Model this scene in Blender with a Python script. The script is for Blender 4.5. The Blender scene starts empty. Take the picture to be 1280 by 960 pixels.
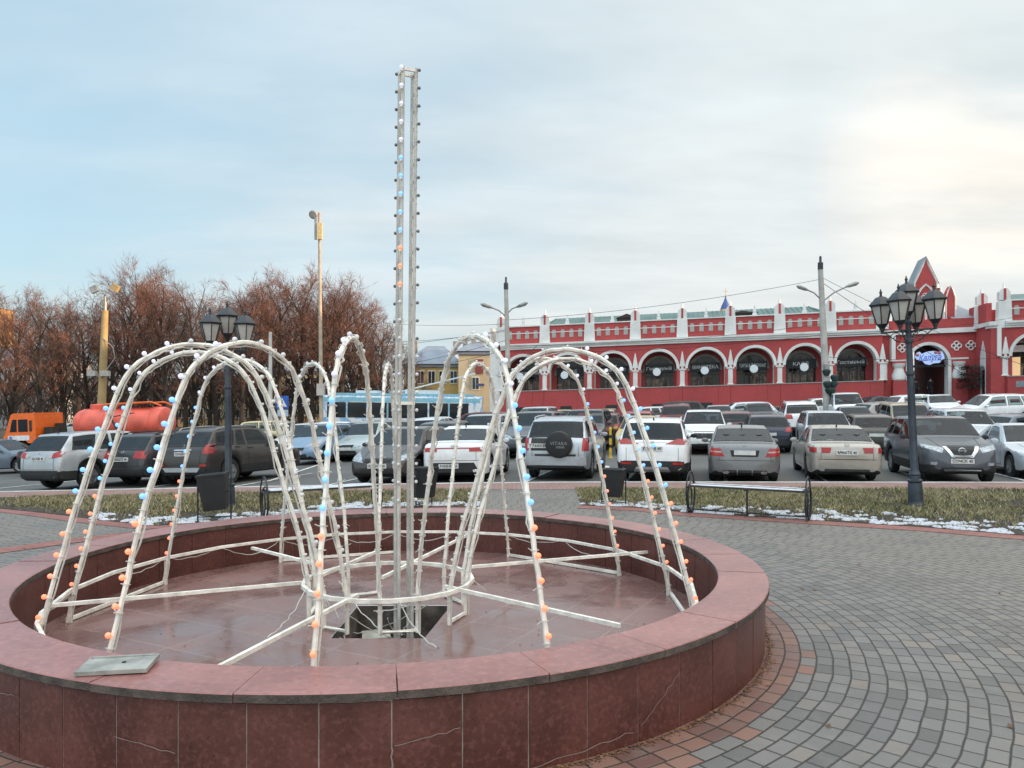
import bpy, bmesh, math, random
import numpy as np
from mathutils import Vector, Matrix
from mathutils.bvhtree import BVHTree

random.seed(7)
SC = bpy.context.scene
COL = SC.collection
F = 960.0; HC = 1.95; HY = 504.0
FX, FY = -1.147, 7.17            # fountain centre
AX = math.radians(14)            # axis of the parking stalls
R = math.radians

def ss(t):
    t = max(0.0, min(1.0, t)); return t * t * (3 - 2 * t)
def g(X, Y):
    "height of the paved ground"
    xn = (X - math.sqrt(X * X + 4)) / 2; xp = X - xn
    tl = .027 * ss((Y - 10.5) / 9) + .016 * ss((Y - 19) / 12)
    tp = .043 * ss((Y - 22) / 28)
    return tl * max(xn, -45) + tp * min(xp, 40)
def kerb_y(X): return 19.1 - .015 * X - .06 * max(min(X, 0), -20)
ROAD = -.10
def at(x, y, dz=0.0):
    "picture point on the ground -> world"
    Y = F * HC / (y - HY)
    for _ in range(12):
        X = (x - 640) / F * Y
        Y = F * (HC - g(X, Y) - dz) / (y - HY)
    X = (x - 640) / F * Y
    return X, Y
def px(x, Y): return (x - 640) / F * Y
def pz(y, Y): return HC + (HY - y) / F * Y

# ------------------------------------------------------------------ materials
class NT:
    def __init__(s, tree): s.t = tree; s.n = tree.nodes; s.l = tree.links
    def node(s, kind, **kw):
        n = s.n.new(kind)
        for k, v in kw.items(): setattr(n, k, v)
        return n
    def put(s, sock, val):
        if isinstance(val, bpy.types.NodeSocket): s.l.new(val, sock)
        elif val is not None: sock.default_value = val
    def m(s, op, a, b=None, c=None, clamp=False):
        n = s.node('ShaderNodeMath', operation=op, use_clamp=clamp)
        s.put(n.inputs[0], a); s.put(n.inputs[1], b)
        if c is not None: s.put(n.inputs[2], c)
        return n.outputs[0]
    def vm(s, op, a, b=None):
        n = s.node('ShaderNodeVectorMath', operation=op)
        s.put(n.inputs[0], a)
        if b is not None: s.put(n.inputs[1], b)
        return n
    def noise(s, vec, scale, detail=3, rough=.55):
        n = s.node('ShaderNodeTexNoise'); s.put(n.inputs['Vector'], vec)
        n.inputs['Scale'].default_value = scale; n.inputs['Detail'].default_value = detail
        n.inputs['Roughness'].default_value = rough
        return n.outputs['Fac']
    def mix(s, fac, a, b):
        n = s.node('ShaderNodeMix', data_type='RGBA')
        s.put(n.inputs[0], fac); s.put(n.inputs[6], a); s.put(n.inputs[7], b)
        return n.outputs[2]
    def ramp(s, fac, stops):
        n = s.node('ShaderNodeValToRGB'); e = n.color_ramp.elements
        while len(e) < len(stops): e.new(.5)
        for el, (p, c) in zip(e, stops):
            el.position = p; el.color = c if len(c) == 4 else (*c, 1)
        s.put(n.inputs[0], fac); return n.outputs[0]
    def step(s, v, a, b):
        n = s.node('ShaderNodeMapRange', interpolation_type='SMOOTHSTEP')
        s.put(n.inputs[0], v); n.inputs[1].default_value = a; n.inputs[2].default_value = b
        return n.outputs[0]
def c4(c): return (c[0], c[1], c[2], 1.0)
MATS = {}
def mat(name, col, rough=.6, metal=0.0, var=.18, scale=6.0, bump=0.0, bscale=None, coat=0.0, spec=None, col2=None, fine=0.0):
    "procedural material: base colour broken up by two noises"
    if name in MATS: return MATS[name]
    m = bpy.data.materials.new(name); m.use_nodes = True
    nt = NT(m.node_tree); p = m.node_tree.nodes['Principled BSDF']
    tc = nt.node('ShaderNodeTexCoord').outputs['Object']
    n1 = nt.noise(tc, scale, 4)
    lo = c4([x * (1 - var) for x in col]); hi = c4([min(1, x * (1 + var)) for x in (col2 or col)])
    colr = nt.mix(nt.step(n1, .3, .7), lo, hi)
    if fine:
        n2 = nt.noise(tc, scale * 14, 2)
        colr = nt.mix(nt.m('MULTIPLY', nt.step(n2, .45, .72), fine), colr, c4([min(1, x * 1.9 + .02) for x in col]))
        n3 = nt.noise(tc, scale * 19, 2)
        colr = nt.mix(nt.m('MULTIPLY', nt.step(n3, .55, .7), fine), colr, c4([x * .45 for x in col]))
    nt.put(p.inputs['Base Color'], colr)
    p.inputs['Metallic'].default_value = metal
    nt.put(p.inputs['Roughness'], nt.m('ADD', nt.m('MULTIPLY', n1, .16), max(0.02, rough - .08)))
    if coat: p.inputs['Coat Weight'].default_value = coat; p.inputs['Coat Roughness'].default_value = .06
    if spec is not None: p.inputs['Specular IOR Level'].default_value = spec
    if bump:
        b = nt.node('ShaderNodeBump'); b.inputs['Strength'].default_value = bump; b.inputs['Distance'].default_value = .02
        nt.put(b.inputs['Height'], nt.noise(tc, bscale or scale * 6, 4)); nt.put(p.inputs['Normal'], b.outputs[0])
    MATS[name] = m; return m
def emis(name, col, strength, base=None):
    if name in MATS: return MATS[name]
    m = bpy.data.materials.new(name); m.use_nodes = True
    p = m.node_tree.nodes['Principled BSDF']
    p.inputs['Base Color'].default_value = c4(base or col); p.inputs['Roughness'].default_value = .3
    p.inputs['Emission Color'].default_value = c4(col); p.inputs['Emission Strength'].default_value = strength
    MATS[name] = m; return m
def glassy(name, col, rough=.06, spec=.5):
    if name in MATS: return MATS[name]
    m = bpy.data.materials.new(name); m.use_nodes = True
    nt = NT(m.node_tree); p = m.node_tree.nodes['Principled BSDF']
    tc = nt.node('ShaderNodeTexCoord').outputs['Object']
    n = nt.noise(tc, 1.6, 2)
    nt.put(p.inputs['Base Color'], nt.mix(n, c4([x * .6 for x in col]), c4([x * 1.5 for x in col])))
    p.inputs['Roughness'].default_value = rough; p.inputs['Specular IOR Level'].default_value = spec
    MATS[name] = m; return m

def pane_glass(name, tint, rough=.02):
    "thin window glass: clear by its tint, mirror-like by its angle"
    if name in MATS: return MATS[name]
    m = bpy.data.materials.new(name); m.use_nodes = True; t = m.node_tree
    for n in list(t.nodes): t.nodes.remove(n)
    nt = NT(t); tr = nt.node('ShaderNodeBsdfTransparent'); tr.inputs[0].default_value = c4(tint)
    gl = nt.node('ShaderNodeBsdfGlossy'); gl.inputs['Roughness'].default_value = rough; gl.inputs[0].default_value = (.9, .95, 1, 1)
    fr_ = nt.node('ShaderNodeFresnel'); fr_.inputs[0].default_value = 1.42
    tc = nt.node('ShaderNodeTexCoord').outputs['Object']
    b = nt.node('ShaderNodeBump'); b.inputs['Strength'].default_value = .05; nt.put(b.inputs['Height'], nt.noise(tc, 2.5, 2)); nt.put(gl.inputs['Normal'], b.outputs[0])
    du = nt.node('ShaderNodeBsdfDiffuse'); du.inputs[0].default_value = (.16, .15, .14, 1)      # road film on the pane
    m1 = nt.node('ShaderNodeMixShader'); nt.put(m1.inputs[0], nt.m('MULTIPLY', nt.step(nt.noise(tc, 3, 4), .4, .85), .09)); nt.put(m1.inputs[1], tr.outputs[0]); nt.put(m1.inputs[2], du.outputs[0])
    mx = nt.node('ShaderNodeMixShader'); nt.put(mx.inputs[0], fr_.outputs[0]); nt.put(mx.inputs[1], m1.outputs[0]); nt.put(mx.inputs[2], gl.outputs[0])
    o = nt.node('ShaderNodeOutputMaterial'); nt.put(o.inputs[0], mx.outputs[0]); MATS[name] = m; return m

# ------------------------------------------------------------------ mesh builder
class MB:
    def __init__(s): s.v = []; s.f = []; s.m = []
    def add(s, vs, fs, m=0):
        o = len(s.v); s.v += [tuple(p) for p in vs]
        s.f += [tuple(i + o for i in f) for f in fs]; s.m += [m] * len(fs); return s
    def box(s, c, d, m=0, rz=0.0, rot=None, taper=1.0):
        hx, hy, hz = d[0] / 2, d[1] / 2, d[2] / 2
        vs = []
        for z, k in ((-hz, 1), (hz, taper)):
            for x, y in ((-hx, -hy), (hx, -hy), (hx, hy), (-hx, hy)): vs.append(Vector((x * k, y * k, z)))
        M = rot if rot is not None else Matrix.Rotation(rz, 3, 'Z')
        vs = [M @ p + Vector(c) for p in vs]
        return s.add(vs, [(3, 2, 1, 0), (4, 5, 6, 7), (0, 1, 5, 4), (1, 2, 6, 5), (2, 3, 7, 6), (3, 0, 4, 7)], m)
    def tube(s, pts, r, n=8, m=0, cap=True, closed=False, ph=None):
        pts = [Vector(p) for p in pts]; N = len(pts)
        rs = r if isinstance(r, (list, tuple)) else [r] * N
        up = Vector((0, 0, 1)); vs = []; pu = None
        if ph is None: ph = math.pi / n if n == 4 else 0
        for i, p in enumerate(pts):
            if closed: t = pts[(i + 1) % N] - pts[i - 1]
            else: t = pts[min(i + 1, N - 1)] - pts[max(i - 1, 0)]
            t = t.normalized() if t.length > 1e-9 else Vector((0, 0, 1))
            if pu is None:
                ref = up if abs(t.z) < .9 else Vector((1, 0, 0))
                u = (ref - t * ref.dot(t)).normalized()
            else:
                u = pu - t * pu.dot(t); u = u.normalized() if u.length > 1e-6 else pu
            pu = u; w = t.cross(u)
            for k in range(n):
                a = 2 * math.pi * k / n + ph
                vs.append(p + (u * math.cos(a) + w * math.sin(a)) * rs[i])
        fs = []
        for i in range(N if closed else N - 1):
            j = (i + 1) % N
            for k in range(n):
                k2 = (k + 1) % n; fs.append((i * n + k, i * n + k2, j * n + k2, j * n + k))
        if cap and not closed:
            fs.append(tuple(range(n - 1, -1, -1))); fs.append(tuple((N - 1) * n + k for k in range(n)))
        return s.add(vs, fs, m)
    def lathe(s, prof, n=16, c=(0, 0, 0), m=0, ph=0.0, M=None):
        vs = []; N = len(prof)
        for r_, z in prof:
            for k in range(n):
                a = 2 * math.pi * k / n + ph
                p = Vector((r_ * math.cos(a), r_ * math.sin(a), z))
                if M is not None: p = M @ p
                vs.append(p + Vector(c))
        fs = []
        for i in range(N - 1):
            for k in range(n):
                k2 = (k + 1) % n; fs.append((i * n + k, i * n + k2, (i + 1) * n + k2, (i + 1) * n + k))
        if prof[0][0] > 1e-5: fs.append(tuple(range(n - 1, -1, -1)))
        if prof[-1][0] > 1e-5: fs.append(tuple((N - 1) * n + k for k in range(n)))
        return s.add(vs, fs, m)
    def prism(s, poly, fn, d0, d1, m=0):
        "polygon (a, b) swept between depths d0 and d1; fn(a, b, d) -> world"
        n = len(poly)
        vs = [fn(a, b, d0) for a, b in poly] + [fn(a, b, d1) for a, b in poly]
        fs = [tuple(range(n)), tuple(range(2 * n - 1, n - 1, -1))]
        fs += [(i, i + n, (i + 1) % n + n, (i + 1) % n) for i in range(n)]
        return s.add(vs, fs, m)
    def strip(s, A, B, m=0, closed=False):
        n = len(A); fs = []
        for i in range(n if closed else n - 1):
            j = (i + 1) % n; fs.append((i, j, n + j, n + i))
        return s.add(list(A) + list(B), fs, m)
    def grid(s, G, m=0):
        nr = len(G); nc = len(G[0]); vs = [p for row in G for p in row]; fs = []
        for i in range(nr - 1):
            for j in range(nc - 1): fs.append((i * nc + j, i * nc + j + 1, (i + 1) * nc + j + 1, (i + 1) * nc + j))
        return s.add(vs, fs, m)
    def ball(s, c, r_, n=8, m=0):
        prof = [(r_ * math.sin(math.pi * i / (n // 2 + 1)), -r_ * math.cos(math.pi * i / (n // 2 + 1))) for i in range(n // 2 + 2)]
        prof[0] = (0.0, -r_); prof[-1] = (0.0, r_)
        return s.lathe(prof, n, c, m)
    def mesh(s, name, mats, smooth=True, fix=True, angle=35):
        me = bpy.data.meshes.new(name); me.from_pydata([tuple(p) for p in s.v], [], s.f)
        for mm in (mats if isinstance(mats, (list, tuple)) else [mats]): me.materials.append(mm)
        if len(me.polygons) == len(s.m): me.polygons.foreach_set('material_index', s.m)
        if fix:
            b = bmesh.new(); b.from_mesh(me); bmesh.ops.remove_doubles(b, verts=b.verts, dist=1e-5)
            bmesh.ops.recalc_face_normals(b, faces=b.faces); b.to_mesh(me); b.free()
        if smooth:
            me.polygons.foreach_set('use_smooth', [True] * len(me.polygons))
            me.set_sharp_from_angle(angle=R(angle))
        me.update(); return me
    def build(s, name, mats, parent=None, smooth=True, fix=True, angle=35):
        return link(name, s.mesh(name, mats, smooth, fix, angle), parent)
def link(name, me, parent=None, loc=None):
    o = bpy.data.objects.new(name, me); COL.objects.link(o)
    if parent is not None: o.parent = parent
    if loc is not None: o.location = loc
    return o
def tag(o, label=None, cat=None, group=None, kind=None):
    if label: o['label'] = label
    if cat: o['category'] = cat
    if group: o['group'] = group
    if kind: o['kind'] = kind
    return o
def empty(name, loc, label=None, cat=None, group=None, rz=0.0):
    o = bpy.data.objects.new(name, None); COL.objects.link(o); o.empty_display_size = .2
    o.location = loc; o.rotation_euler = (0, 0, rz); return tag(o, label, cat, group)
def copy_tree(o, parent=None):
    c = o.copy(); COL.objects.link(c)
    if parent is not None: c.parent = parent
    for ch in list(o.children): copy_tree(ch, c)
    return c
def text_mesh(txt, size, M, material, name='lettering', parent=None, extrude=.002, width=None, shear=0.0, bold=0.0, align='CENTER'):
    cu = bpy.data.curves.new(name, 'FONT'); cu.body = txt; cu.size = size; cu.extrude = extrude
    cu.align_x = align; cu.align_y = 'CENTER'; cu.shear = shear; cu.offset = bold; cu.resolution_u = 2
    ob = bpy.data.objects.new(name, cu); COL.objects.link(ob)
    dg = bpy.context.evaluated_depsgraph_get()
    me = bpy.data.meshes.new_from_object(ob.evaluated_get(dg))
    COL.objects.unlink(ob); bpy.data.objects.remove(ob)
    if width and len(me.vertices):
        xs = [v.co.x for v in me.vertices]; w = max(xs) - min(xs)
        if w > 1e-6: me.transform(Matrix.Diagonal((width / w, 1, 1, 1)))
    me.transform(M); me.name = name; me.materials.clear(); me.materials.append(material)
    return link(name, me, parent)
def rotm(right, up, pos):
    r_ = Vector(right).normalized(); u = Vector(up).normalized(); n = r_.cross(u)
    M = Matrix((r_, u, n)).transposed().to_4x4(); M.translation = Vector(pos); return M
# ------------------------------------------------------------------ world, sun, camera
SUN_AZ, SUN_EL = R(100), R(8.5)
def make_world():
    w = bpy.data.worlds.new("World"); SC.world = w; w.use_nodes = True
    nt = NT(w.node_tree); bg = w.node_tree.nodes['Background']
    sky = nt.node('ShaderNodeTexSky', sky_type='NISHITA'); sky.sun_disc = False
    sky.sun_elevation = SUN_EL; sky.sun_rotation = SUN_AZ; sky.air_density = 1.0; sky.dust_density = 1.5; sky.altitude = 150
    d = nt.node('ShaderNodeTexCoord').outputs['Generated']
    sp = nt.node('ShaderNodeSeparateXYZ'); nt.put(sp.inputs[0], d)
    zz = nt.m('ADD', nt.m('MAXIMUM', sp.outputs[2], 0.0), .16)
    cb = nt.node('ShaderNodeCombineXYZ')
    nt.put(cb.inputs[0], nt.m('MULTIPLY', nt.m('DIVIDE', sp.outputs[0], zz), .5)); nt.put(cb.inputs[1], nt.m('DIVIDE', sp.outputs[1], zz))
    rot = nt.node('ShaderNodeVectorRotate', rotation_type='Z_AXIS'); nt.put(rot.inputs['Vector'], cb.outputs[0]); rot.inputs['Angle'].default_value = R(-14)
    cv = rot.outputs[0]
    n = nt.noise(cv, 1.15, 7, .56)
    n2 = nt.noise(cv, .45, 3, .5)
    mask = nt.m('ADD', nt.m('MULTIPLY', n, .75), nt.m('MULTIPLY', n2, .55))
    side = nt.step(nt.m('ADD', sp.outputs[0], nt.m('MULTIPLY', sp.outputs[2], -.25)), -.75, .42)   # veil thickens towards the sun side
    mask = nt.step(nt.m('ADD', mask, nt.m('MULTIPLY', side, .40)), .58, 1.05)
    mask = nt.m('ADD', nt.m('MULTIPLY', mask, .82), .10)
    sunny = nt.step(sp.outputs[0], -.3, .8)
    low = nt.step(sp.outputs[2], .42, .0)
    ccol = nt.mix(sunny, (4.25, 4.6, 4.75, 1), (4.1, 4.35, 4.3, 1))
    ccol = nt.mix(nt.m('MULTIPLY', low, .45), ccol, (4.75, 4.6, 4.35, 1))
    shade = nt.m('ADD', nt.m('MULTIPLY', nt.noise(cv, 1.9, 4, .6), .55), .70)
    gd = nt.vm('DOT_PRODUCT', d, Vector((.66, 1, .33)).normalized()).outputs['Value']      # gap in the cloud before the low sun
    ccol = nt.mix(nt.m('MULTIPLY', nt.step(gd, .975, 1.0), nt.step(nt.noise(cv, 1.3, 5), .34, .62)), ccol, (5.9, 5.5, 4.95, 1))
    cs = nt.vm('SCALE', ccol); nt.put(cs.inputs['Scale'], shade)
    skyc = nt.mix(.62, sky.outputs[0], (2.75, 4.2, 5.15, 1))
    boost = nt.m('ADD', nt.m('ADD', 1.0, nt.m('MULTIPLY', nt.step(sp.outputs[2], .42, .95), 1.7)), nt.m('MULTIPLY', nt.step(nt.m('MULTIPLY', sp.outputs[1], -1), .0, .8), 1.0))   # unseen sky overhead and behind raised to light the foreground
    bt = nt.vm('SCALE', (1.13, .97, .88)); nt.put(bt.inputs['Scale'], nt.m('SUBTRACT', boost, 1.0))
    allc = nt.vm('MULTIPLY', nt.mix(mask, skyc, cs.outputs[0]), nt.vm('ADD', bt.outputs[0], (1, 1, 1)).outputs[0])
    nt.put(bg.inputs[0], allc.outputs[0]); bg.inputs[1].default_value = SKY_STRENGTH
    ld = bpy.data.lights.new('sun', 'SUN'); ld.energy = 4.2; ld.angle = R(.6); ld.color = (1.0, .64, .36)
    lo = bpy.data.objects.new('sun', ld); COL.objects.link(lo)
    sv = Vector((math.sin(SUN_AZ) * math.cos(SUN_EL), math.cos(SUN_AZ) * math.cos(SUN_EL), math.sin(SUN_EL)))
    lo.rotation_euler = (-sv).to_track_quat('-Z', 'Y').to_euler(); lo.location = sv * 50
    cd = bpy.data.cameras.new('camera'); co = bpy.data.objects.new('camera', cd); COL.objects.link(co); SC.camera = co
    co.location = (0, 0, HC); co.rotation_euler = (R(90), 0, 0)
    cd.sensor_width = 36; cd.lens = 27; cd.shift_y = 24 / 1280; cd.clip_end = 8000; cd.clip_start = .05
    SC.view_settings.view_transform = 'Standard'; SC.view_settings.look = 'None'; SC.view_settings.gamma = 1.0
    SC.view_settings.exposure = EXPOSURE
    SC.cycles.use_denoising = True
    SC.cycles.max_bounces = 6; SC.cycles.transparent_max_bounces = 16
SKY_STRENGTH = .12; EXPOSURE = .72
make_world()

# ------------------------------------------------------------------ ground
def paving_material():
    m = bpy.data.materials.new('concentric_pavers'); m.use_nodes = True
    nt = NT(m.node_tree); p = m.node_tree.nodes['Principled BSDF']
    pos = nt.node('ShaderNodeNewGeometry').outputs['Position']
    q = nt.vm('SUBTRACT', pos, (FX, FY, 0)).outputs[0]
    wob = nt.node('ShaderNodeTexNoise'); wob.inputs['Scale'].default_value = 1.3; nt.put(wob.inputs['Vector'], pos)
    s = nt.node('ShaderNodeSeparateXYZ'); nt.put(s.inputs[0], q)
    r2 = nt.m('SQRT', nt.m('ADD', nt.m('MULTIPLY', s.outputs[0], s.outputs[0]), nt.m('MULTIPLY', s.outputs[1], s.outputs[1])))
    r_ = nt.m('ADD', r2, nt.m('MULTIPLY', nt.m('SUBTRACT', wob.outputs['Fac'], .5), .05))
    ang = nt.m('ARCTAN2', s.outputs[1], s.outputs[0])
    BW, BL, R0 = .117, .187, 3.36
    rr = nt.m('DIVIDE', nt.m('SUBTRACT', r_, R0), BW)
    ring = nt.m('FLOOR', rr); fr = nt.m('FRACT', rr)
    rm = nt.m('ADD', nt.m('MULTIPLY', ring, BW), R0)
    nb = nt.m('FLOOR', nt.m('MULTIPLY', rm, 2 * math.pi / BL))
    wn0 = nt.node('ShaderNodeTexWhiteNoise', noise_dimensions='1D'); nt.put(wn0.inputs['W'], ring)
    u = nt.m('ADD', nt.m('MULTIPLY', nt.m('ADD', nt.m('DIVIDE', ang, 2 * math.pi), .5), nb), wn0.outputs[0])
    cell = nt.m('FLOOR', u); fu = nt.m('FRACT', u)
    du = nt.m('MULTIPLY', nt.m('MINIMUM', fu, nt.m('SUBTRACT', 1, fu)), BL)
    dr = nt.m('MULTIPLY', nt.m('MINIMUM', fr, nt.m('SUBTRACT', 1, fr)), BW)
    jn = nt.m('MULTIPLY', nt.m('SUBTRACT', nt.noise(pos, 30, 3), .5), .006)
    d = nt.m('ADD', nt.m('MINIMUM', nt.m('MULTIPLY', du, .85), dr), jn)
    brick = nt.step(d, .0015, .009)
    cv = nt.node('ShaderNodeCombineXYZ'); nt.put(cv.inputs[0], ring); nt.put(cv.inputs[1], cell)
    wn = nt.node('ShaderNodeTexWhiteNoise', noise_dimensions='2D'); nt.put(wn.inputs['Vector'], cv.outputs[0])
    rnd = wn.outputs['Value']
    grey = nt.ramp(rnd, [(0, (.105, .098, .094)), (.2, (.148, .139, .134)), (.55, (.190, .176, .167)), (.92, (.208, .188, .172)), (1, (.238, .198, .166))])
    red = nt.ramp(rnd, [(0, (.16, .075, .06)), (.5, (.22, .105, .08)), (1, (.27, .14, .10))])
    isred = nt.m('ADD', nt.m('LESS_THAN', ring, 1.5), nt.m('MULTIPLY', nt.m('LESS_THAN', ring, 2.5), nt.m('GREATER_THAN', rnd, .82)), clamp=True)
    far = nt.step(r2, 4.2, 7.0)
    grey = nt.mix(nt.m('MULTIPLY', far, .6), grey, (.232, .196, .160, 1))
    col = nt.mix(isred, grey, red)
    blot = nt.noise(pos, .9, 5, .6)
    col = nt.mix(nt.m('MULTIPLY', nt.step(blot, .46, .70), .5), col, (.095, .088, .082, 1))
    dust = nt.noise(pos, 3.3, 5, .65)
    col = nt.mix(nt.m('MULTIPLY', nt.step(dust, .52, .75), .35), col, (.27, .25, .225, 1))
    sp = nt.noise(pos, 160, 2)
    col = nt.mix(nt.m('MULTIPLY', nt.step(sp, .4, .75), .5), col, (.10, .098, .095, 1))
    joint = nt.mix(nt.noise(pos, 5, 3), (.022, .019, .016, 1), (.055, .044, .034, 1))
    nt.put(p.inputs['Base Color'], nt.mix(brick, joint, col))
    nt.put(p.inputs['Roughness'], nt.m('ADD', nt.m('MULTIPLY', blot, -.25), nt.m('ADD', nt.m('MULTIPLY', rnd, .15), .62)))
    # every stone is tipped a little its own way
    tilt = nt.m('ADD', nt.m('MULTIPLY', nt.m('SUBTRACT', fu, .5), nt.m('SUBTRACT', rnd, .5)), nt.m('MULTIPLY', nt.m('SUBTRACT', fr, .5), nt.m('SUBTRACT', wn.outputs['Color'], .5)))
    h = nt.m('ADD', nt.m('ADD', nt.m('MULTIPLY', brick, .9), nt.m('MULTIPLY', tilt, 1.5)), nt.m('MULTIPLY', sp, .2))
    b = nt.node('ShaderNodeBump'); b.inputs['Strength'].default_value = .8; b.inputs['Distance'].default_value = .009
    nt.put(b.inputs['Height'], h); nt.put(p.inputs['Normal'], b.outputs[0])
    return m
def asphalt_material():
    m = bpy.data.materials.new('worn_asphalt'); m.use_nodes = True
    nt = NT(m.node_tree); p = m.node_tree.nodes['Principled BSDF']
    pos = nt.node('ShaderNodeNewGeometry').outputs['Position']
    a = nt.noise(pos, .35, 6, .6); b_ = nt.noise(pos, 40, 3)
    col = nt.ramp(a, [(.3, (.060, .060, .060)), (.55, (.10, .098, .093)), (.75, (.15, .142, .13))])
    col = nt.mix(nt.m('MULTIPLY', nt.step(b_, .4, .7), .4), col, (.15, .14, .13, 1))
    nt.put(p.inputs['Base Color'], col); nt.put(p.inputs['Roughness'], nt.m('ADD', nt.m('MULTIPLY', a, .3), .55))
    b = nt.node('ShaderNodeBump'); b.inputs['Strength'].default_value = .3; b.inputs['Distance'].default_value = .01
    nt.put(b.inputs['Height'], b_); nt.put(p.inputs['Normal'], b.outputs[0])
    return m
def small_paver_material(name, ca, cb, scale):
    m = bpy.data.materials.new(name); m.use_nodes = True
    nt = NT(m.node_tree); p = m.node_tree.nodes['Principled BSDF']
    pos = nt.node('ShaderNodeNewGeometry').outputs['Position']
    br = nt.node('ShaderNodeTexBrick'); nt.put(br.inputs['Vector'], pos)
    br.inputs['Scale'].default_value = scale; br.inputs['Color1'].default_value = c4(ca); br.inputs['Color2'].default_value = c4(cb)
    br.inputs['Mortar'].default_value = (.05, .042, .036, 1); br.inputs['Mortar Size'].default_value = .012
    br.inputs['Brick Width'].default_value = .5; br.inputs['Row Height'].default_value = .25
    n = nt.noise(pos, 1.4, 5)
    col = nt.mix(nt.m('MULTIPLY', nt.step(n, .5, .75), .45), br.outputs[0], c4([x * .55 for x in ca]))
    nt.put(p.inputs['Base Color'], col); p.inputs['Roughness'].default_value = .75
    return m
M_PAVE = paving_material(); M_ASPH = asphalt_material()
M_PINK = small_paver_material('pink_pavers', (.27, .155, .135), (.33, .20, .175), 2.4)
M_RED = small_paver_material('red_border_pavers', (.27, .10, .085), (.32, .135, .11), 2.4)
M_KERB = mat('pale_kerb_concrete', (.52, .51, .49), .8, var=.2, scale=3, bump=.2)
M_WHITE = mat('road_paint', (.62, .62, .60), .7, var=.25, scale=5)
M_SOIL = mat('dark_bed_soil', (.045, .034, .026), .95, var=.4, scale=4, bump=.6, bscale=25)
M_SNOW = mat('old_snow', (.56, .58, .62), .6, var=.06, scale=8, bump=.3, bscale=40)

def polar_sheet(name, zoff, r0, radii_fn, nseg, m, kind='structure', skirt=None):
    b = MB(); G = []
    for k in range(nseg + 1):
        a = 2 * math.pi * k / nseg; row = []
        for r_ in radii_fn(a):
            X = FX + r_ * math.cos(a); Y = FY + r_ * math.sin(a)
            row.append((X, Y, g(X, Y) + zoff))
        if skirt is not None: X, Y, z = row[-1]; row.append((X, Y, z + skirt))
        G.append(row)
    b.grid(G); o = b.build(name, m, fix=True); return tag(o, kind=kind)
def terr_radii(a):
    rs = [2.7 + .8 * i for i in range(12)]
    while rs[-1] < 130: rs.append(rs[-1] + 1.3)
    while rs[-1] < 5000: rs.append(rs[-1] * 1.35)
    return rs
t = polar_sheet('ground', ROAD, 2.7, terr_radii, 160, M_ASPH)
tag(t, 'grey worn asphalt ground of the car park and road', 'ground')
def plaza_radii(a):
    dx, dy = math.cos(a), math.sin(a)
    lo, hi = 3.2, 46.0
    if FY + hi * dy > kerb_y(FX + hi * dx):
        for _ in range(40):
            md = (lo + hi) / 2
            if FY + md * dy > kerb_y(FX + md * dx): hi = md
            else: lo = md
    rm = hi
    r0 = 3.2; n = 40
    return [r0 + (rm - r0) * (i / n) ** 1.35 for i in range(n + 1)]
tag(polar_sheet('plaza_paving', 0, 3.2, plaza_radii, 288, M_PAVE, skirt=-.14), 'grey paving blocks laid in rings round the fountain', 'paving')

def band(name, A, B, zoff, m, n=60, sub=2, label=None, cat=None, kind='structure'):
    "sheet between two polylines, draped on the ground"
    def res(P, n):
        P = [Vector(p) for p in P]; L = [0]
        for i in range(1, len(P)): L.append(L[-1] + (P[i] - P[i - 1]).length)
        out = []
        for k in range(n + 1):
            d = L[-1] * k / n; i = 1
            while i < len(P) - 1 and L[i] < d: i += 1
            t = (d - L[i - 1]) / max(1e-9, L[i] - L[i - 1]); out.append(P[i - 1].lerp(P[i], t))
        return out
    a = res(A, n); b_ = res(B, n); G = []
    for k in range(n + 1):
        row = []
        for j in range(sub + 1):
            p = a[k].lerp(b_[k], j / sub); row.append((p.x, p.y, g(p.x, p.y) + zoff))
        G.append(row)
    o = MB().grid(G).build(name, m); return tag(o, label, cat, kind=kind)
XS = [-40, -30, -20, -12, -8, -4, 0, 4, 8, 12, 20, 30, 40]
SW = 1.55
band('pavement', [(x, kerb_y(x) - .02) for x in XS], [(x, kerb_y(x) - SW) for x in XS], .005, M_PINK, label='pink paved walk beside the kerb', cat='pavement')
kb = MB()
for i in range(80):
    x0 = -40 + i; A = [(x0 + .004, kerb_y(x0) - .13), (x0 + .996, kerb_y(x0 + 1) - .13), (x0 + .996, kerb_y(x0 + 1) + .03), (x0 + .004, kerb_y(x0) + .03)]
    kb.prism(A, lambda a, b, d: (a, b, g(a, b) + d), -.2, .014)
tag(kb.build('kerb', M_KERB, smooth=False), 'pale concrete kerb along the car park edge', 'kerb', kind='structure')
# beds (polylines read off the photograph)
RB = [at(x, y) for x, y in ((727, 632), (800, 635), (858, 641), (930, 645.5), (1018, 651), (1150, 659), (1280, 670))]
RB += [(RB[-1][0] + 2.0, RB[-1][1] - 1.1), (RB[-1][0] + 9, RB[-1][1] - 2.2)]
RT = [(x, kerb_y(x) - SW - .02) for x in (1.45, 2.5, 4, 5.5, 7, 9, 11, 14, 17.5)]
LB = [at(x, y) for x, y in ((597, 634), (520, 634), (430, 637), (330, 648), (190, 658), (120, 650), (0, 636))]
LB += [(LB[-1][0] - 8, LB[-1][1] + .4)]
LT = [(x, kerb_y(x) - SW - .02) for x in (-.7, -2, -4, -6, -7.5, -9, -11.5, -20)]
def off(P, d):
    out = []
    for i, p in enumerate(P):
        a = Vector(P[max(0, i - 1)]); b_ = Vector(P[min(len(P) - 1, i + 1)]); t = (b_ - a).normalized()
        out.append((p[0] + t.y * d, p[1] - t.x * d))
    return out
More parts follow.
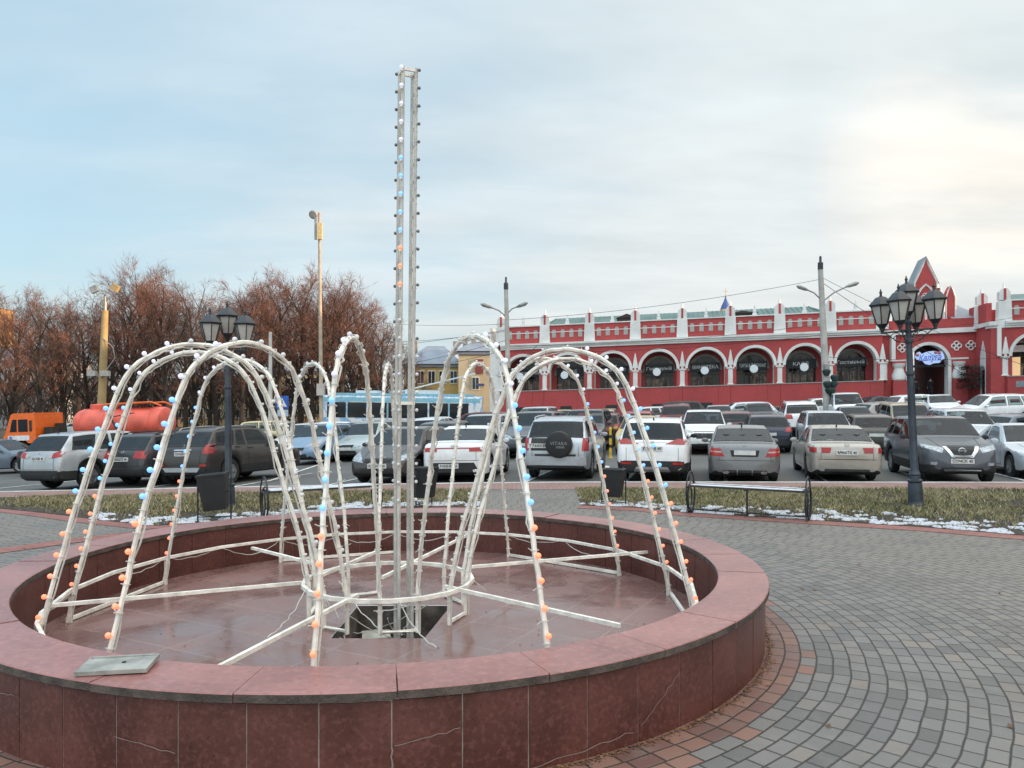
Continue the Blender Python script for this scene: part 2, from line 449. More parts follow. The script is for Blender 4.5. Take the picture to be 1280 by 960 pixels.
band('bed_soil', RB, RT, .012, M_SOIL, 70, 6, 'dark soil of the grass bed behind the bench', 'soil')
band('bed_soil', LB, LT, .012, M_SOIL, 70, 6, 'dark soil of the grass bed left of the fountain', 'soil')
band('border_strip', RB, off(RB, .42), .006, M_RED, 60, 1, 'red paver edging along the right grass bed', 'paving edge')
band('border_strip', off(LB, -.36), LB, .006, M_RED, 60, 1, 'red paver edging along the left grass bed', 'paving edge')
st = [at(x, y) for x, y in ((-160, 712), (0, 692), (100, 678), (190, 667), (270, 660))]
band('border_strip', st, off(st, -.38), .007, M_RED, 40, 1, 'faded red stripe crossing the grey paving', 'paving stripe')

M_G = [mat('grass_green', (.115, .125, .048), .85, var=.3), mat('grass_olive', (.22, .195, .090), .85, var=.3), mat('grass_straw', (.36, .30, .18), .85, var=.3)]
def bed_point(A, B, u, v):
    n = len(A) - 1; k = min(int(u * n), n - 1); t = u * n - k
    a = Vector(A[k]).lerp(Vector(A[k + 1]), t); b_ = Vector(B[k]).lerp(Vector(B[k + 1]), t); return a.lerp(b_, v)
from mathutils import noise as mn
def grass(A, B, n, label, uvis, bare):
    b = MB(); rnd = random.Random(len(label))
    for i in range(n):
        u = rnd.random() * uvis; v = rnd.random(); p = bed_point(A, B, u, v)
        cl = mn.noise((p.x * 1.3, p.y * 1.3, 3.0)) + .5 * mn.noise((p.x * 4, p.y * 4, 1.0))
        if v < bare * (1 + .8 * cl) and rnd.random() < .9: continue
        if cl < -.28 and rnd.random() < .7: continue
        h = (.035 + .05 * rnd.random()) * (1 + .6 * cl); a = rnd.random() * 6.283; w = .007 + .006 * rnd.random()
        dx, dy = math.cos(a), math.sin(a); le = h * (.3 + rnd.random()); z = g(p.x, p.y) + .01
        la = rnd.random() * 6.283
        tip = (p.x + math.cos(la) * le, p.y + math.sin(la) * le, z + h)
        q = rnd.random() + .45 * mn.noise((p.x * .8, p.y * .8, 9.0))
        b.add([(p.x - dx * w, p.y - dy * w, z), (p.x + dx * w, p.y + dy * w, z), tip], [(0, 1, 2)], 0 if q < .22 else (1 if q < .58 else 2))
    o = b.build('grass', M_G, smooth=False, fix=False); tag(o, label, 'grass', kind='stuff')
grass(RB, RT, 62000, 'short faded winter grass in the bed behind the bench', .9, .22)
grass(LB, LT, 36000, 'short faded winter grass in the bed left of the fountain', .93, .22)
def snow(A, B, label, v0, v1, dens, seed, uvis):
    b = MB(); rnd = random.Random(seed)
    n = len(A) - 1; tot = sum((Vector(A[i + 1]) - Vector(A[i])).length for i in range(n))
    for i in range(int(dens * tot)):
        u = rnd.random() * uvis; v = v0 + (v1 - v0) * rnd.random() ** 1.5
        p = bed_point(A, B, u, 0); dirv = (bed_point(A, B, u, 1) - p).normalized(); p = p + dirv * v
        cl = .8 * mn.noise((p.x * 3.1, p.y * 4.5, 5.0)) + .3 * mn.noise((p.x * 15, p.y * 15, 7.))
        if cl + .25 * mn.noise((p.x * 7, p.y * 7, 2.)) < .10 + .30 * max(0, (v - .40)) or rnd.random() < .35: continue
        r_ = .010 + .030 * rnd.random() ** 2; z = g(p.x, p.y) + .014; k = 6; h = .010 + .018 * rnd.random()
        vs = []; 
        for j in range(k):
            a = 6.283 * j / k + rnd.random() * .6; q = r_ * (.6 + .8 * rnd.random()); vs.append((p.x + q * 1.5 * math.cos(a), p.y + q * math.sin(a), z))
        for j in range(k):
            x, y, _ = vs[j]; vs.append((p.x + (x - p.x) * .6, p.y + (y - p.y) * .6, z + h))
        vs.append((p.x, p.y, z + h * 1.25))
        fs = [(j, (j + 1) % k, k + (j + 1) % k, k + j) for j in range(k)] + [(k + j, k + (j + 1) % k, 2 * k) for j in range(k)]
        b.add(vs, fs)
    tag(b.build('snow', M_SNOW, fix=False), label, 'snow', kind='stuff')
snow(RB, RT, 'patchy old snow along the edge of the right bed', .02, 1.5, 1500, 3, .86)
snow(LB, LT, 'patchy old snow along the edge of the left bed', .02, 1.0, 1200, 4, .72)
# stall lines and an arrow on the asphalt
def quad_mark(b, p, q, w):
    p = Vector(p); q = Vector(q); t = (q - p).normalized(); nrm = Vector((t.y, -t.x)) * w / 2; n = 12
    A = [p.lerp(q, i / n) + nrm for i in range(n + 1)]; B = [p.lerp(q, i / n) - nrm for i in range(n + 1)]
    b.strip([(v.x, v.y, g(v.x, v.y) + ROAD + .014) for v in A], [(v.x, v.y, g(v.x, v.y) + ROAD + .014) for v in B])
b = MB(); sx, sy = math.sin(AX), math.cos(AX)
for x in [-15.6 + 2.62 * i for i in range(14)]:
    y = kerb_y(x) + .1; quad_mark(b, (x, y), (x + 5.2 * sx, y + 5.2 * sy), .10)
a0 = at(335, 602, ROAD); a1 = at(425, 571, ROAD); quad_mark(b, a0, a1, .12)
ar = at(757, 590, ROAD); quad_mark(b, ar, (ar[0] + .3, ar[1] + 2.0), .15); quad_mark(b, (ar[0] - .1, ar[1] + .9), (ar[0] + .28, ar[1] + 2.1), .13)
tag(b.build('road_marking', M_WHITE, smooth=False), 'white painted parking lines on the asphalt', 'road marking', kind='structure')
# park ground beyond the road
M_PARK = mat('leaf_littered_lawn', (.085, .062, .040), .95, var=.45, scale=.5, bump=.4, bscale=6)
PK = []
for i in range(25):
    X = -95 + i * (95 - 3.5) / 24; row = []
    for j in range(22):
        Y = 60 + j * 6; row.append((X, Y, g(X, Y) + .02))
    PK.append(row)
tag(MB().grid(PK).build('park_lawn', M_PARK), 'brown leaf-strewn park ground under the bare trees', 'park ground', kind='structure')
PKE = MB()
for i in range(58): 
    x0 = -95 + i * 1.58; PKE.prism([(x0, 59.8), (x0 + 1.55, 59.8), (x0 + 1.55, 60.0), (x0, 60.0)], lambda a, b, d: (a, b, g(a, b) + d), -.2, .05)
tag(PKE.build('park_kerb', M_KERB, smooth=False), 'kerb along the edge of the park', 'kerb', kind='structure')
# ------------------------------------------------------------------ fountain basin
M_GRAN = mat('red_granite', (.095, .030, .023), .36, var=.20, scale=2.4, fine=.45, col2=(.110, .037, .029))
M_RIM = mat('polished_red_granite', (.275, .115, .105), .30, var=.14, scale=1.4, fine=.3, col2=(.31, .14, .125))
M_MORT = mat('pale_mortar', (.30, .25, .22), .9, var=.3, scale=8)
M_SLABEDGE = mat('dirty_slab_edge', (.085, .065, .055), .85, var=.4, scale=10, bump=.5)
def floor_material():
    m = bpy.data.materials.new('wet_basin_tiles'); m.use_nodes = True
    nt = NT(m.node_tree); p = m.node_tree.nodes['Principled BSDF']
    pos = nt.node('ShaderNodeNewGeometry').outputs['Position']
    rot = nt.node('ShaderNodeVectorRotate', rotation_type='Z_AXIS'); nt.put(rot.inputs['Vector'], pos); rot.inputs['Angle'].default_value = R(28)
    br = nt.node('ShaderNodeTexBrick'); nt.put(br.inputs['Vector'], rot.outputs[0]); br.offset = 0
    br.inputs['Scale'].default_value = 1.7; br.inputs['Brick Width'].default_value = 1.0; br.inputs['Row Height'].default_value = 1.0
    br.inputs['Color1'].default_value = (.215, .118, .106, 1); br.inputs['Color2'].default_value = (.265, .15, .135, 1)
    br.inputs['Mortar'].default_value = (.36, .27, .235, 1); br.inputs['Mortar Size'].default_value = .008; br.inputs['Mortar Smooth'].default_value = .3
    n = nt.noise(pos, 1.1, 5, .6); n2 = nt.noise(pos, 5, 4, .6)
    wet = nt.step(n, .40, .58)
    col = nt.mix(nt.m('MULTIPLY', nt.step(n2, .5, .7), .5), br.outputs[0], (.27, .20, .18, 1))
    col = nt.mix(nt.m('MULTIPLY', wet, .35), col, (.10, .05, .045, 1))
    nt.put(p.inputs['Base Color'], col)
    nt.put(p.inputs['Roughness'], nt.m('ADD', nt.m('MULTIPLY', wet, -.24), nt.m('ADD', nt.m('MULTIPLY', n2, .12), .30)))
    p.inputs['Specular IOR Level'].default_value = .6
    b = nt.node('ShaderNodeBump'); b.inputs['Strength'].default_value = .12; b.inputs['Distance'].default_value = .01
    nt.put(b.inputs['Height'], nt.noise(pos, 9, 3)); nt.put(p.inputs['Normal'], b.outputs[0])
    return m
RI, RO, RT_Z = 2.965, 3.365, .51
bas = empty('fountain_basin', (FX, FY, 0), 'round dry fountain basin of red granite slabs holding the light frame', 'fountain')
def ring_seg(b, a0, a1, r0, r1, z0, z1, n=4, m=0, mo=None, bev=0.0):
    "one curved slab; mo = material of the outer and lower faces"
    vs = []; 
    prof = [(r0, z0), (r0, z1 - bev), (r0 + bev, z1), (r1 - bev, z1), (r1, z1 - bev), (r1, z0)]
    k = len(prof)
    for i in range(n + 1):
        a = a0 + (a1 - a0) * i / n
        for r_, z in prof: vs.append((r_ * math.cos(a), r_ * math.sin(a), z))
    for i in range(n):
        for j in range(k):
            j2 = (j + 1) % k
            b_m = m if (mo is None or j in (1, 2, 3)) else mo
            b.add([vs[i * k + j], vs[i * k + j2], vs[(i + 1) * k + j2], vs[(i + 1) * k + j]], [(0, 1, 2, 3)], b_m)
    b.add(vs[:k], [tuple(range(k))], m); b.add(vs[-k:], [tuple(range(k))], m)
b = MB(); nS = 26; rnd = random.Random(5); gp = .0011
for i in range(nS):
    a0 = 2 * math.pi * i / nS + .05; dz = rnd.uniform(-.003, .003)
    ring_seg(b, a0 + gp, a0 + 2 * math.pi / nS - gp, RI, RO + rnd.uniform(-.004, .004), .463 + dz, RT_Z + dz, 6, 0, 1, .006)
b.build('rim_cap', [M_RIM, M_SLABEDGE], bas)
b = MB(); ring_seg(b, 0, 2 * math.pi, 2.996, 3.3325, -.03, .458, 120); b.build('wall_core', M_MORT, bas)
b = MB(); nP = 58
for i in range(nP):
    a0 = 2 * math.pi * i / nP; q = rnd.uniform(0, .004)
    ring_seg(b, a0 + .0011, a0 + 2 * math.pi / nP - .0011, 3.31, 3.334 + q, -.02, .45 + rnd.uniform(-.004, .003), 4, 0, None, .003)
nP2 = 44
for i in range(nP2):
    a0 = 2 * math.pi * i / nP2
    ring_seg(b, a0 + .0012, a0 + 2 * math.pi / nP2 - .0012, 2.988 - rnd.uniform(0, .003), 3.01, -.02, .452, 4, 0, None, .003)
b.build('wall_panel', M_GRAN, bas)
# cracks with filler, chips at the foot
M_CRACK = mat('crack_filler', (.24, .175, .15), .9)
def crack(pts, w=.0022):
    b = MB()
    P = []
    for a, z in pts: P.append((a, z))
    for (a0, z0), (a1, z1) in zip(P[:-1], P[1:]):
        r_ = 3.341; n = 4; A = []; B = []
        da, dzv = a1 - a0, z1 - z0; L = math.hypot(da * r_, dzv) + 1e-6; nx, nz = -dzv / L * w / r_, da * r_ / L * w
        for i in range(n + 1):
            t = i / n; a = a0 + da * t; z = z0 + dzv * t
            A.append((r_ * math.cos(a + nx), r_ * math.sin(a + nx), z + nz)); B.append((r_ * math.cos(a - nx), r_ * math.sin(a - nx), z - nz))
        b.strip(A, B)
    b.build('crack_filler', M_CRACK, bas)
rc = random.Random(11)
def wig(p, q, n=9, amp=.006):
    return [(p[0] + (q[0] - p[0]) * i / n + rc.uniform(-amp, amp) / 3.3, p[1] + (q[1] - p[1]) * i / n + rc.uniform(-amp, amp)) for i in range(n + 1)]
pa = 2 * math.pi / nP
crack(wig((pa * 45 + .005, .22), (pa * 46 - .004, .28))); crack(wig((pa * 41, .24), (pa * 41.95, .18)))
crack(wig((pa * 49.05, .10), (pa * 50.0, .34), 12, .01)); crack(wig((pa * 47, .02), (pa * 48.9, .075), 12, .012), .0025)
crack(wig((pa * 45, .0), (pa * 45.0, .22)), .004); crack(wig((pa * 38.1, .3), (pa * 38.9, .34)))
bm = bmesh.new(); ce = []
def loopv(pts):
    vs = [bm.verts.new(p) for p in pts]; return [bm.edges.new((vs[i], vs[(i + 1) % len(vs)])) for i in range(len(vs))]
PX0, PX1, PY0, PY1 = -.36, .56, -.80, .24        # the opening, relative to the centre
e1 = loopv([(3.0 * math.cos(2 * math.pi * i / 96), 3.0 * math.sin(2 * math.pi * i / 96), 0) for i in range(96)])
e2 = loopv([(PX0, PY0, 0), (PX1 - .14, PY0, 0), (PX1, PY1, 0), (PX0 + .02, PY1, 0)])
bmesh.ops.triangle_fill(bm, edges=e1 + e2, use_beauty=True)
for f in list(bm.faces):
    c = f.calc_center_median()
    if PX0 < c.x < PX1 - .08 and PY0 < c.y < PY1: bm.faces.remove(f)
bmesh.ops.recalc_face_normals(bm, faces=bm.faces); me = bpy.data.meshes.new('basin_floor'); bm.to_mesh(me); bm.free(); me.materials.append(floor_material())
link('basin_floor', me, bas)
b = MB(); P = [(PX0, PY0), (PX1 - .14, PY0), (PX1, PY1), (PX0 + .02, PY1)]; D = -.62
for i in range(4):
    (x0, y0), (x1, y1) = P[i], P[(i + 1) % 4]
    b.add([(x0, y0, -.004), (x1, y1, -.004), (x1, y1, D), (x0, y0, D)], [(0, 1, 2, 3)], 0)
b.add([(x, y, D) for x, y in P], [(0, 1, 2, 3)], 0)
b.box((-.13, .05, D + .2), (.26, .26, .4), 1, .2); b.box((.2, -.1, D + .08), (.3, .2, .16), 0, .5)
b.build('pit_lining', [mat('pit_concrete', (.10, .082, .07), .95, var=.5, scale=6, bump=.5), mat('pale_block', (.42, .40, .34), .9, var=.25, scale=6)], bas, fix=False)
# fallen leaves and grit at the foot of the wall, and in the basin
M_LEAF = [mat('leaf_brown', (.15, .075, .035), .9), mat('leaf_ochre', (.27, .14, .05), .9), mat('grit_red', (.15, .070, .055), .95)]
def litter(name, label, fn, n, seed, smin, smax):
    b = MB(); r_ = random.Random(seed)
    for i in range(n):
        x, y, z = fn(r_); s = r_.uniform(smin, smax); a = r_.random() * 6.28; k = r_.random()
        c, s_ = math.cos(a) * s, math.sin(a) * s; h = s * r_.uniform(.1, .5)
        b.add([(x - c, y - s_, z + .002), (x + s_ * .55, y - c * .55, z + h), (x + c, y + s_, z + .003), (x - s_ * .55, y + c * .55, z + h * .3)], [(0, 1, 2, 3)], 0 if k < .4 else (1 if k < .62 else 2))
    tag(b.build(name, M_LEAF, smooth=False, fix=False), label, 'leaf litter', kind='stuff')
def foot(r_):
    a = R(r_.uniform(270, 395)); d = 3.345 + abs(r_.gauss(0, .028)) + .004; return FX + d * math.cos(a), FY + d * math.sin(a), .004
litter('leaf_litter', 'dry brown leaves and grit gathered at the foot of the basin wall', foot, 2200, 2, .004, .014)
def strew(r_):
    while True:
        x, y = r_.uniform(-8, 9), r_.uniform(2.5, 16.5)
        if math.hypot(x - FX, y - FY) > 3.4: return x, y, g(x, y) + .008
litter('leaf_litter', 'scattered small dry leaves on the paving', strew, 260, 9, .012, .03)
def inb(r_):
    a = r_.random() * 6.28; d = 2.95 - abs(r_.gauss(0, .12)) if r_.random() < .75 else 2.8 * r_.random() ** .5
    while True:
        x, y = d * math.cos(a), d * math.sin(a)
        if PX0 - .03 < x < PX1 + .03 and PY0 - .03 < y < PY1 + .03: a += .7; d = 1.5; continue
        return FX + x, FY + y, .004
litter('leaf_litter', 'dead leaves and grit lying on the basin floor', inb, 900, 4, .004, .016)
# loose plate on the rim
pl = MB(); pl.box((0, 0, .012), (.36, .225, .022), 0); pl.box((0, .09, .027), (.34, .012, .006), 0); pl.lathe([(.012, .0235), (.012, .026), (.0, .026)], 10, (.03, 0, 0), 1)
Yp = F * (HC - .52) / (833 - HY)
po = pl.build('metal_plate', [mat('zinc_plate', (.33, .33, .30), .55, metal=.25, var=.3, scale=7, bump=.15), mat('bolt_hole', (.02, .02, .02), .9)], None)
po.location = (px(148, Yp), Yp, .518); po.rotation_euler = (R(2.0), R(-.5), R(8)); tag(po, 'loose grey metal plate lying on the fountain rim', 'metal plate')

# ------------------------------------------------------------------ light frame standing in the basin
M_FR = mat('white_painted_steel', (.80, .755, .67), .6, var=.22, scale=9, bump=.15, fine=.25)
M_FR2 = mat('grey_weathered_steel', (.36, .335, .30), .6, var=.3, scale=9, bump=.15, fine=.3)
M_CORD = mat('white_cable', (.62, .60, .55), .5)
M_BB = emis('bulb_blue', (.10, .34, 1.0), .9, (.25, .42, .75)); M_BO = emis('bulb_orange', (1.0, .17, .065), .95, (.8, .3, .2))
M_BW = emis('bulb_lilac', (.62, .66, 1.0), .28, (.8, .8, .85)); M_BU = mat('bulb_unlit', (.70, .70, .72), .3, var=.1); M_BD = mat('bulb_dark', (.16, .155, .15), .4)
fr = empty('light_frame', (FX, FY, 0), 'white welded tube frame of arching jets with coloured bulbs and a tall central mast', 'light sculpture')
K = 1.204
PROF = [(.60, 0), (.605, .27), (.695, .711), (.799, 1.055), (.899, 1.426), (.989, 1.678), (1.09, 1.865), (1.263, 1.979), (1.432, 2.008), (1.59, 1.982), (1.735, 1.903), (1.842, 1.788), (1.945, 1.518), (2.09, 1.063), (2.182, .706), (2.31, .2), (2.35, 0)]
def smooth_poly(P, n):
    P = [np.array(p, float) for p in P]; out = []
    for i in range(len(P) - 1):
        p0 = P[max(i - 1, 0)]; p1 = P[i]; p2 = P[i + 1]; p3 = P[min(i + 2, len(P) - 1)]
        for k in range(n):
            t = k / n; out.append(.5 * ((2 * p1) + (-p0 + p2) * t + (2 * p0 - 5 * p1 + 4 * p2 - p3) * t * t + (-p0 + 3 * p1 - 3 * p2 + p3) * t ** 3))
    out.append(P[-1]); return out
PROFS = PROF[:2] + [tuple(p) for p in smooth_poly(PROF[1:-1], 4)][1:] + PROF[-1:]
ballm = {}
for nm, mm in (('blue', M_BB), ('orange', M_BO), ('lilac', M_BW), ('unlit', M_BU), ('dark', M_BD)):
    bb = MB(); bb.ball((0, 0, 0), .0195, 10, 0); bb.lathe([(.012, -.034), (.013, -.02)], 6, (0, 0, 0), 1); ballm[nm] = bb.mesh('bulb_' + nm, [mm, M_FR])
far_b = MB(); far_mats = [M_BB, M_BO, M_BW, M_BU, M_BD]; FI = {'blue': 0, 'orange': 1, 'lilac': 2, 'unlit': 3, 'dark': 4}
n_ind = 0
ARCS = [  # outer angle, inner angle, lit, individual bulbs
    (240, 250, 1, 1), (270, 273, 1, 1), (210, 229, 1, 1), (300, 298, 1, 1), (343, 325, 1, 0), (187, 196, 1, 0), (157, 172, 1, 0), (13, 352, 1, 0), (33, 22, 1, 0), (67, 50, 0, 0), (127, 133, 0, 0), (97, 108, 0, 0)]
rb = random.Random(21)
feet = {}
for ao, ai, lit, ind in ARCS:
    ci = Vector((math.cos(R(ai)), math.sin(R(ai)), 0)) * .60 * K; co = Vector((math.cos(R(ao)), math.sin(R(ao)), 0)) * 2.35 * K
    hs = 1.0 + rb.uniform(-.015, .015)
    pts = [ci.lerp(co, (r_ - .60) / 1.75) + Vector((0, 0, z * K * hs)) for r_, z in PROFS]
    feet[ao] = (ci, co)
    jit = [p + Vector((rb.uniform(-.004, .004), rb.uniform(-.004, .004), rb.uniform(-.003, .003) if 0 < i < len(pts) - 1 else 0)) for i, p in enumerate(pts)]
    b = MB(); b.tube(jit, .0175, 6, 0)
    # cord twisted along the tube with ties
    cord = []; side = (co - ci).normalized().cross(Vector((0, 0, 1)))
    for i, p in enumerate(pts):
        t = (pts[min(i + 1, len(pts) - 1)] - pts[max(0, i - 1)]).normalized(); n_ = side.cross(t)
        cord.append(p + n_ * (-.026 + rb.uniform(-.008, .008)) + side * rb.uniform(-.026, .026))
    b.tube(cord, .0065, 5, 1)
    L = [0.0]
    for i in range(1, len(pts)): L.append(L[-1] + (pts[i] - pts[i - 1]).length)
    def along(d):
        i = 1
        while i < len(pts) - 1 and L[i] < d: i += 1
        t = (d - L[i - 1]) / (L[i] - L[i - 1]); return pts[i - 1].lerp(pts[i], t), (pts[i] - pts[i - 1]).normalized()
    d = .2
    while d < L[-1] - .1:
        p, t = along(d); u = t.cross(side).normalized()
        ring = [p + (side * math.cos(q) + u * math.sin(q)) * .028 for q in np.linspace(0, 6.283, 7)[:-1]]
        b.tube(ring, .0035, 4, 1, closed=True); 
        if rb.random() < .5: b.tube([p + side * .02, p + side * .05 + Vector((0, 0, rb.uniform(-.02, .02)))], .003, 4, 1)
        d += rb.uniform(.12, .24)
    ao_obj = b.build('arch', [M_FR, M_CORD], fr)
    d = L[-1] - .34
    while d > .55:
        p, t = along(d); n_ = side.cross(t); n_ = n_ if n_.z > 0 or (p - ci).length > (p - co).length else -n_
        outw = (t.cross(side)).normalized()
        mid = (ci + co) / 2 + Vector((0, 0, 1.2))
        if (p + outw * .05 - mid).length < (p - mid).length: outw = -outw
        onout = (p - co).dot(ci - co) < .45 * (ci - co).length_squared
        c = p + outw * (.034 if onout else .027)
        if not onout: nm = 'unlit'
        elif p.z < 1.25: nm = 'orange'
        elif p.z < 2.03: nm = 'blue'
        else: nm = 'lilac'
        if not lit: nm = 'unlit'
        if ao in (157, 33, 97) and nm == 'orange' and rb.random() < .3: nm = 'unlit'
        if ind and n_ind < 88:
            o = link('light_bulb', ballm[nm], ao_obj); o.location = c; o.rotation_euler = outw.to_track_quat('Z', 'Y').to_euler(); n_ind += 1
        else: far_b.ball(c, .0182 if onout else .0125, 8, FI[nm])
        d -= (.166 if onout else .21) * (1 + rb.uniform(-.08, .08))
# mast
b = MB(); mh = 5.06; LEAN = .04; MX = .135
for k in range(4):
    a = R(45 + 90 * k + 24); cx, cy = MX + .088 * math.cos(a), .088 * math.sin(a)
    b.tube([(cx, cy, -.5), (cx, cy, 1.0), (cx + LEAN * .5, cy, 3), (cx + LEAN, cy, mh)], .016, 6, 1)
    b.tube([(cx + .012, cy * 1.16, -.3), (cx - .012, cy * 1.15, 1.3), (cx + .025, cy * 1.17, 2.9), (cx + LEAN - .012, cy * 1.16, mh - .05)], .0035, 5, 2)
    d = .5
    while d < mh: b.tube([(cx + .02 * math.cos(a) + LEAN * d / mh, cy * 1.2, d), (cx - .02 * math.cos(a) + LEAN * d / mh, cy * .8, d + .01)], .006, 4, 2); d += rb.uniform(.14, .22)
for z in (1.95, mh - .02):
    ring = [(MX + .088 * math.cos(R(45 + 90 * k + 24)) + LEAN * z / mh, .088 * math.sin(R(45 + 90 * k + 24)), z) for k in range(4)]
    b.tube(ring, .02, 4, 0, closed=True)
mast = b.build('mast', [M_FR, mat('mast_grey_white', (.50, .475, .43), .6, var=.22, scale=5, bump=.15, fine=.25), M_CORD], fr)
for k in range(4):
    a = R(45 + 90 * k + 24); z = mh - .02; i = 0
    while z > .9:
        ex = LEAN * z / mh; c = Vector((MX + .120 * math.cos(a) + ex, .120 * math.sin(a), z))
        if k == 2:
            nm = 'lilac' if i < 5 else ('blue' if i < 10 else ('orange' if i < 13 else 'unlit'))
        else: nm = 'dark' if z > 2.4 else 'unlit'
        if k == 2 and i < 13: o = link('light_bulb', ballm[nm], mast); o.location = c; n_ind += 1
        else: far_b.ball(c, .016, 8, FI[nm])
        z -= .166; i += 1
fb = far_b.build('light_bulb', far_mats, fr, fix=False); fb['kind'] = 'stuff'
def bar(name, p, q, w=.021, mats=(M_FR,), n=4):
    b = MB(); b.tube([p, q], w, n, 0); return b.build(name, list(mats), fr)
def loc(x, y, z):
    Y = F * (HC - z) / (y - HY); return Vector((px(x, Y) - FX, Y - FY, z))
ringa = [203, 187, 172, 157, 142, 127, 112, 97, 82, 67, 50, 33, 13, 358, 343, 321, 300, 285, 270, 255, 240, 225, 210]
b = MB(); rp = [Vector((2.80 * math.cos(R(a)), 2.80 * math.sin(R(a)), .285)) for a in ringa]
b.tube(rp, .021, 4, 0, closed=True); b.build('outer_ring', [M_FR], fr)
b = MB(); b.tube([(.78 * math.cos(R(a)), .78 * math.sin(R(a)), .30) for a in range(0, 360, 20)], .024, 4, 0, closed=True); b.build('inner_ring', [M_FR], fr)
for p, q in (((62, 757), (380, 728)), ((315, 685), (402, 707)), ((272, 835), (447, 744)), ((556, 733), (775, 782)), ((585, 709), (820, 689)), ((478, 722), (592, 665)), ((470, 690), (395, 722))):
    bar('radial_bar', loc(*p, .30), loc(*q, .295))
for a0, a1 in ((187, 157), (343, 13), (33, 67), (127, 97), (210, 240), (270, 300)):
    i0, o0 = feet[a0]; i1, o1 = feet[a1]
    b = MB(); b.tube([i0 + Vector((0, 0, .32)), i0 + Vector((0, 0, .022)), i1 + Vector((0, 0, .022)), i1 + Vector((0, 0, .32))], .021, 4, 0); b.build('foot_frame', [M_FR], fr)
    if a0 not in (210, 270): bar('foot_bar', o0 + Vector((0, 0, .022)), o1 + Vector((0, 0, .022)))
    for o in (o0, o1):
        b = MB(); d = o.normalized(); b.tube([d * 2.80 + Vector((0, 0, .29)), d * 2.80 + Vector((0, 0, .0))], .018, 4, 0)
        b.build('foot_post', [M_FR], fr)
def sag(p, q, dip, n=10):
    p = Vector(p); q = Vector(q); return [p.lerp(q, i / n) + Vector((rb.uniform(-.012, .012), rb.uniform(-.012, .012), -dip * 4 * (i / n) * (1 - i / n) + rb.uniform(-.01, .01))) for i in range(n + 1)]
def cable(pts, r_=.005):
    b = MB(); b.tube(pts, r_, 4, 0); b.build('loose_cable', [M_CORD], fr, fix=False)
for i in range(0, len(rp) - 1, 1):
    if rb.random() < .75: cable(sag(rp[i] + Vector((0, 0, -.01)), rp[i + 1], rb.uniform(.04, .13)), .0045)
for i in range(9):
    a = rb.uniform(2.6, 6.6); r0 = rb.uniform(.5, .78)
    cable(sag((r0 * math.cos(a), r0 * math.sin(a), rb.uniform(.02, .28)), (rb.uniform(-.3, .4), rb.uniform(-.7, .1), rb.uniform(-.35, .05)), rb.uniform(.02, .12)), .005)
for i in range(4): cable(sag((.78 * math.cos(i * 1.3 - 2.6), .78 * math.sin(i * 1.3 - 2.6), .3), (1.2 * math.cos(i * 1.3 - 2.4), 1.2 * math.sin(i * 1.3 - 2.4), .01), .05), .0045)

# ------------------------------------------------------------------ street lamps
M_IRON = mat('black_painted_iron', (.020, .023, .028), .42, var=.3, scale=5, spec=.55)
M_IRONB = mat('blue_grey_painted_iron', (.030, .040, .055), .45, var=.35, scale=5, spec=.5)
M_FROST = mat('frosted_lamp_glass', (.46, .435, .40), .35, var=.12, scale=5)
def lantern_meshes():
    b = MB(); n = 6
    b.lathe([(.0, 0), (.035, 0), (.035, .06), (.055, .07), (.055, .10), (.075, .13), (.105, .17), (.115, .19), (.0, .19)], n, m=0)
    b.lathe([(.0, .545), (.235, .545), (.245, .56), (.235, .575), (.175, .63), (.125, .69), (.095, .71), (.05, .725), (.028, .74), (.022, .78), (.034, .80), (.02, .83), (.008, .87), (.0, .88)], n, m=0)
    b.lathe([(.202, .525), (.212, .525), (.212, .55), (.202, .55)], n)
    for k in range(n):
        a = 2 * math.pi * k / n; c, s_ = math.cos(a), math.sin(a); b.tube([(.108 * c, .108 * s_, .18), (.205 * c, .205 * s_, .545)], .011, 4)
    gl = MB(); gl.lathe([(.100, .185), (.194, .54)], n)
    return b.mesh('lantern', M_IRON, angle=30), gl.mesh('glass', M_FROST, angle=30)
LM, LG = lantern_meshes()
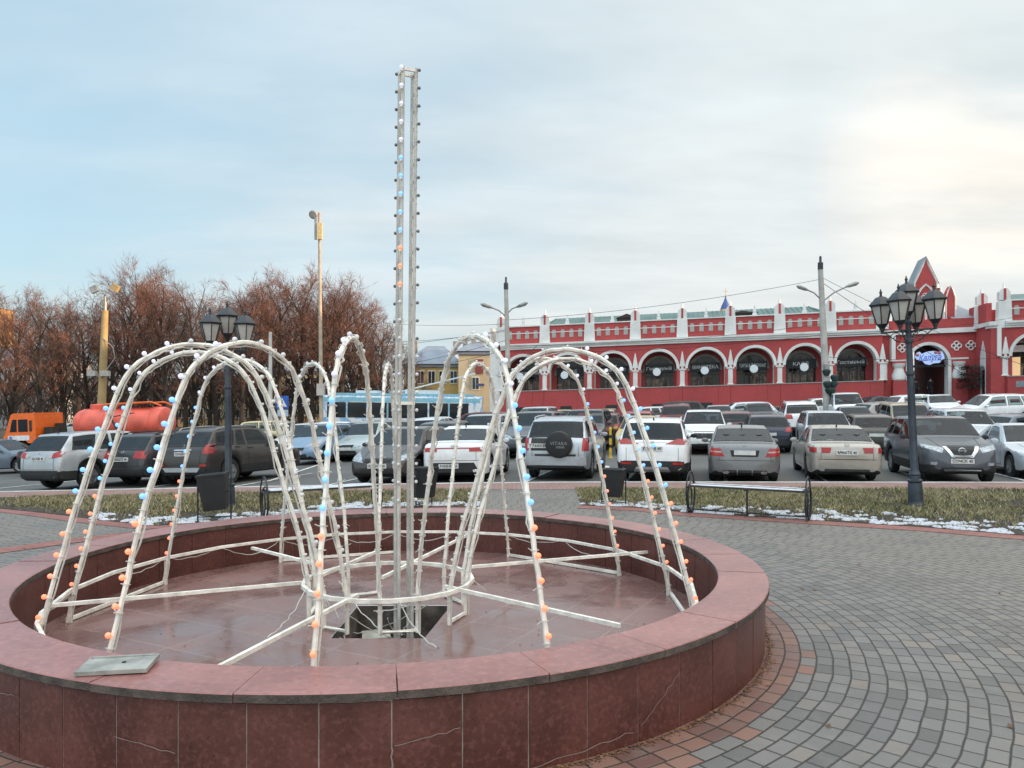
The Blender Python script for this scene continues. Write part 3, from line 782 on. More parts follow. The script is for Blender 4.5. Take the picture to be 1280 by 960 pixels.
def street_lamp(x, y, label, s=1.0, lean=0.0, h=3.36, rot=20, pole_m=None):
    t = empty('street_lamp', (x, y, g(x, y) - .02), label, 'street lamp', 'five-lantern iron street lamps', 0)
    t.scale = (s, s, s); t.rotation_euler = (0, lean, 0)
    b = MB(); b.lathe([(.155, 0), (.155, .05), (.14, .07), (.135, .12), (.125, .42), (.115, .46), (.135, .48), (.135, .51), (.10, .53), (.09, .60), (.105, .62), (.085, .66), (.070, .70), (.068, 1.9), (.062, 2.5), (.078, 2.52), (.078, 2.56), (.058, 2.6), (.054, h - .25), (.075, h - .23), (.075, h - .17), (.05, h - .15), (.05, h + .12), (.07, h + .13), (.07, h + .17), (.04, h + .2)], 12)
    b.build('pole', pole_m or M_IRONB, t)
    for k in range(4):
        a = R(rot + 90 * k); u = Vector((math.cos(a), math.sin(a), 0)); b = MB()
        b.tube([Vector((0, 0, h - .02)) + u * .04, Vector((0, 0, h)) + u * .25, Vector((0, 0, h - .01)) + u * .47], .017, 6)
        sc = []
        for i in range(22):
            q = i / 21; an = q * 9.5; rr = .10 * (1 - q) + .012; sc.append(Vector((0, 0, h - .12)) + u * (.22 + rr * math.cos(an)) + Vector((0, 0, rr * math.sin(an))))
        b.tube(sc, .008, 5); b.tube([Vector((0, 0, h - .22)) + u * .05, Vector((0, 0, h - .20)) + u * .2, Vector((0, 0, h - .01)) + u * .42], .010, 5)
        b.build('arm', M_IRON, t)
        l = link('lantern', LM, t, Vector((0, 0, h - .02)) + u * .47); link('glass', LG, l)
    l = link('lantern', LM, t, (0, 0, h + .17)); link('glass', LG, l)
    return t
x, y = at(1145, 632); street_lamp(x, y, 'tall five-lantern iron street lamp in the right grass bed before the dark grey crossover', 1.0, -.043, 3.36, -44)
x, y = at(286, 634); street_lamp(x, y, 'five-lantern iron street lamp in the left grass bed behind the tilted bin', .93, -.008, 3.30, 66)

# ------------------------------------------------------------------ benches
M_WOOD = mat('dark_bench_wood', (.045, .036, .030), .7, var=.4, scale=7, bump=.2)
def bench(p, q, label, snowy):
    p = Vector((p[0], p[1], g(*p))); q = Vector((q[0], q[1], g(*q))); L = (q - p).length; mid = (p + q) / 2
    t = empty('park_bench', mid, label, 'bench', 'backless park benches with looped iron ends'); t.rotation_euler = (0, -math.asin((q.z - p.z) / L), math.atan2(q.y - p.y, q.x - p.x))
    for sx_ in (-1, 1):
        b = MB(); x = sx_ * L / 2
        for (w, h, z0, xo) in ((.25, .36, .37, 0), (.20, .27, .30, .02), (.15, .21, .27, -.02)):
            b.tube([(x + xo, w * math.cos(a), z0 + h * math.sin(a)) for a in np.linspace(0, 2 * math.pi, 29)[:-1]], .013, 6, closed=True)
        for s_ in (-1, 1): b.tube([(x, s_ * .16, .09), (x + sx_ * .01, s_ * .22, .0)], .014, 5)
        b.tube([(x, -.22, .47), (x, .22, .47)], .014, 5)
        b.build('end_loop', M_IRON, t)
    b = MB()
    for k in range(4): b.box((0, -.165 + .11 * k, .495), (L - .04, .10, .035))
    b.build('seat', M_WOOD, t, smooth=False)
    b = MB(); b.tube([(0, 0, .0), (0, 0, .475)], .016, 6); b.tube([(-.0, -.2, .465), (0, .2, .465)], .014, 5); b.tube([(-L / 2, 0, .06), (L / 2, 0, .06)], .011, 5); b.tube([(0, -.16, .0), (0, .16, .0)], .014, 5)
    b.build('middle_leg', M_IRON, t)
    b = MB(); r_ = random.Random(3)
    for k in range(4):
        n = 40; A = []; B = []
        for i in range(n + 1):
            x = -L / 2 + .06 + (L - .12) * i / n; w = .045 + r_.uniform(-.018, .003); c = -.165 + .11 * k
            A.append((x, c - w, .514)); B.append((x, c + w, .5165 + r_.uniform(0, .004)))
        if r_.random() < snowy: b.strip(A, B)
    if b.v: b.build('frost', M_SNOW, t)
bench(at(863, 640.5), at(1010, 651), 'dark bench with looped iron ends and frosty seat by the right grass bed', .8)
bench(at(330, 651), at(471, 640), 'dark bench with looped iron end seen through the light frame', 1.0)

# ------------------------------------------------------------------ litter bins
M_BIN = mat('black_bin_plastic', (.012, .013, .014), .5, var=.3, scale=5)
def bin_(x, y, label, rz, tilt, s=1.0):
    t = empty('litter_bin', (x, y, g(x, y)), label, 'litter bin', 'black litter bins hung between two posts', rz); t.scale = (s, s, s)
    b = MB()
    M = Matrix.Rotation(tilt, 3, 'Y')
    for (z0, w0, z1, w1) in ((-.30, .17, .27, .22), (.27, .235, .30, .235)):
        vs = [M @ Vector((sx_ * w, sy_ * w * .85, z)) + Vector((0, 0, .50)) for z, w in ((z0, w0), (z1, w1)) for sx_, sy_ in ((-1, -1), (1, -1), (1, 1), (-1, 1))]
        b.add(vs, [(3, 2, 1, 0), (4, 5, 6, 7), (0, 1, 5, 4), (1, 2, 6, 5), (2, 3, 7, 6), (3, 0, 4, 7)])
    vs = [M @ Vector((sx_ * .19, sy_ * .16, .301)) + Vector((0, 0, .50)) for sx_, sy_ in ((-1, -1), (1, -1), (1, 1), (-1, 1))]
    b.add(vs, [(0, 1, 2, 3)], 1); b.build('bucket', [M_BIN, mat('bin_inside', (.004, .004, .004), .9)], t, smooth=False)
    for s_ in (-1, 1):
        b = MB(); b.tube([(s_ * .265, 0, 0), (s_ * .265, 0, .74)], .014, 6); b.tube([(s_ * .265, 0, .5), (s_ * .2, 0, .5)], .012, 5); b.tube([(s_ * .265, -.16, .012), (s_ * .265, .16, .012)], .012, 5)
        b.build('post', M_IRON, t)
    b = MB(); b.tube([(-.265, 0, .08), (.265, 0, .08)], .010, 5); b.build('stretcher', M_IRON, t)
x, y = at(767, 632); bin_(x, y, 'black litter bin between the silver off-roader and the right bench', R(-20), .02, .88)
x, y = at(268, 652); bin_(x, y, 'tilted black litter bin at the foot of the left street lamp', R(8), -.10, 1.0)
x, y = at(530, 634); bin_(x, y, 'black litter bin behind the central mast before the white sedan', R(60), .02, .95)
# ------------------------------------------------------------------ cars
M_GLASS = pane_glass('tinted_glass', (.30, .34, .35))
M_GLASSL = pane_glass('clear_glass', (.66, .74, .73))
M_WIN = glassy('dark_window', (.016, .020, .024), .05, .4)
M_CABIN = mat('cabin_trim', (.022, .022, .024), .85, var=.3)
M_SEAT = mat('seat_cloth', (.040, .040, .043), .9, var=.3)
M_TYRE = mat('tyre_rubber', (.014, .014, .014), .8, var=.3)
M_RIMM = mat('alloy_rim', (.34, .34, .35), .35, metal=.8, var=.15)
M_TRIM = mat('black_car_trim', (.016, .016, .017), .6, var=.3)
M_CHROME = mat('chrome', (.62, .63, .65), .18, metal=1.0, var=.05)
M_RED = M_RED
M_TAIL = mat('red_lamp_lens', (.36, .022, .022), .18, var=.2, spec=.6)
M_TAILW = mat('clear_lamp_lens', (.42, .38, .37), .15, var=.15, spec=.6)
M_AMBER = mat('amber_lamp_lens', (.55, .16, .03), .2, var=.1)
M_HEAD = mat('headlamp_lens', (.36, .40, .43), .10, metal=.3, var=.35, scale=14, spec=.7)
M_PLATE = mat('plate_white', (.60, .60, .58), .5, var=.1)
M_INK = mat('plate_ink', (.02, .02, .022), .6)
M_GAP = mat('shut_line', (.010, .010, .010), .8)
def paint(name, col, metal=.25, rough=.30):
    m = paint0(name, col, metal, rough)
    if m.get('film'): return m
    m['film'] = 1; nt = NT(m.node_tree); p = m.node_tree.nodes['Principled BSDF']; tc = nt.node('ShaderNodeTexCoord').outputs['Object']
    src = p.inputs['Base Color'].links[0].from_socket; f = nt.m('MULTIPLY', nt.step(nt.noise(tc, 1.7, 6, .65), .42, .75), .42)
    nt.put(p.inputs['Base Color'], nt.mix(f, src, c4([.045 + .45 * x * k_ for x, k_ in zip(col, (1.05, 1, .92))]))); nt.put(p.inputs['Coat Weight'], nt.m('MULTIPLY', nt.m('SUBTRACT', 1, f), .55)); return m
def paint0(name, col, metal=.25, rough=.30):
    return mat('paint_' + name, col, rough, metal=metal, var=.12, scale=1.6, coat=.5 if max(col) > .15 else .25, spec=.5 if max(col) > .15 else .35)
P_SILVER = paint('silver', (.44, .47, .50), .4); P_WHITE = paint('white', (.80, .81, .82), 0); P_DGREY = paint('dark_grey', (.034, .036, .040), 0)
P_BROWN = paint('dark_brown', (.040, .033, .031), 0); P_GREY = paint('grey', (.19, .195, .20), .4); P_BEIGE = paint('beige_silver', (.44, .41, .36), .3)
P_GRAPH = paint('graphite', (.080, .088, .105), .2); P_PALE = paint('pale_silver', (.60, .63, .67), .2); P_LBLUE = paint('light_blue', (.20, .30, .43), .3)
P_GREEN = paint('pale_green_grey', (.40, .46, .46), .2); P_CREAM = paint('cream', (.58, .49, .29), 0); P_BLACK = paint('black', (.018, .018, .021))
P_NAVY = paint('navy', (.020, .026, .048)); P_MAROON = paint('maroon', (.10, .020, .022)); P_RED = paint('red', (.34, .030, .035), .1)
P_YEL = paint('yellow', (.55, .36, .10), 0); P_BLUEG = paint('blue_grey', (.12, .155, .20), .35); P_GOLD = paint('pale_gold', (.42, .34, .23), .3)
P_OLIVE = paint('dark_olive', (.060, .062, .055)); P_DKSILV = paint('dull_silver', (.28, .29, .29), .4)

TYPES = {   # zn nose, zh hood, zbf/zbr belt front/rear, ztr boot or tailgate height, cowl, wt windscreen top, rt roof end, rb rear glass base (last two from the rear)
 'sedan': dict(zn=.70, zh=.93, zbf=.90, zbr=.97, ztr=1.03, cowl=1.25, wt=2.02, rt=1.55, rb=.78, zb=.20, tumble=.36),
 'hatch': dict(zn=.72, zh=.98, zbf=.93, zbr=1.0, ztr=1.02, cowl=1.05, wt=1.80, rt=.60, rb=.16, zb=.20, tumble=.32),
 'wagon': dict(zn=.72, zh=.96, zbf=.92, zbr=.97, ztr=.98, cowl=1.20, wt=1.98, rt=.55, rb=.14, zb=.20, tumble=.33),
 'suv': dict(zn=.86, zh=1.09, zbf=1.04, zbr=1.10, ztr=1.12, cowl=1.18, wt=1.88, rt=.50, rb=.12, zb=.26, tumble=.28),
 'boxy': dict(zn=.84, zh=1.03, zbf=1.0, zbr=1.04, ztr=1.06, cowl=1.15, wt=1.62, rt=.28, rb=.10, zb=.28, tumble=.20),
 'van': dict(zn=.90, zh=1.12, zbf=1.05, zbr=1.08, ztr=1.08, cowl=.85, wt=1.65, rt=.28, rb=.09, zb=.24, tumble=.20),
}
WHEELS = {}
def wheel_meshes(r_, lod):
    key = (round(r_, 2), lod)
    if key in WHEELS: return WHEELS[key]
    w = .105; n = 22 if lod < 2 else 14
    M = Matrix.Rotation(R(90), 3, 'X')
    t = MB(); t.lathe([(r_ * .62, -w), (r_ * .9, -w), (r_ * .985, -w * .75), (r_, -w * .4), (r_, w * .4), (r_ * .985, w * .75), (r_ * .9, w), (r_ * .62, w), (r_ * .60, w * .5), (r_ * .6, -w * .5), (r_ * .62, -w)], n, M=M)
    k = MB(); k.lathe([(0, -w * .35), (r_ * .63, -w * .35), (r_ * .65, w * .9), (r_ * .62, w * .92), (r_ * .59, w * .35), (0, w * .35)], n, m=1, M=M)
    for i in range(5):
        a = 2 * math.pi * i / 5; c, s_ = math.cos(a), math.sin(a)
        for q in (-.16, .16) if lod == 0 else (0,):
            a2 = a + q; k.tube([(r_ * .1 * c, -w * .75, r_ * .1 * s_), (r_ * .63 * math.cos(a2), -w * .8, r_ * .63 * math.sin(a2))], r_ * (.075 if lod == 0 else .11), 4)
            k.tube([(r_ * .1 * c, w * .75, r_ * .1 * s_), (r_ * .63 * math.cos(a2), w * .8, r_ * .63 * math.sin(a2))], r_ * (.075 if lod == 0 else .11), 4)
    for s_ in (-1, 1):
        k.lathe([(r_ * .50, s_ * w * .72), (r_ * .52, s_ * w * .88), (r_ * .635, s_ * w * .94), (r_ * .64, s_ * w * .7), (r_ * .50, s_ * w * .70)], n, M=M)
        k.lathe([(0, s_ * w * .9), (r_ * .15, s_ * w * .85), (r_ * .17, s_ * w * .6)], 10, M=M)
    WHEELS[key] = (t.mesh('tyre', M_TYRE), k.mesh('rim', [M_RIMM, M_TRIM])); return WHEELS[key]

class Shape:
    def __init__(s, kind, L, W, H, **ov):
        p = dict(TYPES[kind]); p.update(ov); s.p = p; s.L, s.W, s.H = L, W, H
        k = H / {'sedan': 1.46, 'hatch': 1.48, 'wagon': 1.50, 'suv': 1.66, 'boxy': 1.70, 'van': 1.80}[kind]
        for q in ('zn', 'zh', 'zbf', 'zbr', 'ztr'): p[q] *= k
        s.rw = p.get('rw', .315 if kind in ('sedan', 'hatch', 'wagon') else .35)
        s.wf = p.get('fo', .84); s.wb = p.get('wb', L * .585); s.wr = s.wf + s.wb; s.Ra = s.rw + .065
        rt, rb = L - p['rt'], L - p['rb']; s.rt, s.rb = rt, rb
        if kind == 'sedan': pts = [(0, p['zn'] - .17), (.05, p['zn'] - .06), (.16, p['zn']), (.5, p['zn'] + .09), (p['cowl'], p['zh']), (p['wt'], H - .05), (p['wt'] + .45, H), (rt - .45, H - .012), (rt, H - .065), (rb, p['ztr']), (L - .12, p['ztr'] - .005), (L - .03, p['ztr'] - .06), (L, p['ztr'] - .2)]
        else: pts = [(0, p['zn'] - .2), (.05, p['zn'] - .06), (.16, p['zn']), (.5, p['zn'] + .09), (p['cowl'], p['zh']), (p['wt'], H - .05), (p['wt'] + .5, H), (rt - .5, H - .02), (rt, H - .07), (rb, p['ztr']), (L - .05, p['ztr'] - .10), (L - .015, p['ztr'] - .22), (L, p['ztr'] - .36)]
        xs = np.array([a for a, b in pts]); zs = np.array([b for a, b in pts])
        s.gx = np.linspace(0, L, 400); z = np.interp(s.gx, xs, zs)
        ker = np.hanning(13); ker /= ker.sum(); zz = np.convolve(np.pad(z, 6, mode='edge'), ker, 'valid')
        s.gz = np.where((s.gx < .1) | (s.gx > L - .06), z, zz)
        s.kind = kind
    def zt(s, d): return float(np.interp(d, s.gx, s.gz))
    def sec(s, d, body=True):
        p = s.p; L, W, H = s.L, s.W, s.H; e = L - d
        zt = s.zt(d)
        w = W / 2 * float(np.interp(d, [0, .05, .14, .3, .6, 1.0], [.70, .82, .89, .945, .985, 1])) * float(np.interp(e, [0, .04, .12, .3, .6], [.82, .90, .95, .985, 1]))
        zw = float(np.interp(d, [0, p['cowl'], s.rb], [p['zbf'] - .12, p['zbf'], p['zbr']])); zw = min(zw, zt - .035)
        zb = p['zb'] + .12 * max(0, 1 - d / .25) ** 2 + .10 * max(0, 1 - e / .25) ** 2
        if body:
            for xw in (s.wf, s.wr):
                q = s.Ra ** 2 - (d - xw) ** 2
                if q > 0: zb = max(zb, min(s.rw + math.sqrt(q), zw - .12))
        hh = max(0.0, zt - zw - .035); wr_ = .955 * w - p['tumble'] * hh - .02; wr_ = max(wr_, .35 * w)
        zr = zt - .03 - .035 * min(1, hh / .4)
        f = lambda t: zb + (zw - zb) * t
        return [(0, zb), (.86 * w, zb), (.965 * w, zb + .045), (w, f(.34)), (w * 1.0, f(.62)), (w * .988, f(.87)), (w * .955, zw),
                (.955 * w + (wr_ - .955 * w) * .33, zw + (zr - zw) * .33), (.955 * w + (wr_ - .955 * w) * .67, zw + (zr - zw) * .67), (wr_, zr), (wr_ - .05, zt - .012), (wr_ * .6, zt - .001), (0, zt + .004)]
    def S(s, d, q):
        "q 0..12 left half, 12..24 right half"
        sg = 1
        if q > 12: q = 24 - q; sg = -1
        P = s.sec(d); i = min(int(q), 11); t = q - i
        y = P[i][0] + (P[i + 1][0] - P[i][0]) * t; z = P[i][1] + (P[i + 1][1] - P[i][1]) * t
        return Vector((s.L / 2 - d, sg * y, z))
    def Sn(s, d, q, offs):
        a = s.S(d, q); e = .03
        td = s.S(min(d + e, s.L), q) - s.S(max(d - e, 0), q); tq = s.S(d, min(q + .15, 24)) - s.S(d, max(q - .15, 0))
        n = td.cross(tq); n = n.normalized() if n.length > 1e-9 else Vector((0, 0, 1))
        c = Vector((a.x * .6, 0, .6))
        if n.dot(a - c) < 0: n = -n
        return a + n * offs
def skirted(b, G, G2, m=0):
    b.grid(G, m); nr, nc = len(G), len(G[0])
    ring = [(0, j) for j in range(nc)] + [(i, nc - 1) for i in range(1, nr)] + [(nr - 1, j) for j in range(nc - 2, -1, -1)] + [(i, 0) for i in range(nr - 2, 0, -1)]
    b.strip([G[i][j] for i, j in ring], [G2[i][j] for i, j in ring], m, closed=True)
BODY_CACHE = {}
def emblem(b, kind, M):
    "badges seen on the cars, modelled as the plain shapes they are"
    def T(p): return M @ Vector(p)
    def ring(rx, ry, r_): b.tube([T((rx * math.cos(a), ry * math.sin(a), 0)) for a in np.linspace(0, 6.283, 19)[:-1]], r_, 5, closed=True)
    if kind == 'bar_ring': ring(.062, .055, .009); b.tube([T((-.08, 0, .006)), T((.08, 0, .006))], .016, 4)
    elif kind == 'wing_ring': ring(.055, .045, .006); b.tube([T((-.045, .012, 0)), T((-.02, .015, 0)), T((0, -.02, 0)), T((.02, .015, 0)), T((.045, .012, 0))], .006, 5)
    elif kind == 'oval': ring(.062, .032, .006); b.tube([T((-.03, -.012, 0)), T((-.03, .012, 0))], .005, 4); b.tube([T((0, -.012, 0)), T((.012, .012, 0)), T((.024, -.012, 0))], .005, 4)
    elif kind == 'diamond': b.tube([T((0, .055, 0)), T((.036, 0, 0)), T((0, -.055, 0)), T((-.036, 0, 0))], .011, 4, closed=True)
    elif kind == 'star':
        ring(.038, .038, .004)
        for a in (90, 210, 330): b.tube([T((0, 0, 0)), T((.036 * math.cos(R(a)), .036 * math.sin(R(a)), 0))], .004, 4)
    elif kind == 'triple':
        for a in (90, 210, 330):
            c, s_ = math.cos(R(a)), math.sin(R(a)); b.tube([T((0, 0, 0)), T((.022 * c - .014 * s_, .022 * s_ + .014 * c, 0)), T((.05 * c, .05 * s_, 0)), T((.022 * c + .014 * s_, .022 * s_ - .014 * c, 0))], .005, 4, closed=True)
    elif kind == 'rings':
        for i in range(4): b.tube([T((-.09 + .06 * i + .04 * math.cos(a), .04 * math.sin(a), 0)) for a in np.linspace(0, 6.283, 15)[:-1]], .005, 5, closed=True)
    else: ring(.045, .03, .006)
def car(label, cat, kind, L, W, H, pnt, where, rear=True, yaw=None, lod=1, glass=None, opts=None, ov=None):
    """where = (picture x, distance) of the visible end's middle; rear: that end is the tail and the car points away"""
    o = opts or {}; sh = Shape(kind, L, W, H, **(ov or {}))
    x, Y = where; X = px(x, Y)
    A = (AX if yaw is None else R(yaw))
    if not rear and yaw is None: A = AX + math.pi
    fwd = Vector((math.sin(A), math.cos(A), 0))
    if o.get('center'): C = Vector((X, Y, 0))
    else: C = Vector((X, Y, 0)) + (fwd if rear else -fwd) * (L / 2)
    dx = .8; 
    def gg(v): return g(v.x, v.y) + ROAD
    sd = Vector((-fwd.y, fwd.x, 0))
    slf = (gg(C + fwd * 1.3) - gg(C - fwd * 1.3)) / 2.6; sls = (gg(C + sd * .75) - gg(C - sd * .75)) / 1.5
    ux = (fwd + Vector((0, 0, slf))).normalized(); uy = (sd + Vector((0, 0, sls))).normalized(); uz = ux.cross(uy).normalized(); uy = uz.cross(ux)
    root = empty(cat.replace(' ', '_') if cat in ('off-roader',) else o.get('name', 'parked_car'), (C.x, C.y, gg(C) + .002), label, cat, 'vehicles standing in the car park')
    root.rotation_euler = Matrix((ux, uy, uz)).transposed().to_euler()
    key = (kind, L, W, H, str(ov), lod)
    if key not in BODY_CACHE:
        stp = (.05, .08, .12)[lod]
        ds = set(np.round(np.linspace(0, L, int(L / stp) + 1), 4)) | {.02, .05, .09, .14, .2, L - .015, L - .03, L - .05, L - .08, L - .12, L - .16, L - .2}
        for xw in (sh.wf, sh.wr):
            for k in range(-4, 5): ds.add(xw + sh.Ra * math.sin(R(k * 22)) * .999)
            ds |= {xw - sh.Ra - .004, xw + sh.Ra + .004}
        ds = sorted(d for d in ds if 0 <= d <= L); ds = [d for i, d in enumerate(ds) if i == 0 or d - ds[i - 1] > .004]
        G = []
        for d in ds:
            P = sh.sec(d); G.append([(L / 2 - d, y, z) for y, z in P] + [(L / 2 - d, -y, z) for y, z in P[-2:0:-1]])
        n = len(G[0]); b = MB(); b.v = [p for row in G for p in row]
        for i in range(len(G) - 1):
            for j in range(n):
                j2 = (j + 1) % n; b.f.append((i * n + j, i * n + j2, (i + 1) * n + j2, (i + 1) * n + j))
                jj = j if j < 12 else n - 1 - j
                b.m.append(1 if jj < 2 or (o.get('clad') and jj < 3) else 0)
        b.f.append(tuple(range(n - 1, -1, -1))); b.m.append(0); b.f.append(tuple((len(G) - 1) * n + j for j in range(n))); b.m.append(0)
        me = b.mesh('body', [pnt, M_TRIM], angle=38)
        bvh = BVHTree.FromPolygons([v.co[:] for v in me.vertices], [tuple(p.vertices) for p in me.polygons])
        BODY_CACHE[key] = (me, bvh)
        bo = link('body', me, root)
    else:
        me, bvh = BODY_CACHE[key]; me = me.copy(); me.materials[0] = pnt; me['open'] = 1; bo = link('body', me, root)
    GL = glass or M_GLASS
    def patch(name, dbl, dbr, dtl, dtr, q0, q1, nd, nq, offs=.006, m=None):
        Gr, G2 = [], []
        for i in range(nd + 1):
            u = i / nd; r1, r2 = [], []
            for j in range(nq + 1):
                v = j / nq; d = (dbl + (dbr - dbl) * u) * (1 - v) + (dtl + (dtr - dtl) * u) * v; q = q0 + (q1 - q0) * v
                r1.append(sh.Sn(d, q, offs)); r2.append(sh.Sn(d, q, -.01))
            Gr.append(r1); G2.append(r2)
        b = MB(); skirted(b, Gr, G2); return b.build(name, m or GL, root, angle=50)
    def across(name, d0, d1, q0, nd, nq, offs=.006, m=None, inset=0.0):
        Gr, G2 = [], []
        for i in range(nd + 1):
            u = i / nd; r1, r2 = [], []
            for j in range(nq + 1):
                q = q0 + (24 - 2 * q0) * j / nq; d = d0 + (d1 - d0) * u
                r1.append(sh.Sn(d, q, offs)); r2.append(sh.Sn(d, q, -.01))
            Gr.append(r1); G2.append(r2)
        b = MB(); skirted(b, Gr, G2); return b.build(name, m or GL, root, angle=50)
    p = sh.p; low = lod > 1
    wins = []          # (d at lower front, lower rear, upper front, upper rear, q lower, q upper)
    wins.append((p['cowl'] + .06, p['wt'] - .02, p['cowl'] + .06, p['wt'] - .02, 9.95, 14.05))
    wins.append((sh.rt + .05, sh.rb - (.06 if kind == 'sedan' else .005), sh.rt + .05, sh.rb - (.06 if kind == 'sedan' else .005), 9.95, 14.05))
    # side panes
    b0 = p['cowl'] + .26; t0 = p['wt'] + .10; mid = p['cowl'] + 1.35 + (.1 if kind != 'hatch' else 0)
    if kind == 'sedan': eb, et = sh.rb - .42, sh.rt - .10
    elif kind in ('hatch',): eb, et = sh.rt - .05, sh.rt - .12
    else: eb, et = sh.rt + .10, sh.rt - .02
    third = kind in ('suv', 'wagon', 'van', 'boxy')
    r_end_b, r_end_t = (eb - .78, et - .80) if third and L > 4.1 else (eb, et)
    for q0, q1 in ((6.25, 8.85), (24 - 6.25, 24 - 8.85)):
        wins.append((b0, mid - .04, t0, mid - .04, q0, q1)); wins.append((mid + .05, r_end_b, mid + .05, r_end_t, q0, q1))
        if third and L > 4.1: wins.append((r_end_b + .09, eb, r_end_t + .09, et, q0, q1))
    def pane(name, w, m):
        dbl, dbr, dtl, dtr, q0, q1 = w; acr = name in ('windshield', 'rear_window')
        wd = max(.1, abs(dbr - dbl)); fu = min(.3, .035 / wd); fv = .035 / (W * .75) if acr else .045
        ni = 3 if low else 5; nj = (7 if low else 10) if acr else (2 if low else 4)
        us = [0, fu] + [fu + (1 - 2 * fu) * i / ni for i in range(1, ni)] + [1 - fu, 1]; vs_ = [0, fv] + [fv + (1 - 2 * fv) * j / nj for j in range(1, nj)] + [1 - fv, 1]
        G = [[sh.Sn((dbl + (dbr - dbl) * u) * (1 - v) + (dtl + (dtr - dtl) * u) * v, q0 + (q1 - q0) * v, .005) for v in vs_] for u in us]
        b = MB(); nc = len(vs_); b.v = [x for r_ in G for x in r_]
        for i in range(len(us) - 1):
            for j in range(nc - 1):
                b.f.append((i * nc + j, i * nc + j + 1, (i + 1) * nc + j + 1, (i + 1) * nc + j)); b.m.append(1 if i in (0, len(us) - 2) or j in (0, nc - 2) else 0)
        return b.build(name, [m, M_TRIM], root, angle=50)
    for i, w in enumerate(wins):
        pane('windshield' if i == 0 else ('rear_window' if i == 1 else 'side_window'), w, o.get('rear_glass', GL) if i == 1 else GL)
    # open the shell behind the panes
    if not me.get('open'):
        me['open'] = 1; bm = bmesh.new(); bm.from_mesh(me); kill = []
        def qd(co): return L / 2 - co.x
        sec_cache = {}
        def inside(co):
            d = qd(co)
            key_d = round(d, 4)
            if key_d not in sec_cache: sec_cache[key_d] = sh.sec(d)
            P = sec_cache[key_d]; best = None
            for k in range(12):
                y0, z0 = P[k]; y1, z1 = P[k + 1]; vx, vz = y1 - y0, z1 - z0; l2 = vx * vx + vz * vz
                t = 0 if l2 < 1e-12 else max(0, min(1, ((abs(co.y) - y0) * vx + (co.z - z0) * vz) / l2)); e_ = (y0 + vx * t - abs(co.y)) ** 2 + (z0 + vz * t - co.z) ** 2
                if best is None or e_ < best[0]: best = (e_, k + t)
            q = best[1]; q = q if co.y >= 0 else 24 - q
            for dbl, dbr, dtl, dtr, q0, q1 in wins:
                v = (q - q0) / (q1 - q0)
                if -.02 <= v <= 1.02:
                    lo = dbl + (dtl - dbl) * v; hi = dbr + (dtr - dbr) * v
                    if lo - .01 <= d <= hi + .01: return True
            return False
        flag = {v.index: inside(v.co) for v in bm.verts}
        for f in bm.faces:
            if all(flag[v.index] for v in f.verts): kill.append(f)
        bmesh.ops.delete(bm, geom=kill, context='FACES'); bm.to_mesh(me); bm.free(); me.update()
    # cabin
    zf = p['zb'] + .12; zbelt = min(p['zbf'], p['zbr']) - .05; xa = L / 2 - p['cowl'] - .25; xb = -L / 2 + (p['rb'] + .10 if kind == 'sedan' else .22); hw = W / 2 - .13
    b = MB(); V = [(xa, -hw, zf), (xb, -hw, zf), (xb, hw, zf), (xa, hw, zf), (xa, -hw, zbelt), (xb, -hw, zbelt), (xb, hw, zbelt), (xa, hw, zbelt)]
    b.add(V, [(0, 1, 2, 3), (0, 1, 5, 4), (1, 2, 6, 5), (2, 3, 7, 6), (3, 0, 4, 7)]); b.box((xa - .12, 0, zbelt - .05), (.4, 2 * hw - .02, .14)); b.build('cabin', M_CABIN, root, smooth=False, fix=False)
    if lod < 2:
        for sx_, names in ((L / 2 - p['cowl'] - 1.15, ((.36,), (-.36,))), (max(xb + .55, L / 2 - p['cowl'] - 2.05), ((.42, 0, -.42),))):
            for grp in names:
                b = MB()
                for yy in grp:
                    b.tube([(sx_ + .02, yy, zf + .25), (sx_ - .10, yy, zbelt + .0), (sx_ - .17, yy, zbelt + .17)], [.22, .21, .17], 8)
                    b.tube([(sx_ - .17, yy, zbelt + .18), (sx_ - .20, yy, zbelt + .38)], [.10, .11], 8)
                b.build('seat', M_SEAT, root)
        b = MB(); cx_, cz = L / 2 - p['cowl'] - .62, zbelt + .03; b.tube([(cx_ - .05 * math.sin(a), .36 + .18 * math.cos(a), cz + .17 * math.sin(a)) for a in np.linspace(0, 6.283, 15)[:-1]], .018, 5, closed=True); b.build('steering_wheel', M_CABIN, root)
    # decals thrown onto the nose or tail
    def decal(name, quad, m, end, offs=.008, nx=6, ny=3, parent=None, depth=.02):
        sgn = 1 if end == 'f' else -1; Gr, G2 = [], []
        (a0, a1, a2, a3) = [Vector((0, yy, zz)) for yy, zz in quad]
        for i in range(nx + 1):
            r1, r2 = [], []
            for j in range(ny + 1):
                u, v = i / nx, j / ny; q = (a0.lerp(a1, u)).lerp(a3.lerp(a2, u), v)
                org = Vector((sgn * 4.5, q.y, q.z)); h, nn, _, _ = bvh.ray_cast(org, Vector((-sgn, 0, 0)))
                if h is None: h, nn, _, _ = bvh.find_nearest(Vector((sgn * L / 2, q.y, q.z)))
                if nn.x * sgn < 0: nn = -nn
                dirv = (nn + Vector((sgn * .8, 0, 0))).normalized()
                r1.append(h + dirv * offs); r2.append(h - dirv * depth)
            Gr.append(r1); G2.append(r2)
        b = MB(); skirted(b, Gr, G2); return b.build(name, m, parent or root, angle=40)
    def both(name, quad, m, end, **k):
        for s_ in (1, -1): decal(name, [(s_ * yy, zz) for yy, zz in quad], m, end, **k)
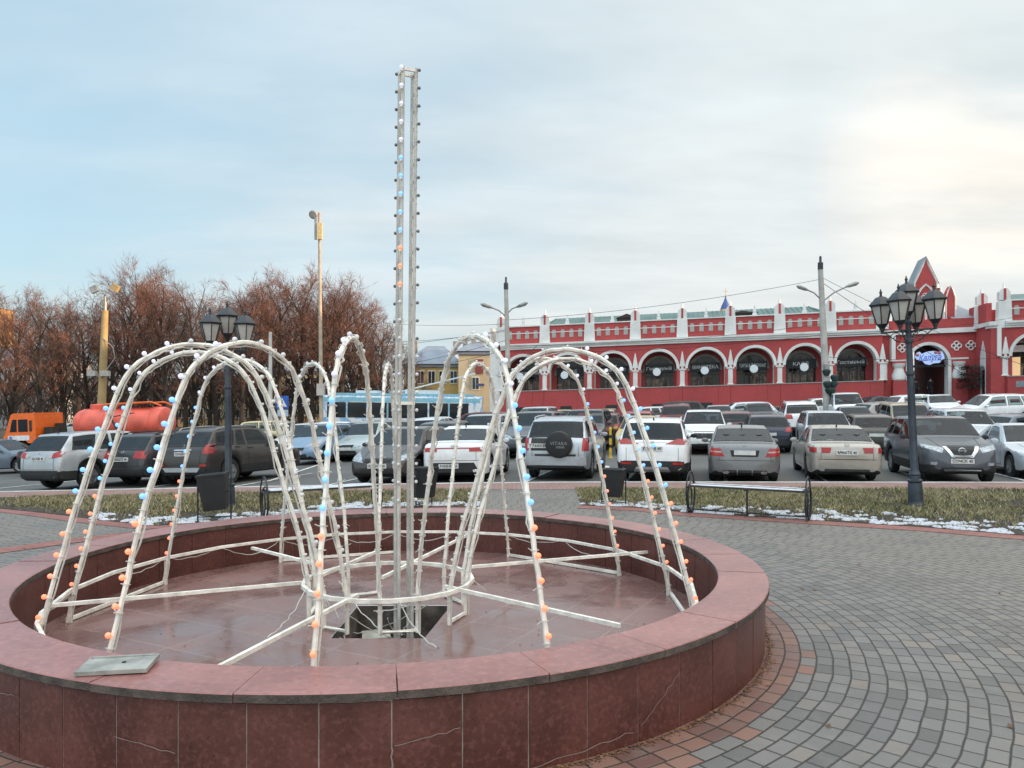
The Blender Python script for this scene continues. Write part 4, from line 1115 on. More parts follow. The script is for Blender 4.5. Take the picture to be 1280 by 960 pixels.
    def surf(yy, zz, end):
        sgn = 1 if end == 'f' else -1
        h, nn, _, _ = bvh.ray_cast(Vector((sgn * 4.5, yy, zz)), Vector((-sgn, 0, 0))); return h.x if h is not None else sgn * L / 2
    def plate(yy, zz, end, txt, col=None):
        sgn = 1 if end == 'f' else -1; x0 = surf(yy, zz, end) + sgn * .028
        b = MB(); b.box((x0 - sgn * .02, yy, zz), (.045, .525, .115), 0); po_ = b.build('license_plate', col or M_PLATE, root, smooth=False)
        if txt and lod == 0:
            text_mesh(txt, .105, rotm((0, sgn, 0), (0, 0, 1), (x0 + sgn * .005, yy, zz)), M_INK, 'lettering', po_, extrude=.001, width=.46, bold=.002)
        return po_
    W2 = W / 2; k = H / 1.46 if kind == 'sedan' else H / 1.62
    seen = 'r' if (rear and not o.get('center')) else 'f'
    ends = 'rf' if o.get('center') or o.get('both') else seen
    for end in ends:
        if end == 'r':
            zt_, zl = (.93, .74) if kind == 'sedan' else ((1.10, .86) if kind in ('suv', 'boxy', 'van') else (1.0, .78))
            zt_ *= k if kind == 'sedan' else H / (1.66 if kind in ('suv', 'boxy', 'van') else 1.5); zl *= k if kind == 'sedan' else H / (1.66 if kind in ('suv', 'boxy', 'van') else 1.5)
            for (q, mm) in o.get('tail', [([(.50, zl + .02), (.93, zl), (.95, zt_), (.55, zt_ - .02)], M_TAIL)]):
                both('taillight', [(yy * W2, zz) for yy, zz in q], mm, 'r', offs=.014)
            pz_, py_ = o.get('plate_at', (.80 if kind == 'sedan' else .82, 0)); plate(py_, pz_ * (k if 'plate_at' not in o else 1), 'r', o.get('plate'))
            if kind == 'sedan': decal('bumper', [(-.62 * W2, .27), (.62 * W2, .27), (.60 * W2, .36), (-.60 * W2, .36)], M_TRIM, 'r', offs=.006)
            else: decal('bumper', [(-.86 * W2, .34), (.86 * W2, .34), (.86 * W2, o.get('bump_z', .50)), (-.86 * W2, o.get('bump_z', .50))], M_TRIM, 'r', offs=.022, nx=10)
        else:
            hz = sh.p['zn'] - .14
            for (q, mm) in o.get('heads', [([(.42, hz - .03), (.90, hz + .05), (.93, hz + .17), (.52, hz + .09)], M_HEAD)]):
                both('headlight', [(yy * W2, zz) for yy, zz in q], mm, 'f', offs=.010)
            gq = o.get('grille', [(-.36, hz - .03), (.36, hz - .03), (.42, hz + .08), (-.42, hz + .08)])
            decal('grille', [(yy * W2, zz) for yy, zz in gq], M_TRIM, 'f', offs=.012)
            decal('air_intake', [(-.58 * W2, .30), (.58 * W2, .30), (.50 * W2, .44), (-.50 * W2, .44)], M_TRIM, 'f', offs=.010)
            plate(0, o.get('fplate_z', .50 * k), 'f', o.get('plate'))
    for d in o.get('decals', []):
        name, quad, mm, end = d[:4]; kw = d[4] if len(d) > 4 else {}
        quad = [(yy * W2, zz) for yy, zz in quad]
        if kw.pop('mirror', False) if isinstance(kw, dict) and 'mirror' in kw else False: both(name, quad, mm, end, **kw)
        else: decal(name, quad, mm, end, **kw)
    for (kind_e, yy, zz, end, sc) in o.get('badge', []):
        sgn = 1 if end == 'f' else -1; b = MB(); M = rotm((0, sgn, 0), (0, 0, 1), (surf(yy, zz, end) + sgn * .022, yy, zz)) @ Matrix.Scale(sc, 4)
        emblem(b, kind_e, M); b.build('badge', M_CHROME, root)
    # wheels
    tm, rm_ = wheel_meshes(sh.rw, lod)
    for d in (sh.wf, sh.wr):
        for s_ in (1, -1):
            w = link('wheel', tm, root, (L / 2 - d, s_ * (W2 - .125), sh.rw)); link('rim', rm_, w)
    # door mirrors
    for s_ in (1, -1):
        b = MB(); d = p['cowl'] + .38; P = sh.sec(d); yy, zz = P[6]
        c = Vector((L / 2 - d, s_ * (yy + .12), zz + .07))
        b.lathe([(0, -.055), (.062, -.045), (.078, 0), (.07, .05), (0, .06)], 8, c, M=Matrix.Rotation(R(90), 3, 'Y') @ Matrix.Diagonal((.85, 1.35, 1)))
        b.tube([(L / 2 - d, s_ * (yy - .03), zz + .02), (L / 2 - d, s_ * (yy + .08), zz + .05)], .02, 5)
        b.build('mirror', o.get('mirror_m', pnt if not o.get('clad') else M_TRIM), root)
    if lod == 0:
        for q0, q1 in ((2.4, 6.1), (21.6, 17.9)):
            b = MB()
            for d in (p['cowl'] + .16, mid + .005, min(r_end_b + .05, sh.wr - .12)):
                A_ = [sh.Sn(d - .006, q0 + (q1 - q0) * i / 8, .0035) for i in range(9)]; B_ = [sh.Sn(d + .006, q0 + (q1 - q0) * i / 8, .0035) for i in range(9)]
                b.strip(A_, B_)
            A_ = [sh.Sn(p['cowl'] + .16 + (sh.wr - sh.Ra - .05 - p['cowl'] - .16) * i / 12, q0 + .05, .0035) for i in range(13)]
            b.strip(A_, [v + Vector((0, 0, .012)) for v in A_]); b.build('panel_gap', M_GAP, root, fix=False)
        for q in (5.55, 24 - 5.55):
            for d in (mid - .22, min(r_end_b - .12, sh.wr - .3)):
                b = MB(); b.tube([sh.Sn(d, q, .004), sh.Sn(d + .02, q, .03), sh.Sn(d + .17, q, .03), sh.Sn(d + .19, q, .004)], .012, 5); b.build('door_handle', o.get('handle_m', pnt), root)
        if 'r' in ends:
            zs_ = .60 if kind == 'sedan' else .58
            decal('panel_gap', [(-.93 * W2, zs_), (.93 * W2, zs_), (.93 * W2, zs_ + .010), (-.93 * W2, zs_ + .010)], M_GAP, 'r', offs=.004, nx=12, ny=1)
            for s_ in (1, -1): decal('panel_gap', [(s_ * .70 * W2, zs_), (s_ * .71 * W2, zs_), (s_ * .71 * W2, zs_ + .34), (s_ * .70 * W2, zs_ + .34)], M_GAP, 'r', offs=.004, nx=1, ny=5)
        else:
            for s_ in (1, -1): decal('panel_gap', [(s_ * .50 * W2, sh.p['zn'] + .02), (s_ * .51 * W2, sh.p['zn'] + .02), (s_ * .62 * W2, sh.p['zh'] - .03), (s_ * .61 * W2, sh.p['zh'] - .03)], M_GAP, 'f', offs=.004, nx=1, ny=6)
    if o.get('rails'):
        for s_ in (1, -1):
            b = MB(); q = 9.9 if s_ > 0 else 14.1
            b.tube([sh.Sn(p['wt'] + .12, q, .0)] + [sh.Sn(p['wt'] + .25 + (sh.rt - p['wt'] - .45) * i / 8, q, .045) for i in range(9)] + [sh.Sn(sh.rt - .1, q, .0)], .018, 5); b.build('roof_rail', o['rails'], root)
    if o.get('antenna'):
        b = MB(); v = sh.Sn(sh.rt - .12, 12, 0); b.tube([v, v + Vector((-.03, 0, .05)), v + Vector((-.16, 0, .09))], [.025, .018, .004], 5); b.build('antenna', M_TRIM, root)
    if o.get('exhaust'):
        for s_ in (1, -1):
            b = MB(); M = Matrix.Rotation(R(90), 3, 'Y'); b.lathe([(.05, 0), (.05, .12), (.042, .12), (.040, .0)], 10, (-L / 2 - .015, s_ * .52 * W2, .30), M=M @ Matrix.Diagonal((.7, 1.5, 1))); b.build('exhaust', M_CHROME, root)
    root['_k'] = 1; del root['_k']
    return root, sh, surf

# ---- the front row, left to right
car('silver crossover seen from behind, first on the left in the front row', 'crossover', 'suv', 4.3, 1.77, 1.62, P_SILVER, (48, 21.0), yaw=24, lod=0, opts=dict(plate='Н317ОР 40', plate_at=(.88, 0), clad=1, antenna=1, bump_z=.56,
    tail=[([(.46, .90), (.62, .90), (.62, 1.02), (.46, .97)], M_TAILW), ([(.62, .89), (.93, .93), (.94, 1.10), (.62, 1.03)], M_TAIL)], badge=[('triple', 0, 1.03, 'r', .9)]))
car('dark grey crossover seen from behind, between the silver crossover and the dark brown off-roader', 'crossover', 'suv', 4.45, 1.80, 1.53, P_DGREY, (152, 21.6), yaw=23, lod=0, opts=dict(plate='М025СЕ 40', plate_at=(.78, 0), clad=1, rails=M_TRIM, badge=[('oval', 0, .98, 'r', .9)]))
car('dusty dark brown off-roader with roof rails and a silver rear skid plate', 'off-roader', 'suv', 4.25, 1.82, 1.62, P_BROWN, (228, 21.2), yaw=22, lod=0, glass=M_GLASSL, opts=dict(name='off_road_car', plate='О245ВН 40', plate_at=(.90, 0), rails=M_RIMM, clad=1, badge=[('diamond', 0, 1.10, 'r', 1.0)],
    tail=[([(.78, .90), (.97, .90), (.97, 1.16), (.80, 1.14)], M_TAIL)],
    decals=[('chrome_strip', [(-.34, .985), (.34, .985), (.34, 1.02), (-.34, 1.02)], M_CHROME, 'r', dict(offs=.022)), ('skid_plate', [(-.62, .40), (.62, .40), (.74, .52), (-.74, .52)], M_SILV if 'M_SILV' in globals() else P_SILVER, 'r', dict(offs=.045)), ('reflector', [(.70, .56), (.90, .56), (.90, .61), (.70, .61)], M_TAIL, 'r', dict(offs=.03, mirror=True))]))
car('dark brown hatchback parked nose towards the bench, behind the central mast', 'hatchback', 'hatch', 4.3, 1.78, 1.47, P_BROWN, (472, 20.1), rear=False, lod=0, opts=dict(plate='К648НТ 40', badge=[('oval', 0, .76, 'f', .9)],
    heads=[([(.46, .58), (.92, .66), (.90, .86), (.54, .70)], M_HEAD)], grille=[(-.40, .60), (.40, .60), (.44, .69), (-.44, .69)], fplate_z=.50))
car('white sedan seen from behind, red strip between its tail lamps', 'sedan', 'sedan', 4.4, 1.73, 1.47, P_WHITE, (567, 20.0), yaw=9, lod=0, opts=dict(plate='Р430НМ 40', plate_at=(.46, .12), antenna=1, badge=[('oval', 0, .99, 'r', .9)],
    tail=[([(.50, .84), (.95, .84), (.97, .95), (.50, .94)], M_TAIL)],
    decals=[('light_strip', [(-.5, .915), (.5, .915), (.5, .94), (-.5, .94)], M_TAIL, 'r', dict(offs=.012)), ('bumper_insert', [(-.80, .31), (.80, .31), (.64, .55), (-.64, .55)], M_TRIM, 'r', dict(offs=.007))]), ov=dict(ztr=1.06))
vit, vsh, vsf = car('silver off-roader with a black-covered spare wheel on its tailgate', 'off-roader', 'suv', 4.3, 1.78, 1.70, P_SILVER, (694, 20.4), lod=0, opts=dict(name='off_road_car', plate='Т760КВ', plate_at=(.93, -.48 * -1), rails=P_SILVER, bump_z=.40,
    tail=[([(.80, .80), (.97, .80), (.97, 1.12), (.82, 1.14)], M_TAIL)],
    decals=[('plate_recess', [(.06, .80), (.74, .80), (.74, 1.13), (.06, 1.13)], M_TRIM, 'r', dict(offs=.010)), ('bumper', [(-.90, .42), (.90, .42), (.90, .64), (-.90, .64)], P_SILVER, 'r', dict(offs=.06)), ('bumper_slot', [(-.62, .66), (.62, .66), (.62, .71), (-.62, .71)], M_TRIM, 'r', dict(offs=.02))]), ov=dict(tumble=.24))
b = MB(); xs_ = vsf(-.12, 1.0, 'r'); M = Matrix.Rotation(R(90), 3, 'Y')
b.lathe([(.0, -.20), (.27, -.20), (.335, -.185), (.355, -.15), (.355, .0), (.33, .03), (0, .03)], 30, (xs_ - .02, -.12, .97), M=M)
sp = b.build('spare_wheel', mat('spare_cover', (.010, .010, .011), .45), vit)
text_mesh('VITARA', .13, rotm((0, -1, 0), (0, 0, 1), (xs_ - .225, -.12, 1.0)), mat('faded_print', (.22, .22, .22), .6), 'lettering', sp, width=.44, shear=.2)
text_mesh('SUZUKI', .07, rotm((0, -1, 0), (0, 0, 1), (xs_ - .225, -.17, .90)), mat('faded_print_light', (.40, .40, .40), .6), 'lettering', sp, width=.22)
car('white crossover seen from behind with pointed red tail lamps, behind the litter bin', 'crossover', 'suv', 4.55, 1.85, 1.66, P_WHITE, (815, 19.5), lod=0, opts=dict(plate='Р337УВ 40', plate_at=(.90, .0), clad=1, rails=P_WHITE, antenna=1, bump_z=.58, badge=[('oval', 0, 1.06, 'r', .9)],
    tail=[([(.36, 1.02), (.95, 1.0), (1.0, 1.12), (.70, 1.15)], M_TAIL)],
    decals=[('chrome_strip', [(-.42, 1.07), (.42, 1.07), (.42, 1.095), (-.42, 1.095)], M_CHROME, 'r', dict(offs=.016)), ('reflector', [(.56, .50), (.82, .50), (.82, .56), (.56, .56)], M_TAIL, 'r', dict(offs=.035, mirror=True)), ('skid_plate', [(-.5, .33), (.5, .33), (.42, .44), (-.42, .44)], M_RIMM, 'r', dict(offs=.04))]), ov=dict(tumble=.30, rt=.62))
car('dusty grey sedan with twin exhausts, seen behind the left end of the right bench', 'sedan', 'sedan', 4.6, 1.78, 1.45, P_GREY, (931, 19.4), lod=0, opts=dict(plate='', plate_at=(.80, 0), exhaust=1, antenna=1, badge=[('star', 0, .98, 'r', 1.2)],
    tail=[([(.56, .70), (.96, .72), (.92, .92), (.66, .90)], M_TAIL), ([(.62, .80), (.94, .81), (.94, .84), (.64, .83)], M_TAILW)],
    decals=[('plate_recess', [(-.36, .70), (.36, .70), (.40, .86), (-.40, .86)], M_TRIM, 'r', dict(offs=.008)), ('diffuser_fin', [(-.22, .24), (-.19, .24), (-.19, .36), (-.22, .36)], M_RIMM, 'r', dict(offs=.03)), ('diffuser_fin', [(.19, .24), (.22, .24), (.22, .36), (.19, .36)], M_RIMM, 'r', dict(offs=.03))]))
car('beige silver sedan seen from behind with clear-edged tail lamps, behind the right bench', 'sedan', 'sedan', 4.7, 1.78, 1.44, P_BEIGE, (1059, 19.7), lod=0, glass=M_GLASSL, opts=dict(plate='М966ТК 40', plate_at=(.78, 0), antenna=1, badge=[('wing_ring', 0, .97, 'r', 1.0)],
    tail=[([(.46, .77), (.70, .77), (.70, .91), (.42, .91)], M_TAIL), ([(.70, .77), (.82, .77), (.82, .91), (.70, .91)], M_TAILW), ([(.82, .77), (.98, .79), (.98, .91), (.82, .91)], M_TAIL)],
    decals=[('bumper_crease', [(-.9, .60), (.9, .60), (.9, .615), (-.9, .615)], M_GAP, 'r', dict(offs=.004))]))
car('dark grey crossover, nose to the kerb, chrome V grille, beside the right street lamp', 'crossover', 'suv', 4.65, 1.82, 1.70, P_GRAPH, (1203, 19.2), rear=False, lod=0, opts=dict(plate='О294СК 40', fplate_z=.60, clad=1, badge=[('bar_ring', 0, .86, 'f', 1.25)],
    heads=[([(.50, .80), (.92, .92), (.93, 1.0), (.44, .92)], M_HEAD), ([(.62, .50), (.78, .50), (.78, .57), (.62, .57)], M_HEAD)],
    grille=[(-.22, .74), (.22, .74), (.38, .95), (-.38, .95)],
    decals=[('chrome_v', [(.18, .70), (.27, .70), (.46, .95), (.36, .95)], M_CHROME, 'f', dict(offs=.03, mirror=True)), ('chrome_v', [(-.27, .70), (.27, .70), (.24, .745), (-.24, .745)], M_CHROME, 'f', dict(offs=.028)), ('chrome_strip', [(-.44, .355), (.44, .355), (.46, .385), (-.46, .385)], M_CHROME, 'f', dict(offs=.03)), ('bonnet_crease', [(-.42, .965), (.42, .965), (.42, .975), (-.42, .975)], M_GAP, 'f', dict(offs=.004))]), ov=dict(zn=.92, zh=1.14))
car('pale silver sedan cut by the right edge of the photo in the front row', 'sedan', 'sedan', 4.5, 1.76, 1.47, P_PALE, (1322, 20.3), rear=False, lod=0, glass=M_GLASSL)
# ---- rows behind: label, kind, L, W, H, paint, picture x, distance, mode (r rear, f front, or heading in degrees about its middle), options
ROWS = [
 ('light blue compact van facing the camera beside the cream estate', 'hatchback', 'hatch', 4.02, 1.72, 1.54, P_LBLUE, 370, 29.5, 'f', dict(glass=1, opts=dict(heads=[([(.48, .70), (.90, .74), (.88, .98), (.56, .92)], M_TAILW)]))),
 ('white estate half hidden behind the light blue compact van', 'estate', 'wagon', 4.5, 1.78, 1.52, P_WHITE, 352, 34, 'f', {}),
 ('dark grey hatchback beside the light blue compact van', 'hatchback', 'hatch', 4.0, 1.70, 1.48, P_DGREY, 412, 32, 'f', {}),
 ('silver estate in the row behind the light blue compact van', 'estate', 'wagon', 4.4, 1.75, 1.5, P_PALE, 398, 41, 250, {}),
 ('pale green-grey sedan facing the camera behind the front arch', 'sedan', 'sedan', 4.3, 1.74, 1.52, P_GREEN, 432, 30.5, 'f', {}),
 ('silver estate standing across behind the pale green-grey sedan', 'estate', 'wagon', 4.4, 1.75, 1.52, P_GREY, 468, 36, 255, {}),
 ('blue-grey sedan seen from the side at the far left edge', 'sedan', 'sedan', 4.6, 1.77, 1.46, P_BLUEG, 0, 33, 92, {}),
 ('black sedan seen from the side in front of the orange tank truck', 'sedan', 'sedan', 4.5, 1.76, 1.44, P_BLACK, 104, 31, 95, {}),
 ('silver sedan behind the dark grey crossover, under the orange tank', 'sedan', 'sedan', 4.6, 1.76, 1.46, P_PALE, 206, 31.5, 248, dict(glass=1)),
 ('cream old boxy estate seen from the side before the park', 'estate', 'boxy', 4.3, 1.70, 1.66, P_CREAM, 320, 45, 270, dict(glass=1, opts=dict(mirror_m=M_TRIM))),
 ('beige-silver estate with red lamps seen from behind beside the trolleybus', 'estate', 'wagon', 4.5, 1.76, 1.56, P_PALE, 528, 35, 'r', {}),
 ('black hatchback seen between the mast tubes and the white sedan', 'hatchback', 'hatch', 4.2, 1.75, 1.5, P_BLACK, 541, 27.5, 'r', {}),
 ('dark crossover with silver bonnet facing the camera behind the white sedan', 'crossover', 'suv', 4.4, 1.8, 1.68, P_SILVER, 588, 28.5, 'f', {}),
 ('maroon crossover seen from the side before the trolleybus tail', 'crossover', 'suv', 4.5, 1.82, 1.68, P_MAROON, 596, 39, 290, {}),
 ('red hatchback seen from behind beside the maroon crossover', 'hatchback', 'hatch', 4.0, 1.7, 1.48, P_RED, 622, 34, 'r', {}),
 ('big grey crossover facing the camera left of the silver off-roader', 'crossover', 'suv', 4.9, 1.95, 1.74, P_GRAPH, 655, 28.5, 'f', dict(opts=dict(badge=[('rings', 0, .86, 'f', 1.0)], grille=[(-.30, .56), (.30, .56), (.36, .92), (-.36, .92)]))),
 ('pale silver minivan in the row behind the big grey crossover', 'minivan', 'van', 4.6, 1.8, 1.82, P_PALE, 661, 39, 'f', dict(glass=1)),
 ('cream sedan beside the red wall behind the pale silver minivan', 'sedan', 'sedan', 4.5, 1.75, 1.5, P_CREAM, 694, 47, 'f', {}),
 ('dark grey off-roader facing the camera behind the spare-wheel off-roader', 'off-roader', 'suv', 4.7, 1.88, 1.76, P_DGREY, 724, 30.5, 'f', dict(glass=1, opts=dict(name='off_road_car'))),
 ('maroon hatchback seen from behind right of the dark grey off-roader', 'hatchback', 'hatch', 4.2, 1.74, 1.5, P_MAROON, 752, 35, 'r', {}),
 ('pale gold estate seen from behind next to the yellow bollard', 'estate', 'wagon', 4.4, 1.74, 1.55, P_GOLD, 752, 42, 'r', {}),
 ('yellow taxi facing the camera behind the white crossover', 'sedan', 'sedan', 4.4, 1.74, 1.49, P_YEL, 795, 29.5, 'f', dict(glass=1)),
 ('red hatchback seen from behind over the yellow taxi', 'hatchback', 'hatch', 4.1, 1.72, 1.5, P_RED, 796, 37, 'r', {}),
 ('silver estate seen from the side over the red hatchback', 'estate', 'wagon', 4.5, 1.76, 1.52, P_SILVER, 802, 46, 262, {}),
 ('black crossover seen from the side below the wall grating', 'crossover', 'suv', 4.6, 1.84, 1.70, P_BLACK, 840, 52, 280, {}),
 ('dark maroon off-roader seen from behind left of the white crossover', 'off-roader', 'suv', 4.5, 1.82, 1.7, P_MAROON, 846, 41, 'r', dict(opts=dict(name='off_road_car'))),
 ('white crossover facing the camera with a black grille', 'crossover', 'suv', 4.55, 1.84, 1.68, P_WHITE, 880, 29.5, 'f', dict(opts=dict(badge=[('wing_ring', 0, .80, 'f', 1.3)], plate='', grille=[(-.30, .64), (.30, .64), (.44, .90), (-.44, .90)], heads=[([(.46, .84), (.92, .90), (.94, .97), (.46, .92)], M_HEAD)]))),
 ('silver sedan facing the camera behind the white crossover with black grille', 'sedan', 'sedan', 4.5, 1.75, 1.46, P_SILVER, 900, 43, 'f', {}),
 ('pale blue-silver estate seen from the side beside the red wall', 'estate', 'wagon', 4.6, 1.78, 1.5, P_PALE, 924, 49, 275, dict(glass=1)),
 ('dark red hatchback seen from behind right of the white crossover with black grille', 'hatchback', 'hatch', 4.0, 1.7, 1.5, P_MAROON, 921, 34, 'r', {}),
 ('navy hatchback seen from behind between the grey and the beige sedan', 'hatchback', 'hatch', 4.35, 1.77, 1.50, P_NAVY, 962, 30, 'r', dict(opts=dict(plate='', tail=[([(.66, .84), (.98, .86), (1.0, 1.06), (.74, 1.02)], M_TAIL)]))),
 ('dark grey sedan facing the camera over the navy hatchback', 'sedan', 'sedan', 4.5, 1.75, 1.46, P_DGREY, 952, 44, 'f', {}),
 ('black sedan seen from the side against the red wall', 'sedan', 'sedan', 4.6, 1.78, 1.45, P_BLACK, 934, 56, 268, {}),
 ('white off-roader seen from behind with roof rails, below the man in dark clothes', 'off-roader', 'suv', 4.5, 1.82, 1.72, P_WHITE, 1004, 38, 'r', dict(opts=dict(name='off_road_car', rails=P_WHITE))),
 ('white hatchback against the red wall behind the white off-roader', 'hatchback', 'hatch', 4.1, 1.72, 1.52, P_WHITE, 1018, 50, 272, {}),
 ('cream-silver crossover facing the camera behind the beige sedan', 'crossover', 'suv', 4.4, 1.78, 1.62, P_PALE, 1042, 28.5, 'f', {}),
 ('white minivan facing the camera at the foot of the concrete pole', 'minivan', 'van', 4.6, 1.82, 1.86, P_WHITE, 1066, 44, 'f', {}),
 ('blue-silver sedan facing the camera before the white minivan', 'sedan', 'sedan', 4.4, 1.74, 1.46, P_BLUEG, 1078, 36, 'f', {}),
 ('navy sedan seen from the side beyond the white minivan', 'sedan', 'sedan', 4.5, 1.76, 1.45, P_NAVY, 1092, 54, 265, {}),
 ('dark olive hatchback seen from behind beside the dark grey crossover', 'hatchback', 'hatch', 4.2, 1.74, 1.5, P_OLIVE, 1096, 29, 'r', {}),
 ('dull silver hatchback over the roof of the dark olive hatchback', 'hatchback', 'hatch', 4.1, 1.72, 1.5, P_DKSILV, 1112, 41, 80, {}),
 ('white hatchback seen from the side below the gate steps', 'hatchback', 'hatch', 4.3, 1.76, 1.52, P_WHITE, 1150, 49, 85, dict(glass=1)),
 ('pale gold minivan roof showing over the dark grey crossover', 'minivan', 'van', 4.5, 1.80, 1.70, P_GOLD, 1148, 33, 'f', {}),
 ('white sedan below the gate between two silver cars', 'sedan', 'sedan', 4.5, 1.76, 1.46, P_WHITE, 1188, 46, 'f', {}),
 ('large pale silver crossover facing the camera right of the dark grey crossover', 'crossover', 'suv', 4.7, 1.84, 1.66, P_PALE, 1228, 28, 'f', dict(glass=1)),
 ('white crossover seen from the side before the right wing of the arcade', 'crossover', 'suv', 4.6, 1.85, 1.70, P_WHITE, 1240, 41, 275, dict(glass=1)),
 ('blue-grey hatchback seen from the side at the right edge', 'hatchback', 'hatch', 4.2, 1.75, 1.5, P_BLUEG, 1285, 30, 75, dict(glass=1)),
 ('white sedan parked beyond the park trees, left of the ochre pole', 'sedan', 'sedan', 4.4, 1.75, 1.46, P_WHITE, 92, 100, 270, {}),
 ('dark blue sedan parked beyond the park trees, above the light blue compact van', 'sedan', 'sedan', 4.4, 1.75, 1.46, P_NAVY, 352, 98, 270, {}),
]
for (lab, cat, kind, L, W, H, pn, x, Y, mode, ex) in ROWS:
    ex = dict(ex); op = dict(ex.get('opts', {})); gl = M_GLASSL if ex.get('glass') else None
    lod = 1 if Y < 33 else 2
    if mode == 'r': car(lab, cat, kind, L, W, H, pn, (x, Y), lod=lod, glass=gl, opts=op)
    elif mode == 'f': car(lab, cat, kind, L, W, H, pn, (x, Y), rear=False, lod=lod, glass=gl, opts=op)
    else: op['center'] = 1; car(lab, cat, kind, L, W, H, pn, (x, Y), yaw=mode, lod=lod, glass=gl, opts=op)

# ------------------------------------------------------------------ orange tank truck
def truck():
    Y = 44; X = px(117, Y); z = g(X, Y) + ROAD - .05
    t = empty('tank_truck', (X, Y, z), 'orange municipal tank truck with ribbed hose rack, facing left before the park', 'truck'); t.rotation_euler = (0, .03, R(180 - 4))
    MO = mat('orange_truck_paint', (.75, .135, .015), .45, var=.12); MR = mat('faded_red_tank_paint', (.66, .115, .075), .5, var=.18, scale=1.5); MD = mat('truck_chassis', (.030, .029, .024), .8, var=.4, scale=4)
    MW = mat('truck_sign_white', (.62, .63, .66), .5); LX = 4.45   # x forward
    b = MB(); w = 1.2
    prof = [(LX, .75), (LX + .02, 1.35), (LX - .10, 1.55), (LX - .42, 2.55), (LX - .55, 2.66), (LX - 1.85, 2.68), (LX - 1.9, 1.0), (LX - 1.45, .98), (LX - 1.2, 1.18), (LX - .75, 1.18), (LX - .5, .75)]
    b.prism(prof, lambda a, c, d: (a, d, c), -w, w); b.build('cab', MO, t, angle=20)
    for s_ in (-1, 1):
        for x0, x1, x2, x3 in ((LX - .36, LX - .78, LX - .78, LX - .52), (LX - .86, LX - 1.42, LX - 1.42, LX - .86)):
            b = MB(); b.prism([(x0, 1.62), (x1, 1.62), (x2, 2.32), (x3, 2.32)], lambda a, c, d: (a, d, c), s_ * (w - .02), s_ * (w + .006)); b.build('side_window', M_WIN, t, smooth=False)
        b = MB(); b.box((LX - .88, s_ * (w + .01), 1.28), (1.25, .02, .28)); b.build('sign_panel', MW, t, smooth=False)
        b = MB(); b.box((LX - .42, s_ * (w + .012), 1.29), (.16, .02, .18)); b.build('emblem', mat('emblem_blue', (.06, .16, .45), .5), t, smooth=False)
        b = MB(); b.box((LX - 1.6, s_ * (w + .01), 1.95), (.14, .05, .6)); b.build('air_vent', MD, t, smooth=False)
    b = MB(); b.prism([(LX - .19, 1.66), (LX - .40, 2.42), (LX - .36, 2.44), (LX - .15, 1.68)], lambda a, c, d: (a, d, c), -1.02, 1.02); b.build('windshield', M_WIN, t, smooth=False)
    b = MB(); b.box((LX + .04, 0, .78), (.2, 2.4, .32)); b.build('bumper', MD, t, smooth=False)
    b = MB()
    for s_ in (-1, 1): b.box((-.2, s_ * .42, .95), (8.6, .10, .26))
    for x in (-3.8, -2.2, -.6, 1, 2.4): b.box((x, 0, .95), (.12, .8, .2))
    b.box((2.0, .75, .95), (.9, .5, .5)); b.box((2.0, -.75, 1.0), (.8, .5, .6)); b.box((2.15, .3, 1.5), (.5, .9, .7)); b.box((2.3, -.55, 1.6), (.35, .5, .9))
    b.build('chassis', MD, t, smooth=False)
    M = Matrix.Rotation(R(90), 3, 'Y')
    b = MB(); b.lathe([(0, -4.55), (.55, -4.52), (.80, -4.42), (.86, -4.25), (.86, .35), (.80, .52), (.55, .62), (0, .65)], 28, (0, 0, 1.95), M=M @ Matrix.Diagonal((1, 1.28, 1)))
    for x in (-3.9, -2.6, -1.2, .1): b.lathe([(.862, x - .03), (.877, x - .02), (.877, x + .02), (.862, x + .03)], 28, (0, 0, 1.95), M=M @ Matrix.Diagonal((1, 1.28, 1)))
    b.build('tank', MR, t)
    b = MB(); b.lathe([(.36, 2.75), (.36, 3.02), (.33, 3.06), (0, 3.08)], 16, (-.3, 0, 0)); b.build('tank_hatch', MR, t)
    b = MB()
    for s_ in (-.7, .7): b.tube([(-.9, s_, 2.72), (-1.2, s_, 3.02), (-3.9, s_, 3.08), (-4.5, s_, 2.85)], .05, 5)
    for x in (-1.4, -2.2, -3.0, -3.8): b.tube([(x, -.7, 3.05), (x, .7, 3.05)], .04, 5)
    b.box((-2.5, 0, 3.06), (2.9, 1.1, .06)); b.build('top_rack', MO, t)
    b = MB(); b.tube([(-1.6, 1.13, 2.6), (-1.9, 1.25, 2.2), (-2.2, 1.2, 1.5), (-2.6, 1.2, 1.1)], .05, 6); b.tube([(-1.8, 1.2, 2.3), (-3.2, 1.22, 2.5)], .03, 5); b.build('hose', MD, t)
    for x in (LX - .98, -2.0, -3.35):
        for s_ in (-1, 1):
            w_ = MB(); w_.lathe([(.3, -.16), (.46, -.16), (.52, -.1), (.52, .1), (.46, .16), (.3, .16), (.26, .05), (0, .05)], 20, M=Matrix.Rotation(R(90), 3, 'X')); o = w_.build('wheel', M_TYRE, t); o.location = (x, s_ * 1.02, .52)
            if x < 0:
                A = [(x + .66 * math.cos(a), s_ * .86, .56 + .66 * math.sin(a)) for a in np.linspace(.15, math.pi - .15, 12)]; B = [(p[0], s_ * 1.22, p[2]) for p in A]
                f = MB(); f.strip(A, B); f.strip([(p[0] * 1.0, p[1], p[2] + .03) for p in A], [(p[0], p[1], p[2] + .03) for p in B]); f.strip(B, [(p[0], p[1], p[2] + .03) for p in B]); f.build('mudguard', mat('mud_grey', (.075, .068, .058), .9, var=.3), t)
truck()

